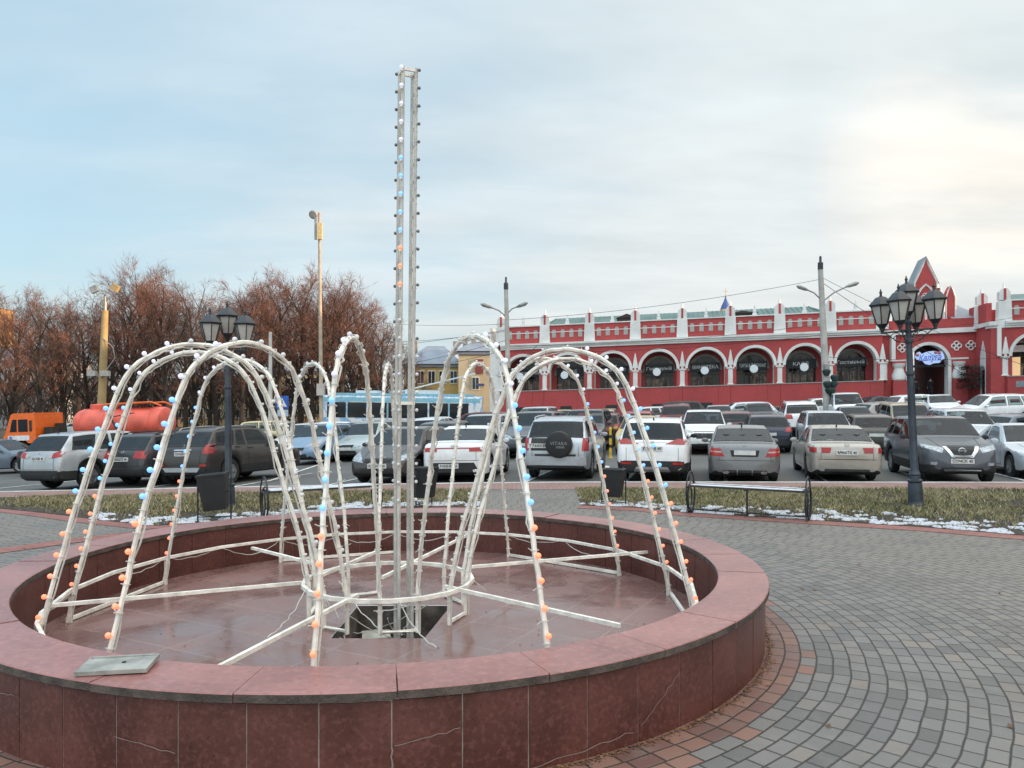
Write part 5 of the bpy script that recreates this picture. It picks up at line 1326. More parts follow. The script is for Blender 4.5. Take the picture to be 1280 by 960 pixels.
# ------------------------------------------------------------------ trolleybus
def bus():
    Y = 55.5; x0, x1 = px(404, Y), px(603, Y); X = (x0 + x1) / 2; L = x1 - x0; z = g(X, Y) + ROAD
    t = empty('trolleybus', (X, Y, z), 'white and light blue trolleybus standing across behind the parked cars', 'trolleybus'); t.rotation_euler = (0, -.012, R(180))
    m = bpy.data.materials.new('white_blue_livery'); m.use_nodes = True; nt = NT(m.node_tree); p = m.node_tree.nodes['Principled BSDF']
    tc = nt.node('ShaderNodeTexCoord').outputs['Object']; wv = nt.node('ShaderNodeTexNoise'); nt.put(wv.inputs['Vector'], tc); wv.inputs['Scale'].default_value = .9; wv.inputs['Detail'].default_value = 2; wv.inputs['Distortion'].default_value = 2.5
    nt.put(p.inputs['Base Color'], nt.ramp(wv.outputs['Fac'], [(.50, (.62, .65, .68)), (.56, (.15, .34, .60)), (.63, (.30, .52, .68)), (.68, (.62, .65, .68))])); p.inputs['Roughness'].default_value = .35
    MWH = mat('bus_white', (.60, .66, .70), .35, var=.06); MCY = mat('bus_light_blue', (.22, .47, .58), .4, var=.1)
    W, zb, zr = 2.5, .32, 2.92
    def sec(k): return [(-W / 2 * k, zb + .04), (-W / 2 * k, 2.5), (-W / 2 * k + .08, 2.80), (-W / 2 * k + .25, zr), (W / 2 * k - .25, zr), (W / 2 * k - .08, 2.80), (W / 2 * k, 2.5), (W / 2 * k, zb + .04)]
    b = MB(); G = []
    for x, k in ((-L / 2, .94), (-L / 2 + .08, .98), (-L / 2 + .25, 1), (L / 2 - .25, 1), (L / 2 - .08, .98), (L / 2, .94)): G.append([(x, y, zz) for y, zz in sec(k)])
    for i in range(5): b.strip(G[i], G[i + 1], closed=True)
    b.add(G[0], [tuple(range(8))]); b.add(G[-1], [tuple(range(8))]); b.build('body', m, t, angle=30)
    b = MB(); b.box((0, 0, 3.0), (L - 1.2, 2.1, .16)); b.build('roof_fairing', MCY, t, smooth=False)
    b = MB(); b.box((-1.5, 0, 3.2), (2.6, 1.5, .28)); b.build('roof_equipment', MWH, t, smooth=False); b = MB(); b.box((2.5, 0, 3.17), (1.6, 1.4, .2)); b.build('roof_equipment', MWH, t, smooth=False)
    for s_ in (-1, 1):
        b = MB(); b.box((0, s_ * (W / 2 + .006), 2.62), (L - .3, .012, .28)); b.build('upper_stripe', MCY, t, smooth=False)
        n = 7; x = -L / 2 + .9; wdt = (L - 1.4) / n
        for i in range(n):
            b = MB(); b.box((x + wdt * (i + .5), s_ * (W / 2 + .004), 1.88), (wdt - .12, .02, 1.08)); b.build('window', M_WIN, t, smooth=False)
            if i in (1, 4): b = MB(); b.box((x + wdt * i, s_ * (W / 2 + .012), 1.5), (.09, .02, 2.1)); b.build('door_frame', MCY, t, smooth=False)
    b = MB(); b.box((L / 2 - .02, 0, 1.9), (.06, 2.1, 1.2)); b.build('windshield', M_WIN, t, smooth=False)
    b = MB(); b.box((-L / 2 + .02, 0, 2.0), (.06, 1.9, .9)); b.build('rear_window', M_WIN, t, smooth=False)
    for x in (L / 2 - 2.6, -L / 2 + 3.1):
        for s_ in (-1, 1):
            w_ = MB(); w_.lathe([(.26, -.14), (.46, -.14), (.5, -.08), (.5, .08), (.46, .14), (.26, .14), (.2, .04), (0, .04)], 18, M=Matrix.Rotation(R(90), 3, 'X')); o = w_.build('wheel', M_TYRE, t); o.location = (x, s_ * 1.14, .48)
    for s_ in (-.35, .35):
        b = MB(); b.tube([(.3, s_, 3.2), (-5.2, s_ * 1.4, 4.6)], .03, 5); b.build('trolley_pole', MWH, t)
bus()
# ------------------------------------------------------------------ red arcade building
BO = Vector((-1.95, 72.0, 0)); BU = Vector((.979, -.2035, 0)).normalized(); BV = Vector((-BU.y, BU.x, 0))
def bw(u, v, z): return BO + BU * u + BV * v + Vector((0, 0, z + .0255 * u))
bld = empty('arcade_building', bw(0, 0, 0), 'long red arcade building with white arches, spiked parapet and a gabled gate', 'building')
BINV = Matrix.Translation(-bw(0, 0, 0))
M_BRK = mat('red_painted_plaster', (.40, .060, .060), .8, var=.14, scale=.35, fine=.12)
M_BRKD = mat('red_painted_plinth', (.37, .053, .054), .75, var=.12, scale=.3, fine=.1)
M_LIME = mat('white_limewash', (.68, .68, .66), .8, var=.10, scale=.8, fine=.1)
M_NICHE = mat('grey_niche', (.36, .36, .34), .85, var=.1)
M_GREEN = mat('green_sheet_roof', (.085, .155, .15), .6, var=.25, scale=.6)
M_GROOF = mat('grey_sheet_roof', (.20, .23, .26), .55, var=.2, scale=.5)
M_SHOP = glassy('shop_glass', (.020, .017, .015), .06, .3)
M_DARK = mat('opening_shade_paint', (.050, .020, .020), .9)
M_SIGN = mat('sign_dark_navy', (.012, .016, .024), .5)
M_LET = mat('sign_letter_white', (.70, .70, .70), .5)
M_GAL = mat('gallery_floor_stone', (.33, .32, .30), .85)
M_CEIL = mat('gallery_vault', (.16, .13, .125), .9)
def bpart(b, name, mats, parent=None, **k):
    b.v = [tuple(BINV @ Vector(p)) for p in b.v]; return b.build(name, mats, parent or bld, **k)
def arcpts(uc, zc, r_, n=18, a0=0.0, a1=180.0): return [(uc + r_ * math.cos(R(a0 + (a1 - a0) * i / n)), zc + r_ * math.sin(R(a0 + (a1 - a0) * i / n))) for i in range(n + 1)]
ZP, ZS, ZC, ZK, ZT = 3.03, 4.62, 6.85, 7.37, 8.97; RA = 1.60
def ubox(b, u0, u1, v0, v1, z0, z1, m=0):
    b.prism([(u0, z0), (u1, z0), (u1, z1), (u0, z1)], lambda a, c, d: bw(a, d, c), v0, v1, m)
def parapet(u0, u1, v0):
    b = MB(); ubox(b, u0, u1, v0 + .12, v0 + .55, ZK, ZT); bpart(b, 'parapet', [M_BRK], smooth=False)
    n = 4; w = (u1 - u0 - .9) / n
    for i in range(n):
        b = MB(); c = u0 + .45 + w * (i + .5)
        poly = [(c - .19, 7.85), (c + .19, 7.85)] + arcpts(c, 8.42, .19, 8)
        b.prism(poly, lambda a, c_, d: bw(a, d, c_), v0 + .085, v0 + .13, 0)
        bpart(b, 'niche', [M_NICHE], smooth=False)
    b = MB(); ubox(b, u0, u1, v0 + .07, v0 + .125, 8.33, 8.40); bpart(b, 'string_course', [M_LIME], smooth=False)
    b = MB(); ubox(b, u0, u1, v0 + .02, v0 + .62, ZT, ZT + .10); bpart(b, 'coping', [M_LIME], smooth=False)
    c = (u0 + u1) / 2; b = MB()
    b.lathe([(.26, 0), (.26, .16), (.17, .2), (.19, .34), (.06, .8), (.0, .95)], 4, bw(c, v0 + .3, ZT + .1), ph=math.pi / 4 - .2); bpart(b, 'pinnacle', [M_LIME], smooth=False)
def merlon(u, v0):
    b = MB(); b.prism([(u - .50, ZK), (u + .50, ZK), (u + .44, ZT), (u - .44, ZT)], lambda a, c, d: bw(a, d, c), v0 - .02, v0 + .6); bpart(b, 'parapet_pier', [M_LIME], smooth=False)
    b = MB(); b.prism([(u - .40, ZT + .102), (u + .40, ZT + .102), (u + .40, 9.72), (u + .17, 9.98), (u - .17, 9.98), (u - .40, 9.72)], lambda a, c, d: bw(a, d, c), v0 + .06, v0 + .56)
    m = bpart(b, 'merlon', [M_LIME], smooth=False)
    b = MB(); b.prism([(u - .085, ZT + .11), (u + .085, ZT + .11), (u + .085, 9.98), (u - .085, 9.98)], lambda a, c, d: bw(a, d, c), v0 + .01, v0 + .3); bpart(b, 'merlon_stripe', [M_BRK], smooth=False)
    b = MB(); b.lathe([(.17, 0), (.13, .12), (.05, .42), (0, .58)], 6, bw(u, v0 + .28, 9.982)); bpart(b, 'merlon_tip', [M_LIME], smooth=False)
def pillar(u, v0):
    b = MB(); c = bw(u, v0 + .42, 0)
    b.lathe([(.50, ZP), (.52, ZP + .05), (.47, ZP + .12), (.47, ZS - .22), (.55, ZS - .16), (.55, ZS - .04)], 18, c); bpart(b, 'pillar', [M_LIME])
    b = MB(); c = bw(u, v0 - .03, 0)
    b.prism([(u - .25, ZS + .16), (u + .25, ZS + .16), (u + .035, 6.12), (u - .035, 6.12)], lambda a, c_, d: bw(a, d, c_), v0 - .09, v0 + .05)
    for s_ in (-.36, 0, .36): ubox(b, u + s_ - .09, u + s_ + .09, v0 - .07, v0 + .05, ZS - .03, ZS + .158)
    bpart(b, 'spire_relief', [M_LIME], smooth=False)
def bay(uc, v0, txt=None, disc=True, kind='shop', label=None, dl=None):
    h = 2.07; u0, u1 = uc - h, uc + h
    poly = [(u0, ZP), (uc - RA, ZP), (uc - RA, ZS)] + arcpts(uc, ZS, RA, 20)[::-1][1:-1] + [(uc + RA, ZS), (uc + RA, ZP), (u1, ZP), (u1, ZC), (u0, ZC)]
    b = MB(); b.prism(poly, lambda a, c, d: bw(a, d, c), v0, v0 + .88); bpart(b, 'arch_wall', [M_BRK], smooth=False)
    b = MB(); A = arcpts(uc, ZS, RA - .012, 24); B = arcpts(uc, ZS, RA + .23, 24)
    pin = [(uc + RA - .012, ZP)] + A + [(uc - RA + .012, ZP)]; pou = B
    fr_ = [bw(a, v0 - .06, c) for a, c in A]; fo = [bw(a, v0 - .06, c) for a, c in B]; bo = [bw(a, v0 + .02, c) for a, c in B]
    b.strip(fr_, fo); b.strip(fo, bo)
    b.strip([bw(a, v0 - .06, c) for a, c in pin], [bw(a, v0 + .90, c) for a, c in pin]); bpart(b, 'arch_trim', [M_LIME], fix=False)
    b = MB(); ubox(b, u0, u1, v0 - .45, v0 + .95, -1.2, ZP - .08); bpart(b, 'plinth', [M_BRKD], smooth=False)
    b = MB(); ubox(b, u0 + .02, u1 - .02, v0 - .50, v0 + .95, ZP - .078, ZP - .004); bpart(b, 'plinth_ledge', [M_GAL], smooth=False)
    b = MB(); ubox(b, u1 - .015, u1 + .015, v0 - .456, v0 - .44, -.6, ZP - .09); ubox(b, uc + 1.0, uc + 1.02, v0 - .456, v0 - .44, -.6, ZP - .09); bpart(b, 'plinth_joint', [mat('plinth_joint', (.13, .018, .018), .9)], smooth=False)
    b = MB(); ubox(b, uc - .55, uc + .5, v0 - .47, v0 - .44, .70, 1.5); vent = bpart(b, 'basement_window', [mat('basement_dark', (.012, .014, .014), .4)], smooth=False)
    b = MB()
    for i in range(5): ubox(b, uc - .5 + .22 * i, uc - .47 + .22 * i, v0 - .49, v0 - .472, .72, 1.48)
    bpart(b, 'window_bars', [M_TRIM], vent, smooth=False) if False else None
    b = MB(); ubox(b, u0, u1, v0 - .16, v0 + .6, ZC, ZC + .17); ubox(b, u0, u1, v0 - .26, v0 + .6, ZC + .172, ZC + .34); ubox(b, u0, u1, v0 - .38, v0 + .6, ZC + .342, ZK - .002); bpart(b, 'cornice', [M_LIME], smooth=False)
    parapet(u0, u1, v0)
    # gallery behind the arch
    VB = v0 + 2.5
    b = MB(); ri = 1.30; zi = 4.45
    poly = [(u0, ZP), (uc - ri, ZP), (uc - ri, zi)] + arcpts(uc, zi, ri, 16)[::-1][1:-1] + [(uc + ri, zi), (uc + ri, ZP), (u1, ZP), (u1, ZC), (u0, ZC)]
    b.prism(poly, lambda a, c, d: bw(a, d, c), VB, VB + .3); bpart(b, 'gallery_wall', [M_BRK], smooth=False)
    b = MB(); A = arcpts(uc, zi, ri - .02, 16); B = arcpts(uc, zi, ri + .22, 16); b.strip([bw(a, VB - .05, c) for a, c in A], [bw(a, VB - .05, c) for a, c in B]); b.strip([bw(a, VB - .05, c) for a, c in B], [bw(a, VB, c) for a, c in B])
    bpart(b, 'inner_arch_trim', [M_NICHE], fix=False)
    b = MB(); ubox(b, uc - ri - .02, uc + ri + .02, VB + .12, VB + .2, ZP, zi + ri + .02); win = bpart(b, 'shop_window', [M_SHOP], smooth=False)
    b = MB(); M_FRM = mat('dark_window_frame', (.035, .028, .024), .5)
    for q in (-.65, 0, .65): ubox(b, uc + q - .035, uc + q + .035, VB + .05, VB + .118, ZP, zi + .9)
    b.tube([bw(a, VB + .08, c) for a, c in arcpts(uc, zi + .25, .48, 14, 0, 360)[:-1]], .04, 5, closed=True)
    ubox(b, uc - ri, uc + ri, VB + .055, VB + .112, zi - .42, zi - .34); bpart(b, 'window_frame', [M_FRM], win, smooth=False)
    rr = random.Random(int(uc * 10)); b = MB()
    for i in range(7): c = uc - 1.1 + 2.2 * rr.random(); w = .08 + .2 * rr.random(); z0 = ZP + .1; ubox(b, c - w, c + w, VB + .105, VB + .117, z0, z0 + .4 + .6 * rr.random())
    bpart(b, 'window_display', [mat('shop_display', (.20, .15, .12), .6, var=.5, scale=3)], win, smooth=False)
    b = MB(); ubox(b, u0, u1, v0 + .9, VB, ZP - .12, ZP - .006); bpart(b, 'gallery_floor', [M_GAL], smooth=False)
    b = MB(); b.strip([bw(a, v0 + .89, c) for a, c in [(u0, ZC - .02), (u1, ZC - .02)]], [bw(a, VB, c) for a, c in [(u0, ZC - .02), (u1, ZC - .02)]]); bpart(b, 'gallery_ceiling', [M_CEIL], fix=False)
    if txt:
        b = MB(); ubox(b, uc - 1.28, uc + 1.28, VB - .32, VB - .2, 4.36, 5.14); b.v = [tuple(Matrix.Translation(-bw(uc, VB - .2, 4.36)) @ Vector(p)) for p in b.v]
        so = b.build('shop_sign', [M_SIGN], None, smooth=False); so.location = bw(uc, VB - .2, 4.36); tag(so, label, 'shop sign', 'dark shop signs under the arcade arches')
        w = min(2.3, .26 * len(txt) + .3)
        text_mesh(txt, .42, rotm(BU + Vector((0, 0, .0255)), (0, 0, 1), bw(uc, VB - .326, 4.74) - so.location), M_LET, 'lettering', so, width=w, extrude=.004, bold=.008)
    if disc:
        b = MB(); M = Matrix((BU, Vector((0, 0, 1)), -BV)).transposed()
        b.lathe([(0, -.05), (.33, -.05), (.35, -.03), (.35, .03), (.33, .05), (0, .05)], 24, M=M); do = b.build('round_sign', [mat('round_sign_white', (.66, .70, .74), .45, var=.05)], None)
        do.location = bw(uc - .15, v0 - .55, 4.33); tag(do, dl, 'round sign', 'round white hanging signs along the arcade')
        b = MB(); b.tube([(0, 0, .34), (0, 0, .5)], .02, 5); b.tube([Vector((0, 0, .5)), Vector((0, 0, .5)) + BV * .62], .02, 5); b.build('bracket', [M_IRON], do)
NAMES = [('Гостиный', 'Гостиный dark shop sign in the arch behind the concrete lamp pole'), ('КАФЕ', 'КАФЕ dark shop sign in the second arch from the left end'), ('КОФЕЙНЯ', 'dark shop sign ending in НЯ, third arch from the left'),
         ('Гостиный', 'Гостиный dark shop sign in the arch left of ВИНОТЕКА'), ('ВИНОТЕКА', 'ВИНОТЕКА dark shop sign in the middle of the arcade'), ('ТОРТЫ & ПИРОЖНЫЕ', 'ТОРТЫ & ПИРОЖНЫЕ dark shop sign right of ВИНОТЕКА'),
         ('КАФЕ', 'КАФЕ dark shop sign in the arch beside the pole with flower baskets'), ('Гостиный', 'Гостиный dark shop sign in the last arch before the gate')]
DL = ['round white sign in the arch behind the lamp pole', 'round white sign below the left КАФЕ board', '', 'round white sign below the Гостиный board left of ВИНОТЕКА', 'round white sign below the ВИНОТЕКА board', 'round white sign below the ТОРТЫ board', 'round white sign below the right КАФЕ board', '']
for i in range(8):
    uc = 3.0 + 4.14 * i; bay(uc, 0, NAMES[i][0], bool(DL[i]), label=NAMES[i][1], dl=DL[i])
for i in range(9): pillar(.93 + 4.14 * i, 0); merlon(.93 + 4.14 * i, 0)
b = MB(); ubox(b, -.12, .928, .002, 2.9, -1, ZC - .01); ubox(b, -.13, -.002, .0, 14, -1, ZT); bpart(b, 'end_wall', [M_LIME], smooth=False)
b = MB(); ubox(b, .2, 34.2, 2.82, 14, -1, 8.6); bpart(b, 'back_block', [M_BRKD], smooth=False)
b = MB(); b.add([bw(3.5, 2.0, 8.75), bw(31.5, 2.0, 8.75), bw(29.5, 8, 10.5), bw(5.0, 8, 10.5), bw(3.5, 14, 8.75), bw(31.5, 14, 8.75)], [(0, 1, 2, 3), (3, 2, 5, 4), (0, 3, 4), (1, 5, 2)])
for i in range(60):
    u = 4 + 27 * i / 59; b.tube([bw(u, 2.1, 8.80), bw(max(5, min(29.4, u)), 7.95, 10.52)], .03, 4)
rf = bpart(b, 'roof', [M_GREEN], smooth=False, fix=False)
for u, w, h in ((12.4, .9, .75), (22.9, 1.3, .5)):
    b = MB(); ubox(b, u - w, u + w, 3.2, 4.6, 9.0, 9.35 + h * .5); b.prism([(u - w - .1, 9.35 + h * .5), (u + w + .1, 9.35 + h * .5), (u, 9.35 + h)], lambda a, c, d: bw(a, d, c), 3.1, 4.7); bpart(b, 'dormer', [mat('dark_dormer', (.05, .035, .032), .8)], smooth=False)
# gate
GU = 37.8; gv = .6
b = MB(); r_ = 1.52; zs = 4.40
poly = [(34.0, -1), (GU - r_, -1), (GU - r_, zs)] + arcpts(GU, zs, r_, 18)[::-1][1:-1] + [(GU + r_, zs), (GU + r_, -1), (42.0, -1), (42.0, ZC), (34.0, ZC)]
b.prism(poly, lambda a, c, d: bw(a, d, c), gv, gv + .8); bpart(b, 'gate_wall', [M_BRK], smooth=False)
b = MB(); A = [(GU + r_ - .01, 1.0)] + arcpts(GU, zs, r_ - .01, 20) + [(GU - r_ + .01, 1.0)]; B = [(GU + r_ + .24, 1.0)] + arcpts(GU, zs, r_ + .24, 20) + [(GU - r_ - .24, 1.0)]
b.strip([bw(a, gv - .08, c) for a, c in A], [bw(a, gv - .08, c) for a, c in B]); b.strip([bw(a, gv - .08, c) for a, c in B], [bw(a, gv, c) for a, c in B]); b.strip([bw(a, gv - .08, c) for a, c in A], [bw(a, gv + .85, c) for a, c in A]); bpart(b, 'gate_arch_trim', [M_LIME], fix=False)
for s_ in (-1, 1):
    u = GU + s_ * 2.35
    b = MB(); b.lathe([(.42, 2.95), (.52, 3.05), (.55, 3.4), (.40, 3.85), (.36, 4.0), (.50, 4.25), (.5, 4.42)], 16, bw(u, gv - .1, 0)); bpart(b, 'gate_pillar', [M_LIME])
    b = MB(); ubox(b, u - .55, u + .55, gv - .55, gv + .3, -1, 2.95); bpart(b, 'gate_pedestal', [M_BRKD], smooth=False)
    b = MB(); ubox(b, u - .6, u + .75, gv - .02, gv + .1, 4.62, 4.76); bpart(b, 'string_course', [M_LIME], smooth=False)
b = MB(); ubox(b, 34.0, 42, gv - .3, gv + .6, ZC, ZK - .12); bpart(b, 'cornice', [M_LIME], smooth=False)
b = MB(); ubox(b, 33.99, 42, gv - .1, gv + .6, ZK - .118, 8.05); bpart(b, 'gate_parapet', [M_BRK], smooth=False)
b = MB(); ubox(b, 34.75, 35.05, -.12, .62, 4.6, ZC); bpart(b, 'corner_strip', [M_LIME], smooth=False)
b = MB()
for i in range(8): ubox(b, GU - 1.9, GU + 1.9, gv - 2.6 + .33 * i, gv + 12, .05 + .17 * i, .05 + .17 * (i + 1) - .003)
bpart(b, 'gate_steps', [mat('step_stone', (.20, .19, .175), .85, var=.3)], smooth=False)
b = MB(); ubox(b, GU - 2.1, GU - 1.75, gv + .81, gv + 10, 1, 6.4); ubox(b, GU + 1.75, GU + 2.1, gv + .81, gv + 10, 1, 6.4); ubox(b, GU - 1.75, GU + .2, gv + 10, gv + 10.3, 1, 6.4); ubox(b, GU - 2.1, GU + 2.1, gv + .81, gv + 10, 6.4, 6.6); bpart(b, 'passage_wall', [mat('passage_paint', (.16, .035, .035), .9)], smooth=False)
b = MB(); b.lathe([(.42, 1.4), (.42, 4.2), (.55, 4.4)], 14, bw(GU + .35, gv + 7.5, 0)); bpart(b, 'passage_pillar', [M_LIME])
b = MB(); ubox(b, GU - 1.5, GU + 1.5, gv + .5, gv + .6, 4.05, 4.25); bpart(b, 'gate_lintel', [M_TRIM], smooth=False)
for u in (35.75, 39.95, 41.05):
    b = MB()
    for a in (0, 90, 180, 270):
        c = (u + .21 * math.cos(R(a)), 5.75 + .21 * math.sin(R(a)))
        b.tube([bw(c[0] + .17 * math.cos(q), gv - .05, c[1] + .17 * math.sin(q)) for q in np.linspace(0, 6.283, 15)[:-1]], .055, 6, closed=True)
    bpart(b, 'quatrefoil', [M_LIME])
    b = MB(); b.prism(arcpts(u, 5.75, .2, 12, 0, 330), lambda a, c, d: bw(a, d, c), gv - .012, gv); bpart(b, 'quatrefoil_shade', [M_DARK], smooth=False)  # solid dark disc, colour stands in for the shade of an opening
TU = 37.75
out = [(-1.15, 7.4), (-1.15, 9.7), (-.95, 9.7), (-.95, 10.75), (-.74, 10.75), (-.74, 11.25), (-.2, 12.75), (0, 13.4), (.2, 12.75), (.74, 11.25), (.74, 10.75), (.95, 10.75), (.95, 9.7), (1.15, 9.7), (1.15, 7.4)]
b = MB(); b.prism([(TU + a * 1.22, c) for a, c in out], lambda a, c, d: bw(a, d, c), gv + .5, gv + 2.6); bpart(b, 'gable_tower', [M_BRK], smooth=False)
b = MB(); P = [bw(TU + a * 1.22, gv + .49, c) for a, c in out]
b.tube(P, .10, 4)
og = [(-.85, 8.0), (-.85, 9.2), (-.62, 10.1), (-.3, 10.75), (0, 11.1), (.3, 10.75), (.62, 10.1), (.85, 9.2), (.85, 8.0)]; b.tube([bw(TU + a * 1.22, gv + .47, c) for a, c in og], .10, 4)
for s_ in (-1, 1): b.tube([bw(TU + s_ * .42 + a, gv + .47, c) for a, c in ((-.38, 8.0), (-.36, 8.9), (-.15, 9.4), (0, 9.6), (.15, 9.4), (.36, 8.9), (.38, 8.0))], .05, 4)
for a in range(0, 360, 60): b.tube([bw(TU + .2 * math.cos(R(a)) + .13 * math.cos(q), gv + .47, 10.05 + .2 * math.sin(R(a)) + .13 * math.sin(q)) for q in np.linspace(0, 6.283, 11)[:-1]], .03, 4, closed=True)
bpart(b, 'gable_tracery', [M_LIME], fix=False)
b = MB()
for s_ in (-1, 1): b.add([bw(TU + s_ * 1.0, gv + .4, 11.2), bw(TU, gv + .4, 13.5), bw(TU, gv + 2.7, 13.5), bw(TU + s_ * 1.0, gv + 2.7, 11.2), bw(TU + s_ * 1.06, gv + .4, 11.12), bw(TU + s_ * 1.06, gv + 2.7, 11.12)], [(0, 1, 2, 3), (0, 3, 5, 4)])
bpart(b, 'gable_roof', [M_GROOF], smooth=False, fix=False)
for s_ in (-1, 1):
    b = MB(); b.prism([(TU + s_ * 2.0 + a, c) for a, c in ((-.36, 7.4), (-.36, 9.9), (-.2, 10.5), (0, 10.9), (.2, 10.5), (.36, 9.9), (.36, 7.4))], lambda a, c, d: bw(a, d, c), gv + .7, gv + 1.6); bpart(b, 'side_turret', [M_BRK], smooth=False)
    b = MB(); b.tube([bw(TU + s_ * 2.0 + a, gv + .68, c) for a, c in ((-.36, 7.4), (-.36, 9.9), (-.2, 10.5), (0, 10.9), (.2, 10.5), (.36, 9.9), (.36, 7.4))], .06, 4); b.lathe([(.14, 0), (.1, .2), (0, .6)], 4, bw(TU + s_ * 1.2, gv + .8, 10.2)); bpart(b, 'turret_trim', [M_LIME], fix=False)
b = MB(); b.add([bw(39.6, gv, 8.06), bw(42, gv, 8.06), bw(42, gv + 6, 9.8), bw(39.6, gv + 6, 9.8)], [(0, 1, 2, 3)]); bpart(b, 'gate_roof', [M_GROOF], fix=False)
# lit town sign over the gate
gs = empty('gate_sign', bw(GU, gv - .35, 4.75), 'pale blue lit sign reading Калуга hanging in the gate arch', 'sign')
b = MB(); og_ = [(-1.15, .15), (-.95, -.1), (-.55, -.18), (-.35, -.45), (0, -.55), (.3, -.42), (.75, -.40), (.95, -.15), (1.15, -.05), (1.1, .25), (.95, .55), (.5, .52), (.3, .62), (-.2, .58), (-.6, .4), (-.8, .6), (-1.0, .5)]
b.prism(og_, lambda a, c, d: tuple(BU * a + BV * d + Vector((0, 0, c + .0255 * a))), 0, .1); b.build('panel', [emis('sign_glow_blue', (.40, .55, 1.0), .22, (.40, .50, .72))], gs, smooth=False)
text_mesh('Калуга', .72, rotm(BU + Vector((0, 0, .05)), (0, 0, 1), -BV * .012 + Vector((0, 0, .04))), emis('sign_letter_blue', (.05, .12, .50), .25, (.06, .12, .45)), 'lettering', gs, width=1.75, shear=.25, bold=.012)
b = MB()
for a, c in ((-.95, .3), (.72, .45), (.45, .5)): b.ball(tuple(BU * a - BV * .02 + Vector((0, 0, c))), .13, 10)
b.build('ornament', [mat('sign_ornament_red', (.50, .15, .16), .5)], gs)
# right wing
WV = -2.6; W0 = 41.4
for i, (sg, lb) in enumerate(((None, None), (None, None), (None, None))): bay(W0 + 1.1 + 2.0 + 4.14 * i, WV, None, False)
for i in range(4): pillar(W0 + 1.03 + 4.14 * i, WV); merlon(W0 + 1.03 + 4.14 * i, WV)
b = MB(); ubox(b, W0, W0 + 1.02, WV + .002, 2.0, -1, ZC - .01); ubox(b, W0 + .0, W0 + .4, WV + .9, 2.0, ZC - .008, ZT - .01); bpart(b, 'wing_side_wall', [M_BRK], smooth=False)
b = MB(); ubox(b, W0 - .12, W0 + 1.0, WV - .03, WV + .8, ZC, ZK - .01); ubox(b, W0 - .2, W0 + .5, WV - .2, 1.0, ZC + .2, ZK); ubox(b, W0 + .42, W0 + .72, WV - .12, WV, 4.6, ZC - .01); bpart(b, 'wing_corner_trim', [M_LIME], smooth=False)
b = MB(); b.prism([(-1.6, .9), (-.5, .9), (-.5, 4.8), (-.8, 5.5), (-1.05, 6.0), (-1.3, 5.5), (-1.6, 4.8)], lambda a, c, d: bw(d, a, c), W0 - .03, W0 + .01); bpart(b, 'pointed_niche', [M_LIME], smooth=False)
b = MB(); b.prism([(-1.5, .9), (-1.0, .9), (-1.0, 3.6), (-1.5, 3.6)], lambda a, c, d: bw(d, a, c), W0 - .05, W0 - .02); bpart(b, 'side_door', [M_TRIM], smooth=False)
merlon(W0 + .35, 0.0)
b = MB(); ubox(b, W0 + .5, W0 + 13.4, .3, 12, -1, 8.6); bpart(b, 'back_block', [M_BRKD], smooth=False)
b = MB(); b.add([bw(W0 + 1.5, WV + 2, 8.75), bw(W0 + 14, WV + 2, 8.75), bw(W0 + 14, WV + 8, 10.4), bw(W0 + 3.4, WV + 8, 10.4)], [(0, 1, 2, 3)]); bpart(b, 'roof', [M_GREEN], fix=False)
b = MB(); ubox(b, W0 + 2.2, W0 + 4.2, WV + 2.1, WV + 2.2, 5.0, 5.55); wo = b; wo.v = [tuple(Vector(p) - bw(W0 + 3.2, WV + 2.2, 5)) for p in wo.v]; so = wo.build('shop_sign', [mat('pale_sign', (.62, .66, .68), .5)], None, smooth=False); so.location = bw(W0 + 3.2, WV + 2.2, 5); tag(so, 'blank pale shop sign inside the first arch of the right wing', 'shop sign')
b = MB(); ubox(b, W0 + 2.0, W0 + 2.9, WV + 2.0, WV + 2.08, ZP + .02, 4.6); bpart(b, 'lit_door', [emis('warm_door', (1.0, .66, .30), .32, (.6, .45, .3))], smooth=False)
for u, z in ((W0 + 1.9, 5.5), (W0 + 3.7, 3.9)):
    b = MB(); b.ball(bw(u, WV + 1.6, z), .17, 10); bpart(b, 'gallery_lamp', [emis('warm_lamp', (1.0, .75, .40), 1.6)])
b = MB(); ubox(b, W0 + 1.6, W0 + 2.7, WV - .48, WV - .455, 2.1, 2.6); bpart(b, 'wall_plaque', [mat('plaque_grey', (.22, .24, .26), .5)], smooth=False)
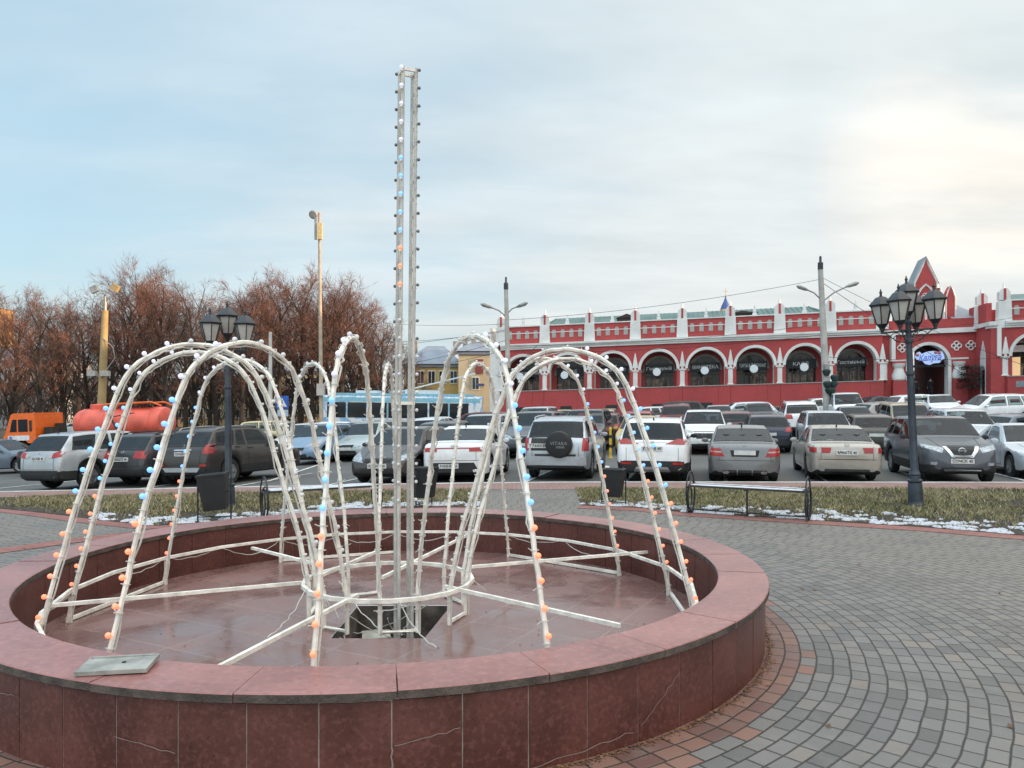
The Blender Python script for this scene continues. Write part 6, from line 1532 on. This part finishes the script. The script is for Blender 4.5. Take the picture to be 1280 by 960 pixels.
# ------------------------------------------------------------------ other buildings
def block(name, label, x0, x1, Y, zb, eave, depth, wall, roof, rows, cols, win, rise=2.2, skew=0.0, wy=None, chim=0, extra=None, frame=None):
    c = Vector(((x0 + x1) / 2, Y, zb)); t = empty(name, c, label, 'building'); t.rotation_euler = (0, 0, skew); w = x1 - x0; h = eave - zb
    b = MB(); b.box((0, depth / 2, h / 2), (w, depth, h)); b.build('wall', wall, t, smooth=False)
    b = MB(); e = .4; A = [(-w / 2 - e, -e, h), (w / 2 + e, -e, h), (w / 2 + e, depth + e, h), (-w / 2 - e, depth + e, h)]; ins = min(depth / 2, w / 3)
    b.add(A + [(-w / 2 + ins, depth / 2, h + rise), (w / 2 - ins, depth / 2, h + rise)], [(0, 1, 5, 4), (1, 2, 5), (2, 3, 4, 5), (3, 0, 4), (3, 2, 1, 0)])
    b.box((0, -.1, h - .25), (w + .3, .25, .3)); rf = b.build('roof', roof, t, smooth=False)
    rr = random.Random(len(label))
    for i in range(chim):
        q = MB(); q.box((-w * .38 + w * .76 * i / max(1, chim - 1), depth * .45, h + rise * .9), (.55, .55, 1.7)); q.build('chimney', mat('chimney_plaster', (.28, .25, .22), .9), rf, smooth=False)
    for r_ in range(rows):
        for k in range(cols):
            x = -w / 2 + w * (k + .5) / cols; z = h * (r_ + .55) / rows
            ww, wh = win
            b = MB(); b.box((x, -.02, z), (ww, .08, wh)); f = b.build('window', frame or M_LIME, t, smooth=False)
            b = MB(); b.box((x - ww * .23, -.065, z), (ww * .38, .03, wh * .86)); b.box((x + ww * .23, -.065, z), (ww * .38, .03, wh * .86)); b.build('pane', M_WIN, f, smooth=False)
    for sx_ in (-1, 1):
        for r_ in range(min(rows, 3)):
            b = MB(); b.box((sx_ * (w / 2 + .02), depth * .5, h * (r_ + .55) / rows), (.08, win[0], win[1])); b.build('window', M_WIN, t, smooth=False)
    return t
M_YEL = mat('yellow_plaster', (.50, .36, .13), .85, var=.12, scale=.3); M_CRM = mat('cream_plaster', (.50, .42, .28), .85, var=.12, scale=.3)
M_BSL = mat('blue_grey_sheet_roof', (.19, .22, .27), .55, var=.18, scale=.4)
Y = 96
yb = block('yellow_house', 'yellow two-storey house with a blue-grey roof behind the trolleybus', px(505, Y), px(574, Y), Y, -.5, pz(455, Y), 10, M_YEL, M_BSL, 2, 5, (.95, 1.7), 2.6, chim=2)
Y = 92
cb = block('cream_house', 'cream three-storey house with chimneys between the yellow house and the arcade', px(573, Y), px(616, Y), Y, -.4, pz(439, Y), 12, M_CRM, M_BSL, 1, 1, (.9, 1.6), 1.6, chim=4)
b = MB(); b.box((px(599, Y) - cb.location.x, -.1, pz(458, Y) - cb.location.z), (.95, .12, 1.7)); b.build('balcony_panel', mat('dark_red_shutter', (.20, .045, .05), .7), cb, smooth=False)
sg = MB(); sg.box((0, 0, 0), (1.0, .06, .28)); so = sg.build('street_sign', mat('street_sign_blue', (.04, .07, .22), .5), None, smooth=False); so.location = (px(600, 91.8), 91.8, pz(481, 91.8)); tag(so, 'small blue street sign on the cream house wall', 'street sign')
block('white_house', 'pale blue-white house glimpsed between the trunks at the far left', -88, -70, 118, -2, 8.5, 10, mat('pale_blue_plaster', (.46, .52, .58), .8), M_BSL, 2, 6, (1.2, 2.0), 2.5)
block('apartment_block', 'tall ochre apartment block rising behind the trees at the left edge', -120, -92, 128, -2, 19, 14, mat('ochre_brick', (.50, .32, .14), .85), M_GROOF, 6, 8, (1.3, 1.6), 1.0)
block('beige_house', 'beige house beyond the park behind the white pole', px(318, 120), px(402, 120), 120, -1.4, 7.0, 10, mat('beige_plaster', (.42, .34, .22), .85), M_BSL, 2, 7, (1.0, 1.7), 2.4)
block('grey_house', 'grey house beyond the park behind the orange tank', px(85, 125), px(215, 125), 125, -2.2, 6.0, 10, mat('grey_plaster', (.34, .34, .35), .85), M_GROOF, 2, 9, (1.0, 1.6), 2.2)
block('ochre_house', 'ochre house beyond the park behind the left street lamp', px(222, 122), px(312, 122), 122, -1.8, 6.2, 10, mat('dull_ochre_plaster', (.36, .27, .16), .85), M_BSL, 2, 8, (1.0, 1.6), 2.2)
# unseen sun blockers added right of the square to keep low sun off the paving
def sun_blocker(x0, y0, y1, h, label, wall):
    t = empty('sun_blocking_block', (x0, (y0 + y1) / 2, 0), label, 'building'); L = y1 - y0
    b = MB(); b.box((8, 0, h / 2 - .5), (16, L, h + 1)); b.build('wall', wall, t, smooth=False)
    b = MB(); b.add([(-.5, -L / 2, h), (16.5, -L / 2, h), (16.5, L / 2, h), (-.5, L / 2, h), (8, -L / 2, h + 2.4), (8, L / 2, h + 2.4)], [(0, 3, 5, 4), (1, 4, 5, 2), (0, 4, 1), (3, 2, 5)]); b.build('roof', M_GROOF, t, smooth=False)
    n = int(L / 6); rows = int(h / 3.4)
    for r_ in range(rows):
        for k in range(n):
            b = MB(); b.box((-.02, -L / 2 + L * (k + .5) / n, 2 + r_ * 3.3), (.1, 1.5, 1.7)); b.build('window', M_WIN, t, smooth=False)
sun_blocker(49, -62, -20, 16.2, 'four-storey pale block added out of view to block the sun, nearer end', mat('pale_blocker_plaster', (.40, .37, .32), .85))
sun_blocker(49, -20, 18, 15.8, 'four-storey pinkish block added out of view to block the sun, middle', mat('pink_blocker_plaster', (.40, .30, .26), .85))
sun_blocker(49, 18, 52, 16.0, 'four-storey grey block added out of view to block the sun, far end', mat('grey_blocker_plaster', (.36, .36, .36), .85))
# church spire over the arcade roof
Y = 170; t = empty('church_spire', (px(907, Y), Y, 0), 'slim blue church spire with a gold base above the arcade roof', 'spire')
z0 = pz(400, Y); b = MB(); b.lathe([(1.3, 0), (1.3, z0 + .5), (1.5, z0 + .7)], 8); b.build('drum', mat('spire_drum', (.45, .22, .16), .8), t)
b = MB(); b.lathe([(1.25, z0 + .7), (1.3, pz(387, Y))], 8); b.build('gilded_band', mat('gilding', (.75, .45, .18), .35, metal=.6), t)
b = MB(); b.lathe([(1.2, pz(387, Y)), (.9, pz(382, Y)), (.45, pz(377, Y)), (.2, pz(373, Y)), (.05, pz(369, Y))], 8); b.build('cap', mat('spire_blue', (.05, .09, .28), .4), t)
b = MB(); zt_ = pz(369, Y); b.tube([(0, 0, zt_ - .2), (0, 0, zt_ + 1.6)], .07, 4); b.tube([(-.5, 0, zt_ + .9), (.5, 0, zt_ + .9)], .07, 4); b.build('cross', mat('gilding', (.75, .45, .18)), t)

# ------------------------------------------------------------------ bare trees
M_BARK = mat('dark_bark', (.042, .032, .027), .95, var=.35, scale=3)
M_TWIG = mat('russet_twigs', (.165, .078, .055), .9, var=.35, scale=.6)
M_TWIG2 = mat('grey_brown_twigs', (.135, .085, .066), .9, var=.3, scale=.6)
def tree_meshes(seed, H=13.0, spread=1.0, dens=1.0, twig=M_TWIG, bush=False):
    rd = random.Random(seed); tb = MB(); nsc = {1: 15, 2: 8, 3: 7, 4: 6}
    tv, tf = [], []
    def rv(): return Vector((rd.uniform(-1, 1), rd.uniform(-1, 1), rd.uniform(-1, 1)))
    def quad(p, d, L, w):
        s_ = d.cross(rv()).normalized() * w; m = p + d * L * .5 + rv() * L * .10; e = p + d * L; o = len(tv)
        tv.extend([p - s_, p + s_, m + s_ * .7, m - s_ * .7, e]); tf.extend([(o, o + 1, o + 2, o + 3), (o + 3, o + 2, o + 4)])
    def branch(p, d, L, r_, lev):
        n = 5 if lev < 3 else 3; pts = [p]; dd = d.copy()
        up = (.05, .22, .16, .10, .05)[lev]
        for i in range(n):
            dd = (dd + rv() * (.05 if lev == 0 else .16) + Vector((0, 0, up * .4))).normalized(); pts.append(pts[-1] + dd * L / n)
        rs = [r_ * (1 - .75 * i / n) for i in range(n + 1)]
        if lev < 3: tb.tube(pts, rs, (8, 6, 4)[lev], cap=False)
        else:
            for i in range(n):
                s_ = (pts[i + 1] - pts[i]).cross(rv()).normalized(); o = len(tv)
                tv.extend([pts[i] - s_ * rs[i], pts[i] + s_ * rs[i], pts[i + 1] + s_ * rs[i + 1], pts[i + 1] - s_ * rs[i + 1]]); tf.append((o, o + 1, o + 2, o + 3))
        if lev == 4: return
        cnt = int(nsc[lev + 1] * dens + .5)
        for k in range(cnt):
            t = (.20 + .8 * (k + rd.random()) / cnt) if lev == 0 else (.22 + .78 * rd.random()); i = min(int(t * n), n - 1); q = pts[i].lerp(pts[i + 1], t * n - i)
            ax = (pts[i + 1] - pts[i]).normalized(); a = rd.random() * 6.283 if lev else 2.4 * k + rd.random()
            u = ax.orthogonal().normalized(); u = (u * math.cos(a) + ax.cross(u) * math.sin(a)); tilt = rd.uniform(.45, .95) if lev else rd.uniform(.5, .85) * spread
            nd = (ax * math.cos(tilt) + u * math.sin(tilt)).normalized()
            if lev == 0: nl = H * rd.uniform(.36, .50) * (1.12 - .62 * t); branch(q, nd, nl, r_ * .42 * (1.1 - .6 * t), 1)
            elif lev < 3: branch(q, nd, L * rd.uniform(.34, .56), max(.012, rs[i] * .5), lev + 1)
            else: quad(q, nd, rd.uniform(.35, .85), rd.uniform(.006, .011))
    branch(Vector((0, 0, -.2)), Vector((rd.uniform(-.05, .05), rd.uniform(-.05, .05), 1)).normalized(), H * .80, .26 * H / 13, 0)
    me = bpy.data.meshes.new('crown'); me.from_pydata([tuple(v) for v in tv], [], tf); me.materials.append(twig); me.update()
    return tb.mesh('trunk', M_BARK, fix=False), me
PROT = [tree_meshes(1), tree_meshes(2, spread=1.15), tree_meshes(3, spread=.8, twig=M_TWIG), tree_meshes(4, spread=.9, dens=.86, twig=M_TWIG2), tree_meshes(5, spread=1.1, twig=M_TWIG2)]
TREES = [(-25, 66, 362, 0), (12, 70, 360, 4), (48, 67, 362, 1), (82, 74, 372, 3), (112, 78, 372, 4), (150, 72, 340, 2), (180, 76, 330, 0), (212, 70, 345, 2), (246, 84, 345, 3), (272, 78, 372, 4), (302, 68, 346, 2), (328, 76, 360, 0),
         (348, 70, 338, 1), (376, 75, 337, 0), (404, 72, 350, 2), (428, 70, 346, 1), (452, 73, 366, 0), (474, 72, 392, 4), (498, 84, 425, 1), (520, 90, 455, 4),
         (-60, 72, 350, 2), (30, 92, 382, 3), (66, 96, 388, 0), (98, 94, 380, 1), (135, 98, 378, 4), (165, 96, 368, 1), (198, 100, 366, 0), (232, 98, 372, 1), (262, 102, 385, 2), (290, 98, 378, 0), (318, 100, 380, 4), (340, 96, 372, 2), (366, 100, 368, 1), (392, 98, 372, 4), (418, 100, 376, 0), (442, 96, 384, 2), (466, 98, 408, 1)]
LKIND = ['broad russet-twigged bare tree', 'wide-crowned russet bare tree', 'upright russet bare tree', 'slender grey-brown bare tree', 'grey-brown bare tree']
TL = ['cut by the left edge of the photo', 'left of the orange cab', 'over the orange cab', 'between the cab and the ochre pole', 'just left of the ochre pole', 'just right of the ochre pole', 'over the front of the orange tank', 'over the rear of the orange tank', 'left of the left street lamp', 'close to the left street lamp', 'right behind the left street lamp', 'left of the slim white pole',
      'behind the slim white pole', 'left of the tall aerial mast', 'behind the tall aerial mast', 'just right of the tall aerial mast', 'left of the light frame mast', 'touching the light frame mast', 'behind the light frame mast', 'small, before the yellow house',
      'beyond the left edge', 'in the back row at the far left', 'in the back row over the orange cab', 'in the back row left of the ochre pole', 'in the back row behind the ochre pole', 'in the back row over the front of the tank', 'in the back row over the rear of the tank', 'in the back row above the silver sedan', 'in the back row left of the left street lamp', 'in the back row behind the left street lamp',
      'in the back row right of the left street lamp', 'in the back row behind the slim white pole', 'in the back row above the light blue van', 'in the back row left of the aerial mast', 'in the back row right of the aerial mast', 'in the back row above the trolleybus front', 'in the back row beside the light frame mast']
rt = random.Random(8)
for (x, Y, ty, k), tl in zip(TREES, TL):
    X = px(x, Y); z = g(X, Y) + .02; h = pz(ty, Y) - z
    t = empty('bare_tree', (X, Y, z), LKIND[k] + ' ' + tl, 'tree', 'bare trees in the park', rt.random() * 6.28); s_ = h / 13.2
    t.scale = (s_ * rt.uniform(.92, 1.08),) * 2 + (s_,)
    link('trunk', PROT[k][0], t); link('crown', PROT[k][1], t)
# far wood behind the park, one mass
b = MB(); rw = random.Random(3); b.v = []; 
for i in range(15000):
    X = rw.uniform(-110, -18); Y = rw.uniform(106, 116); X *= 1.0; h = (6.2 + 3.0 * mn.noise((X * .08, 0, 0))) * rw.random() ** .6; p = Vector((X, Y, g(X, Y) + h)); d = Vector((rw.uniform(-.5, .5), rw.uniform(-.3, .3), 1)) * rw.uniform(.8, 1.8); w = Vector((rw.uniform(.03, .09), 0, 0))
    b.add([p - w, p + w, p + d], [(0, 1, 2)])
tag(b.build('far_wood', mat('dusky_undergrowth', (.060, .044, .036), .95, var=.4, scale=.3), smooth=False, fix=False), 'dusky brown thicket of bare branches behind the park trees', 'wood', kind='stuff')

# ------------------------------------------------------------------ poles, wires, signs
M_CONC = mat('pale_concrete_pole', (.42, .40, .37), .85, var=.2, scale=1.5, fine=.2)
M_OCH = mat('ochre_sunlit_tint', (.36, .26, .12), .8, var=.2, scale=1.2)  # ochre stands in for low sunlight along the pole
M_GALV = mat('galvanised_steel', (.30, .30, .29), .5, metal=.4, var=.2, scale=3)
def pole(name, label, cat, xb, xt, yt, Y, r0, r1, m, group=None, cap=True):
    X = px(xb, Y); z = g(X, Y) + ROAD; h = pz(yt, Y) - z; t = empty(name, (X, Y, z), label, cat, group); dx = px(xt, Y) - X
    b = MB(); b.tube([(0, 0, 0), (dx * .5, 0, h * .5), (dx, 0, h)], [r0, (r0 + r1) / 2, r1], 12); b.build('shaft', m, t)
    if cap: b = MB(); b.lathe([(r1 + .02, h - .05), (r1 + .02, h + .35), (r1 * .5, h + .45), (r1 * .5, h + .75), (0, h + .8)], 8, (dx, 0, 0)); b.build('cap', M_IRON, t)
    return t, dx, h
def luminaire(t, dx, h, hx, hy, Y, side):
    "one street-light arm with its head; hx, hy = picture point of the head"
    e = Vector((px(hx, Y) - t.location.x, -.3, pz(hy, Y) - t.location.z)); s_ = Vector((dx * .85, 0, e.z - abs(e.x - dx) * .62))
    b = MB(); b.tube([s_, s_.lerp(e, .5) + Vector((0, 0, .12)), e], .045, 6); a = b.build('lamp_arm', M_GALV, t)
    d = (e - s_).normalized(); d.z *= .5; b = MB(); b.tube([e - d * .1, e + d * .15, e + d * .6, e + d * .8], [.05, .11, .13, .05], 8); b.build('lamp_head', M_GALV, a)
Y = 50; t, dx, h = pole('concrete_pole', 'concrete lamp pole with two light arms at the left end of the arcade', 'pole', 637, 632.5, 361, Y, .19, .13, M_CONC, 'concrete lamp poles with double arms')
luminaire(t, dx, h, 614, 385, Y, -1); luminaire(t, dx, h, 647, 384, Y, 1)
b = MB(); b.box((dx * .5, -.2, h - 5.9), (.5, .3, .35)); b.box((dx * .5, -.22, h - 5.3), (.4, .25, .3)); b.build('bracket_box', M_IRON, t, smooth=False)
b = MB(); rr = random.Random(2)
for i in range(6): p = Vector((.25, -.1, h - 5.2)); q = p + Vector((rr.uniform(.2, 1.6), 0, rr.uniform(-.3, 1.6))); b.tube([p, p.lerp(q, .5) + Vector((.1, 0, .1)), q], .02, 4)
b.build('dangling_wire', M_IRON, t)
Y = 47; t, dx, h = pole('concrete_pole', 'concrete lamp pole with flower baskets and two light arms before the arcade', 'pole', 1035, 1025.5, 336, Y, .25, .15, M_CONC, 'concrete lamp poles with double arms')
luminaire(t, dx, h, 1006, 363, Y, -1); luminaire(t, dx, h, 1056, 359, Y, 1)
M_BASK = mat('dark_green_basket', (.015, .035, .032), .8, var=.4, scale=8)
for i, (x, y) in enumerate(((1031, 466), (1041, 473), (1032, 481), (1040, 481), (1036, 489))):
    b = MB(); c = (px(x, Y) - t.location.x, -.25, pz(y, Y) - t.location.z); w = .24 if i != 4 else .32
    b.lathe([(0, -.2), (w * .6, -.18), (w, .02), (w * 1.05, .12), (w * .7, .2), (0, .22)], 12, c); o = b.build('flower_basket', M_BASK, t)
b = MB(); b.box((dx * .4, -.22, h - 6.1), (.3, .2, .5)); b.build('junction_box', M_GALV, t, smooth=False)
Y = 50; t, dx, h = pole('ochre_pole', 'thick pole tinted ochre as if sunlit, with floodlights behind the orange tank', 'pole', 125, 131.5, 388, Y, .30, .19, M_OCH, cap=False)
b = MB(); b.tube([(dx, 0, h), (dx, 0, h + .9)], .09, 6); b.build('top_pipe', M_GALV, t)
for sx_, yy in ((-.62, .9), (.72, 1.0)):
    b = MB(); b.tube([(dx, 0, h + .5), (dx + sx_, -.1, h + yy + .3)], .03, 5); b.box((dx + sx_, -.15, h + yy + .45), (.48, .25, .42), 1, rot=Matrix.Rotation(sx_ * .7, 3, 'Y')); b.build('floodlight', [M_GALV, M_GALV if sx_ < 0 else M_OCH], t, smooth=False)
for sx_ in (-.42, .42):
    b = MB(); b.box((px(127, Y) - t.location.x + sx_, -.35, pz(467, Y) - t.location.z), (.55, .3, .34)); b.build('loudspeaker', mat('speaker_grey', (.36, .36, .34), .7), t, smooth=False)
b = MB(); b.tube([(dx * .8, -.2, h - 1.8), (dx + .6, -.2, h - 2.4), (dx + .75, -.2, h - 3.1), (dx * .6, -.3, h - 4.4)], .03, 5); b.build('loose_wire', M_GALV, t)
Y = 52; t, dx, h = pole('aerial_mast', 'tall slim aerial mast with a dish and panel boxes above the trees', 'mast', 402, 399, 266, Y, .15, .09, mat('mast_beige', (.40, .33, .25), .7, var=.2, scale=2), cap=False)
b = MB(); b.box((dx + .10, -.2, pz(290, Y) - t.location.z), (.32, .25, 1.1)); b.build('panel_antenna', mat('panel_cream', (.60, .45, .22), .6), t, smooth=False)
b = MB(); b.box((dx - .22, -.1, pz(286, Y) - t.location.z), (.12, .2, 1.5)); b.build('panel_antenna', M_GALV, t, smooth=False)
b = MB(); b.lathe([(0, -.1), (.25, -.08), (.3, .05), (0, .02)], 14, (dx - .38, -.15, pz(269, Y) - t.location.z), M=Matrix.Rotation(R(-70), 3, 'X')); b.build('dish', M_GALV, t)
b = MB(); b.box((0, -.2, pz(487, Y) - t.location.z), (.5, .35, .8)); b.build('cabinet', M_CONC, t, smooth=False)
pole('white_pole', 'slim white pole in front of the park trees, left of the aerial mast', 'pole', 338, 338, 415, 54, .16, .11, mat('white_pole_paint', (.50, .50, .47), .7, var=.15, scale=1.5), cap=False)
# overhead wires
M_WIRE = mat('black_wire', (.022, .022, .024), .7)
def wire(a, c, label, dip=.5, r_=.016):
    p = Vector((px(a[0], a[2]), a[2], pz(a[1], a[2]))); q = Vector((px(c[0], c[2]), c[2], pz(c[1], c[2]))); n = 14
    b = MB(); b.tube([p.lerp(q, i / n) - p - Vector((0, 0, dip * 4 * (i / n) * (1 - i / n))) for i in range(n + 1)], r_, 4); o = b.build('overhead_wire', M_WIRE, None); o.location = p
    tag(o, label, 'wire', 'overhead wires across the square')
WL = [((633, 400, 50), (1026, 349, 47), 'sagging wire between the two concrete lamp poles, uppermost'), ((634, 432, 50), (1029, 405, 47), 'wire along the arcade cornice between the concrete poles'), ((635, 440, 50), (1030, 418, 47), 'lowest wire between the two concrete poles over the arches'),
      ((1026, 346, 47), (1320, 470, 40), 'wire dropping from the concrete pole top towards the right edge'), ((1026, 352, 47), (1300, 520, 60), 'second wire dropping from the concrete pole towards the gate roof'), ((1030, 420, 47), (1330, 385, 52), 'wire rising from the basket pole over the gate'), ((1030, 446, 47), (1340, 440, 52), 'thin wire crossing in front of the gate arch'),
      ((633, 405, 50), (480, 404, 66), 'upper wire running left from the lamp pole over the yellow house'), ((633, 414, 50), (480, 428, 66), 'middle wire running left from the lamp pole'), ((634, 425, 50), (470, 462, 60), 'slanting wire from the lamp pole to the trolleybus poles'), ((635, 437, 50), (470, 470, 60), 'trolley wire above the trolleybus roof'), ((634, 412, 50), (338, 440, 54), 'long wire from the lamp pole to the slim white pole'),
      ((127, 487, 50), (-80, 492, 50), 'wire running left from the ochre pole'), ((337, 440, 54), (127, 452, 50), 'wire between the slim white pole and the ochre pole')]
for a, c, lb in WL: wire(a, c, lb, dip=.35 if abs(a[0] - c[0]) > 200 else .15)
# crossing sign
Y = 57; X = px(353, Y); z = g(X, Y); t = empty('crossing_sign', (X, Y, z), 'blue square pedestrian crossing sign on a thin post before the park', 'road sign')
b = MB(); b.tube([(0, 0, 0), (0, 0, 3.2)], .04, 6); b.build('post', M_GALV, t)
b = MB(); b.box((0, -.06, 2.75), (.95, .03, .95)); f = b.build('plate', mat('sign_blue', (.02, .10, .42), .4), t, smooth=False)
b = MB(); b.prism([(-.36, 2.42), (.36, 2.42), (0, 3.08)], lambda a, c, d: (a, d, c), -.085, -.078); tr = b.build('triangle', M_LIME, f, smooth=False)
b = MB(); b.tube([(-.12, -.09, 2.46), (0, -.09, 2.65), (.12, -.09, 2.46)], .03, 4); b.tube([(0, -.09, 2.62), (0, -.09, 2.82)], .04, 4); b.ball((0, -.09, 2.87), .045, 6); b.build('walking_figure', M_INK, tr)
b = MB(); b.box((.05, -.06, 1.95), (.8, .03, .5)); b.build('lower_plate', mat('sign_plate_pale', (.40, .52, .62), .5), t, smooth=False)
# yellow bollards
for (x, Y, lb) in ((763, 28.5, 'yellow bollard with black bands between the white crossover and the off-roader'), (322, 31.5, 'yellow bollard beside the nose of the dark brown off-roader')):
    X = px(x, Y); t = empty('bollard', (X, Y, g(X, Y) + ROAD), lb, 'bollard', 'yellow parking bollards'); t.scale = (.9, .9, .78)
    b = MB(); b.lathe([(.10, 0), (.10, .04), (.055, .05), (.055, 1.35), (.07, 1.36), (.07, 1.42), (.03, 1.46), (0, 1.47)], 10); b.build('post', mat('bollard_yellow', (.62, .42, .03), .5), t)
    for zz in (.5, .95): b = MB(); b.lathe([(.058, zz), (.058, zz + .14)], 10); b.build('band', M_TRIM, t)
# low park railing
Y0 = 59.3; t = empty('park_railing', (-22, Y0, g(-22, Y0)), 'low dark park railing along the lawn behind the cars', 'railing')
def rp_(x): return Vector((x + 22, 0, g(x, Y0) - t.location.z))
b = MB()
for zz in (.18, .85): b.tube([rp_(x) + Vector((0, 0, zz)) for x in np.arange(-60, -11, 1.5)], .03, 4)
for x in np.arange(-60, -12.5, .3): b.tube([rp_(x) + Vector((0, 0, .18)), rp_(x) + Vector((0, 0, .85))], .012, 4, cap=False)
b.build('rails', M_IRON, t, fix=False)
for x in np.arange(-60, -11, 3.0): b = MB(); b.tube([rp_(x), rp_(x) + Vector((0, 0, 1.0))], .05, 4); b.build('post', M_IRON, t)
# clipped conifer by the gate
p = bw(40.6, -.9, 0); t = empty('conifer', (p.x, p.y, p.z - .4), 'small tiered dark conifer on a bare stem beside the gate', 'tree'); b = MB(); b.tube([(0, 0, 0), (.05, 0, 4.2)], [.07, .03], 6); b.build('trunk', M_BARK, t)
b = MB(); rr = random.Random(4)
for i in range(2600):
    k = rr.choice((2.6, 3.1, 3.6, 4.1)); a = rr.random() * 6.28; q = rr.random() ** .6 * (1.15 - .12 * (k - 2.6)); p0 = Vector((q * math.cos(a), q * math.sin(a) * .8, k + rr.gauss(0, .13) + .1)); d = Vector((math.cos(a), math.sin(a), rr.uniform(-.6, .5))) * .16; w = Vector((-math.sin(a), math.cos(a), .3)) * .035
    b.add([p0 - w, p0 + w, p0 + d], [(0, 1, 2)])
b.build('crown', mat('conifer_needles', (.030, .042, .036), .9, var=.3), t, smooth=False, fix=False)

# ------------------------------------------------------------------ people
def skin_mesh(name, verts, edges, radii, m, sub=1):
    me = bpy.data.meshes.new(name); me.from_pydata(verts, edges, []); ob = bpy.data.objects.new(name, me); COL.objects.link(ob)
    mo = ob.modifiers.new('s', 'SKIN'); ob.modifiers.new('u', 'SUBSURF').levels = sub
    for i, r_ in enumerate(radii): me.skin_vertices[0].data[i].radius = (r_, r_ * .8 if i in (0, 1, 2, 3) else r_)
    me.skin_vertices[0].data[0].use_root = True
    dg = bpy.context.evaluated_depsgraph_get(); out_ = bpy.data.meshes.new_from_object(ob.evaluated_get(dg)); bpy.data.objects.remove(ob)
    out_.name = name; out_.materials.clear(); out_.materials.append(m); out_.polygons.foreach_set('use_smooth', [True] * len(out_.polygons)); return out_
def person(loc_, rz, label, coat, trousers, hairc, step=.10, long=False, h=1.75):
    t = empty('person', loc_, label, 'person', None, rz); t.scale = (h / 1.75,) * 3
    V = [(0, 0, .93), (0, 0, 1.12), (0, .01, 1.32), (0, 0, 1.46), (0, -.01, 1.53), (0, -.03, 1.62), (0, -.03, 1.70)]
    r_ = [.14, .13, .16, .10, .055, .085, .07]; E = [(i, i + 1) for i in range(6)]
    for s_ in (-1, 1):
        o = len(V); V += [(s_ * .10, 0, .86), (s_ * .10, -.02 - s_ * step * .6, .48), (s_ * .10, .02 - s_ * step * 1.4, .08), (s_ * .105, -.13 - s_ * step * 1.4, .04)]; r_ += [.10, .065, .045, .04]; E += [(0, o), (o, o + 1), (o + 1, o + 2), (o + 2, o + 3)]
        o = len(V); V += [(s_ * .20, 0, 1.42), (s_ * .25, .02 + s_ * step * .5, 1.15), (s_ * .245, -.06 + s_ * step, .92), (s_ * .24, -.08 + s_ * step, .82)]; r_ += [.065, .05, .04, .04]; E += [(3, o), (o, o + 1), (o + 1, o + 2), (o + 2, o + 3)]
    link('body', skin_mesh('body', V, E, r_, mat('skin', (.42, .25, .18), .6)), t)
    V2 = [(0, 0, .93), (0, 0, 1.12), (0, .01, 1.32), (0, 0, 1.46)] + ([(0, 0, .62)] if long else [(0, 0, .80)]); R2 = [.19, .185, .205, .13, .20]; E2 = [(0, 1), (1, 2), (2, 3), (0, 4)]
    for s_ in (-1, 1): o = len(V2); V2 += [(s_ * .20, 0, 1.42), (s_ * .25, .02 + s_ * step * .5, 1.15), (s_ * .245, -.06 + s_ * step, .92)]; R2 += [.09, .075, .062]; E2 += [(3, o), (o, o + 1), (o + 1, o + 2)]
    link('coat', skin_mesh('coat', V2, E2, R2, coat), t)
    V3 = [(0, 0, .90)]; R3 = [.15]; E3 = []
    for s_ in (-1, 1): o = len(V3); V3 += [(s_ * .10, 0, .84), (s_ * .10, -.02 - s_ * step * .6, .48), (s_ * .10, .02 - s_ * step * 1.4, .10)]; R3 += [.115, .085, .07]; E3 += [(0, o), (o, o + 1), (o + 1, o + 2)]
    link('trousers', skin_mesh('trousers', V3, E3, R3, trousers), t)
    b = MB(); b.lathe([(.095, 1.63), (.105, 1.68), (.09, 1.745), (.05, 1.775), (0, 1.785)], 12, (0, -.015, 0)); b.build('hair', hairc, t)
    return t
C_BLK = mat('black_cloth', (.012, .012, .014), .9); C_NAV = mat('navy_cloth', (.016, .02, .032), .9); C_GRY = mat('grey_cloth', (.06, .055, .055), .9); C_HAIR = mat('dark_hair', (.02, .015, .012), .7); C_CAP = mat('dark_cap', (.018, .018, .02), .8)
Y = 68; X = px(978, Y); person((X, Y, pz(491, Y) - 1.78), R(110), 'man in dark clothes and cap walking along the red plinth', C_BLK, C_BLK, C_CAP, .12)
Y = 71; X = px(727, Y); person((X, Y, pz(501, Y) - 1.72), R(-80), 'small dark-clothed walker by the red plinth above the dark grey off-roader', C_NAV, C_BLK, C_HAIR, .10, h=1.68)
zf = .05 + .17 * 8
p = bw(36.9, 2.6, zf); person(p, R(20), 'person in a long dark coat, left one of the pair inside the gate arch', C_BLK, C_BLK, C_HAIR, .02, True)
p = bw(37.45, 2.9, zf); person(p, R(-30), 'person in a dark grey coat, right one of the pair inside the gate arch', C_GRY, C_BLK, C_HAIR, .02, True, 1.7)
p = bw(38.45, 2.2, zf); person(p, R(170), 'person in black walking alone through the gate arch', C_BLK, C_NAV, C_HAIR, .09)
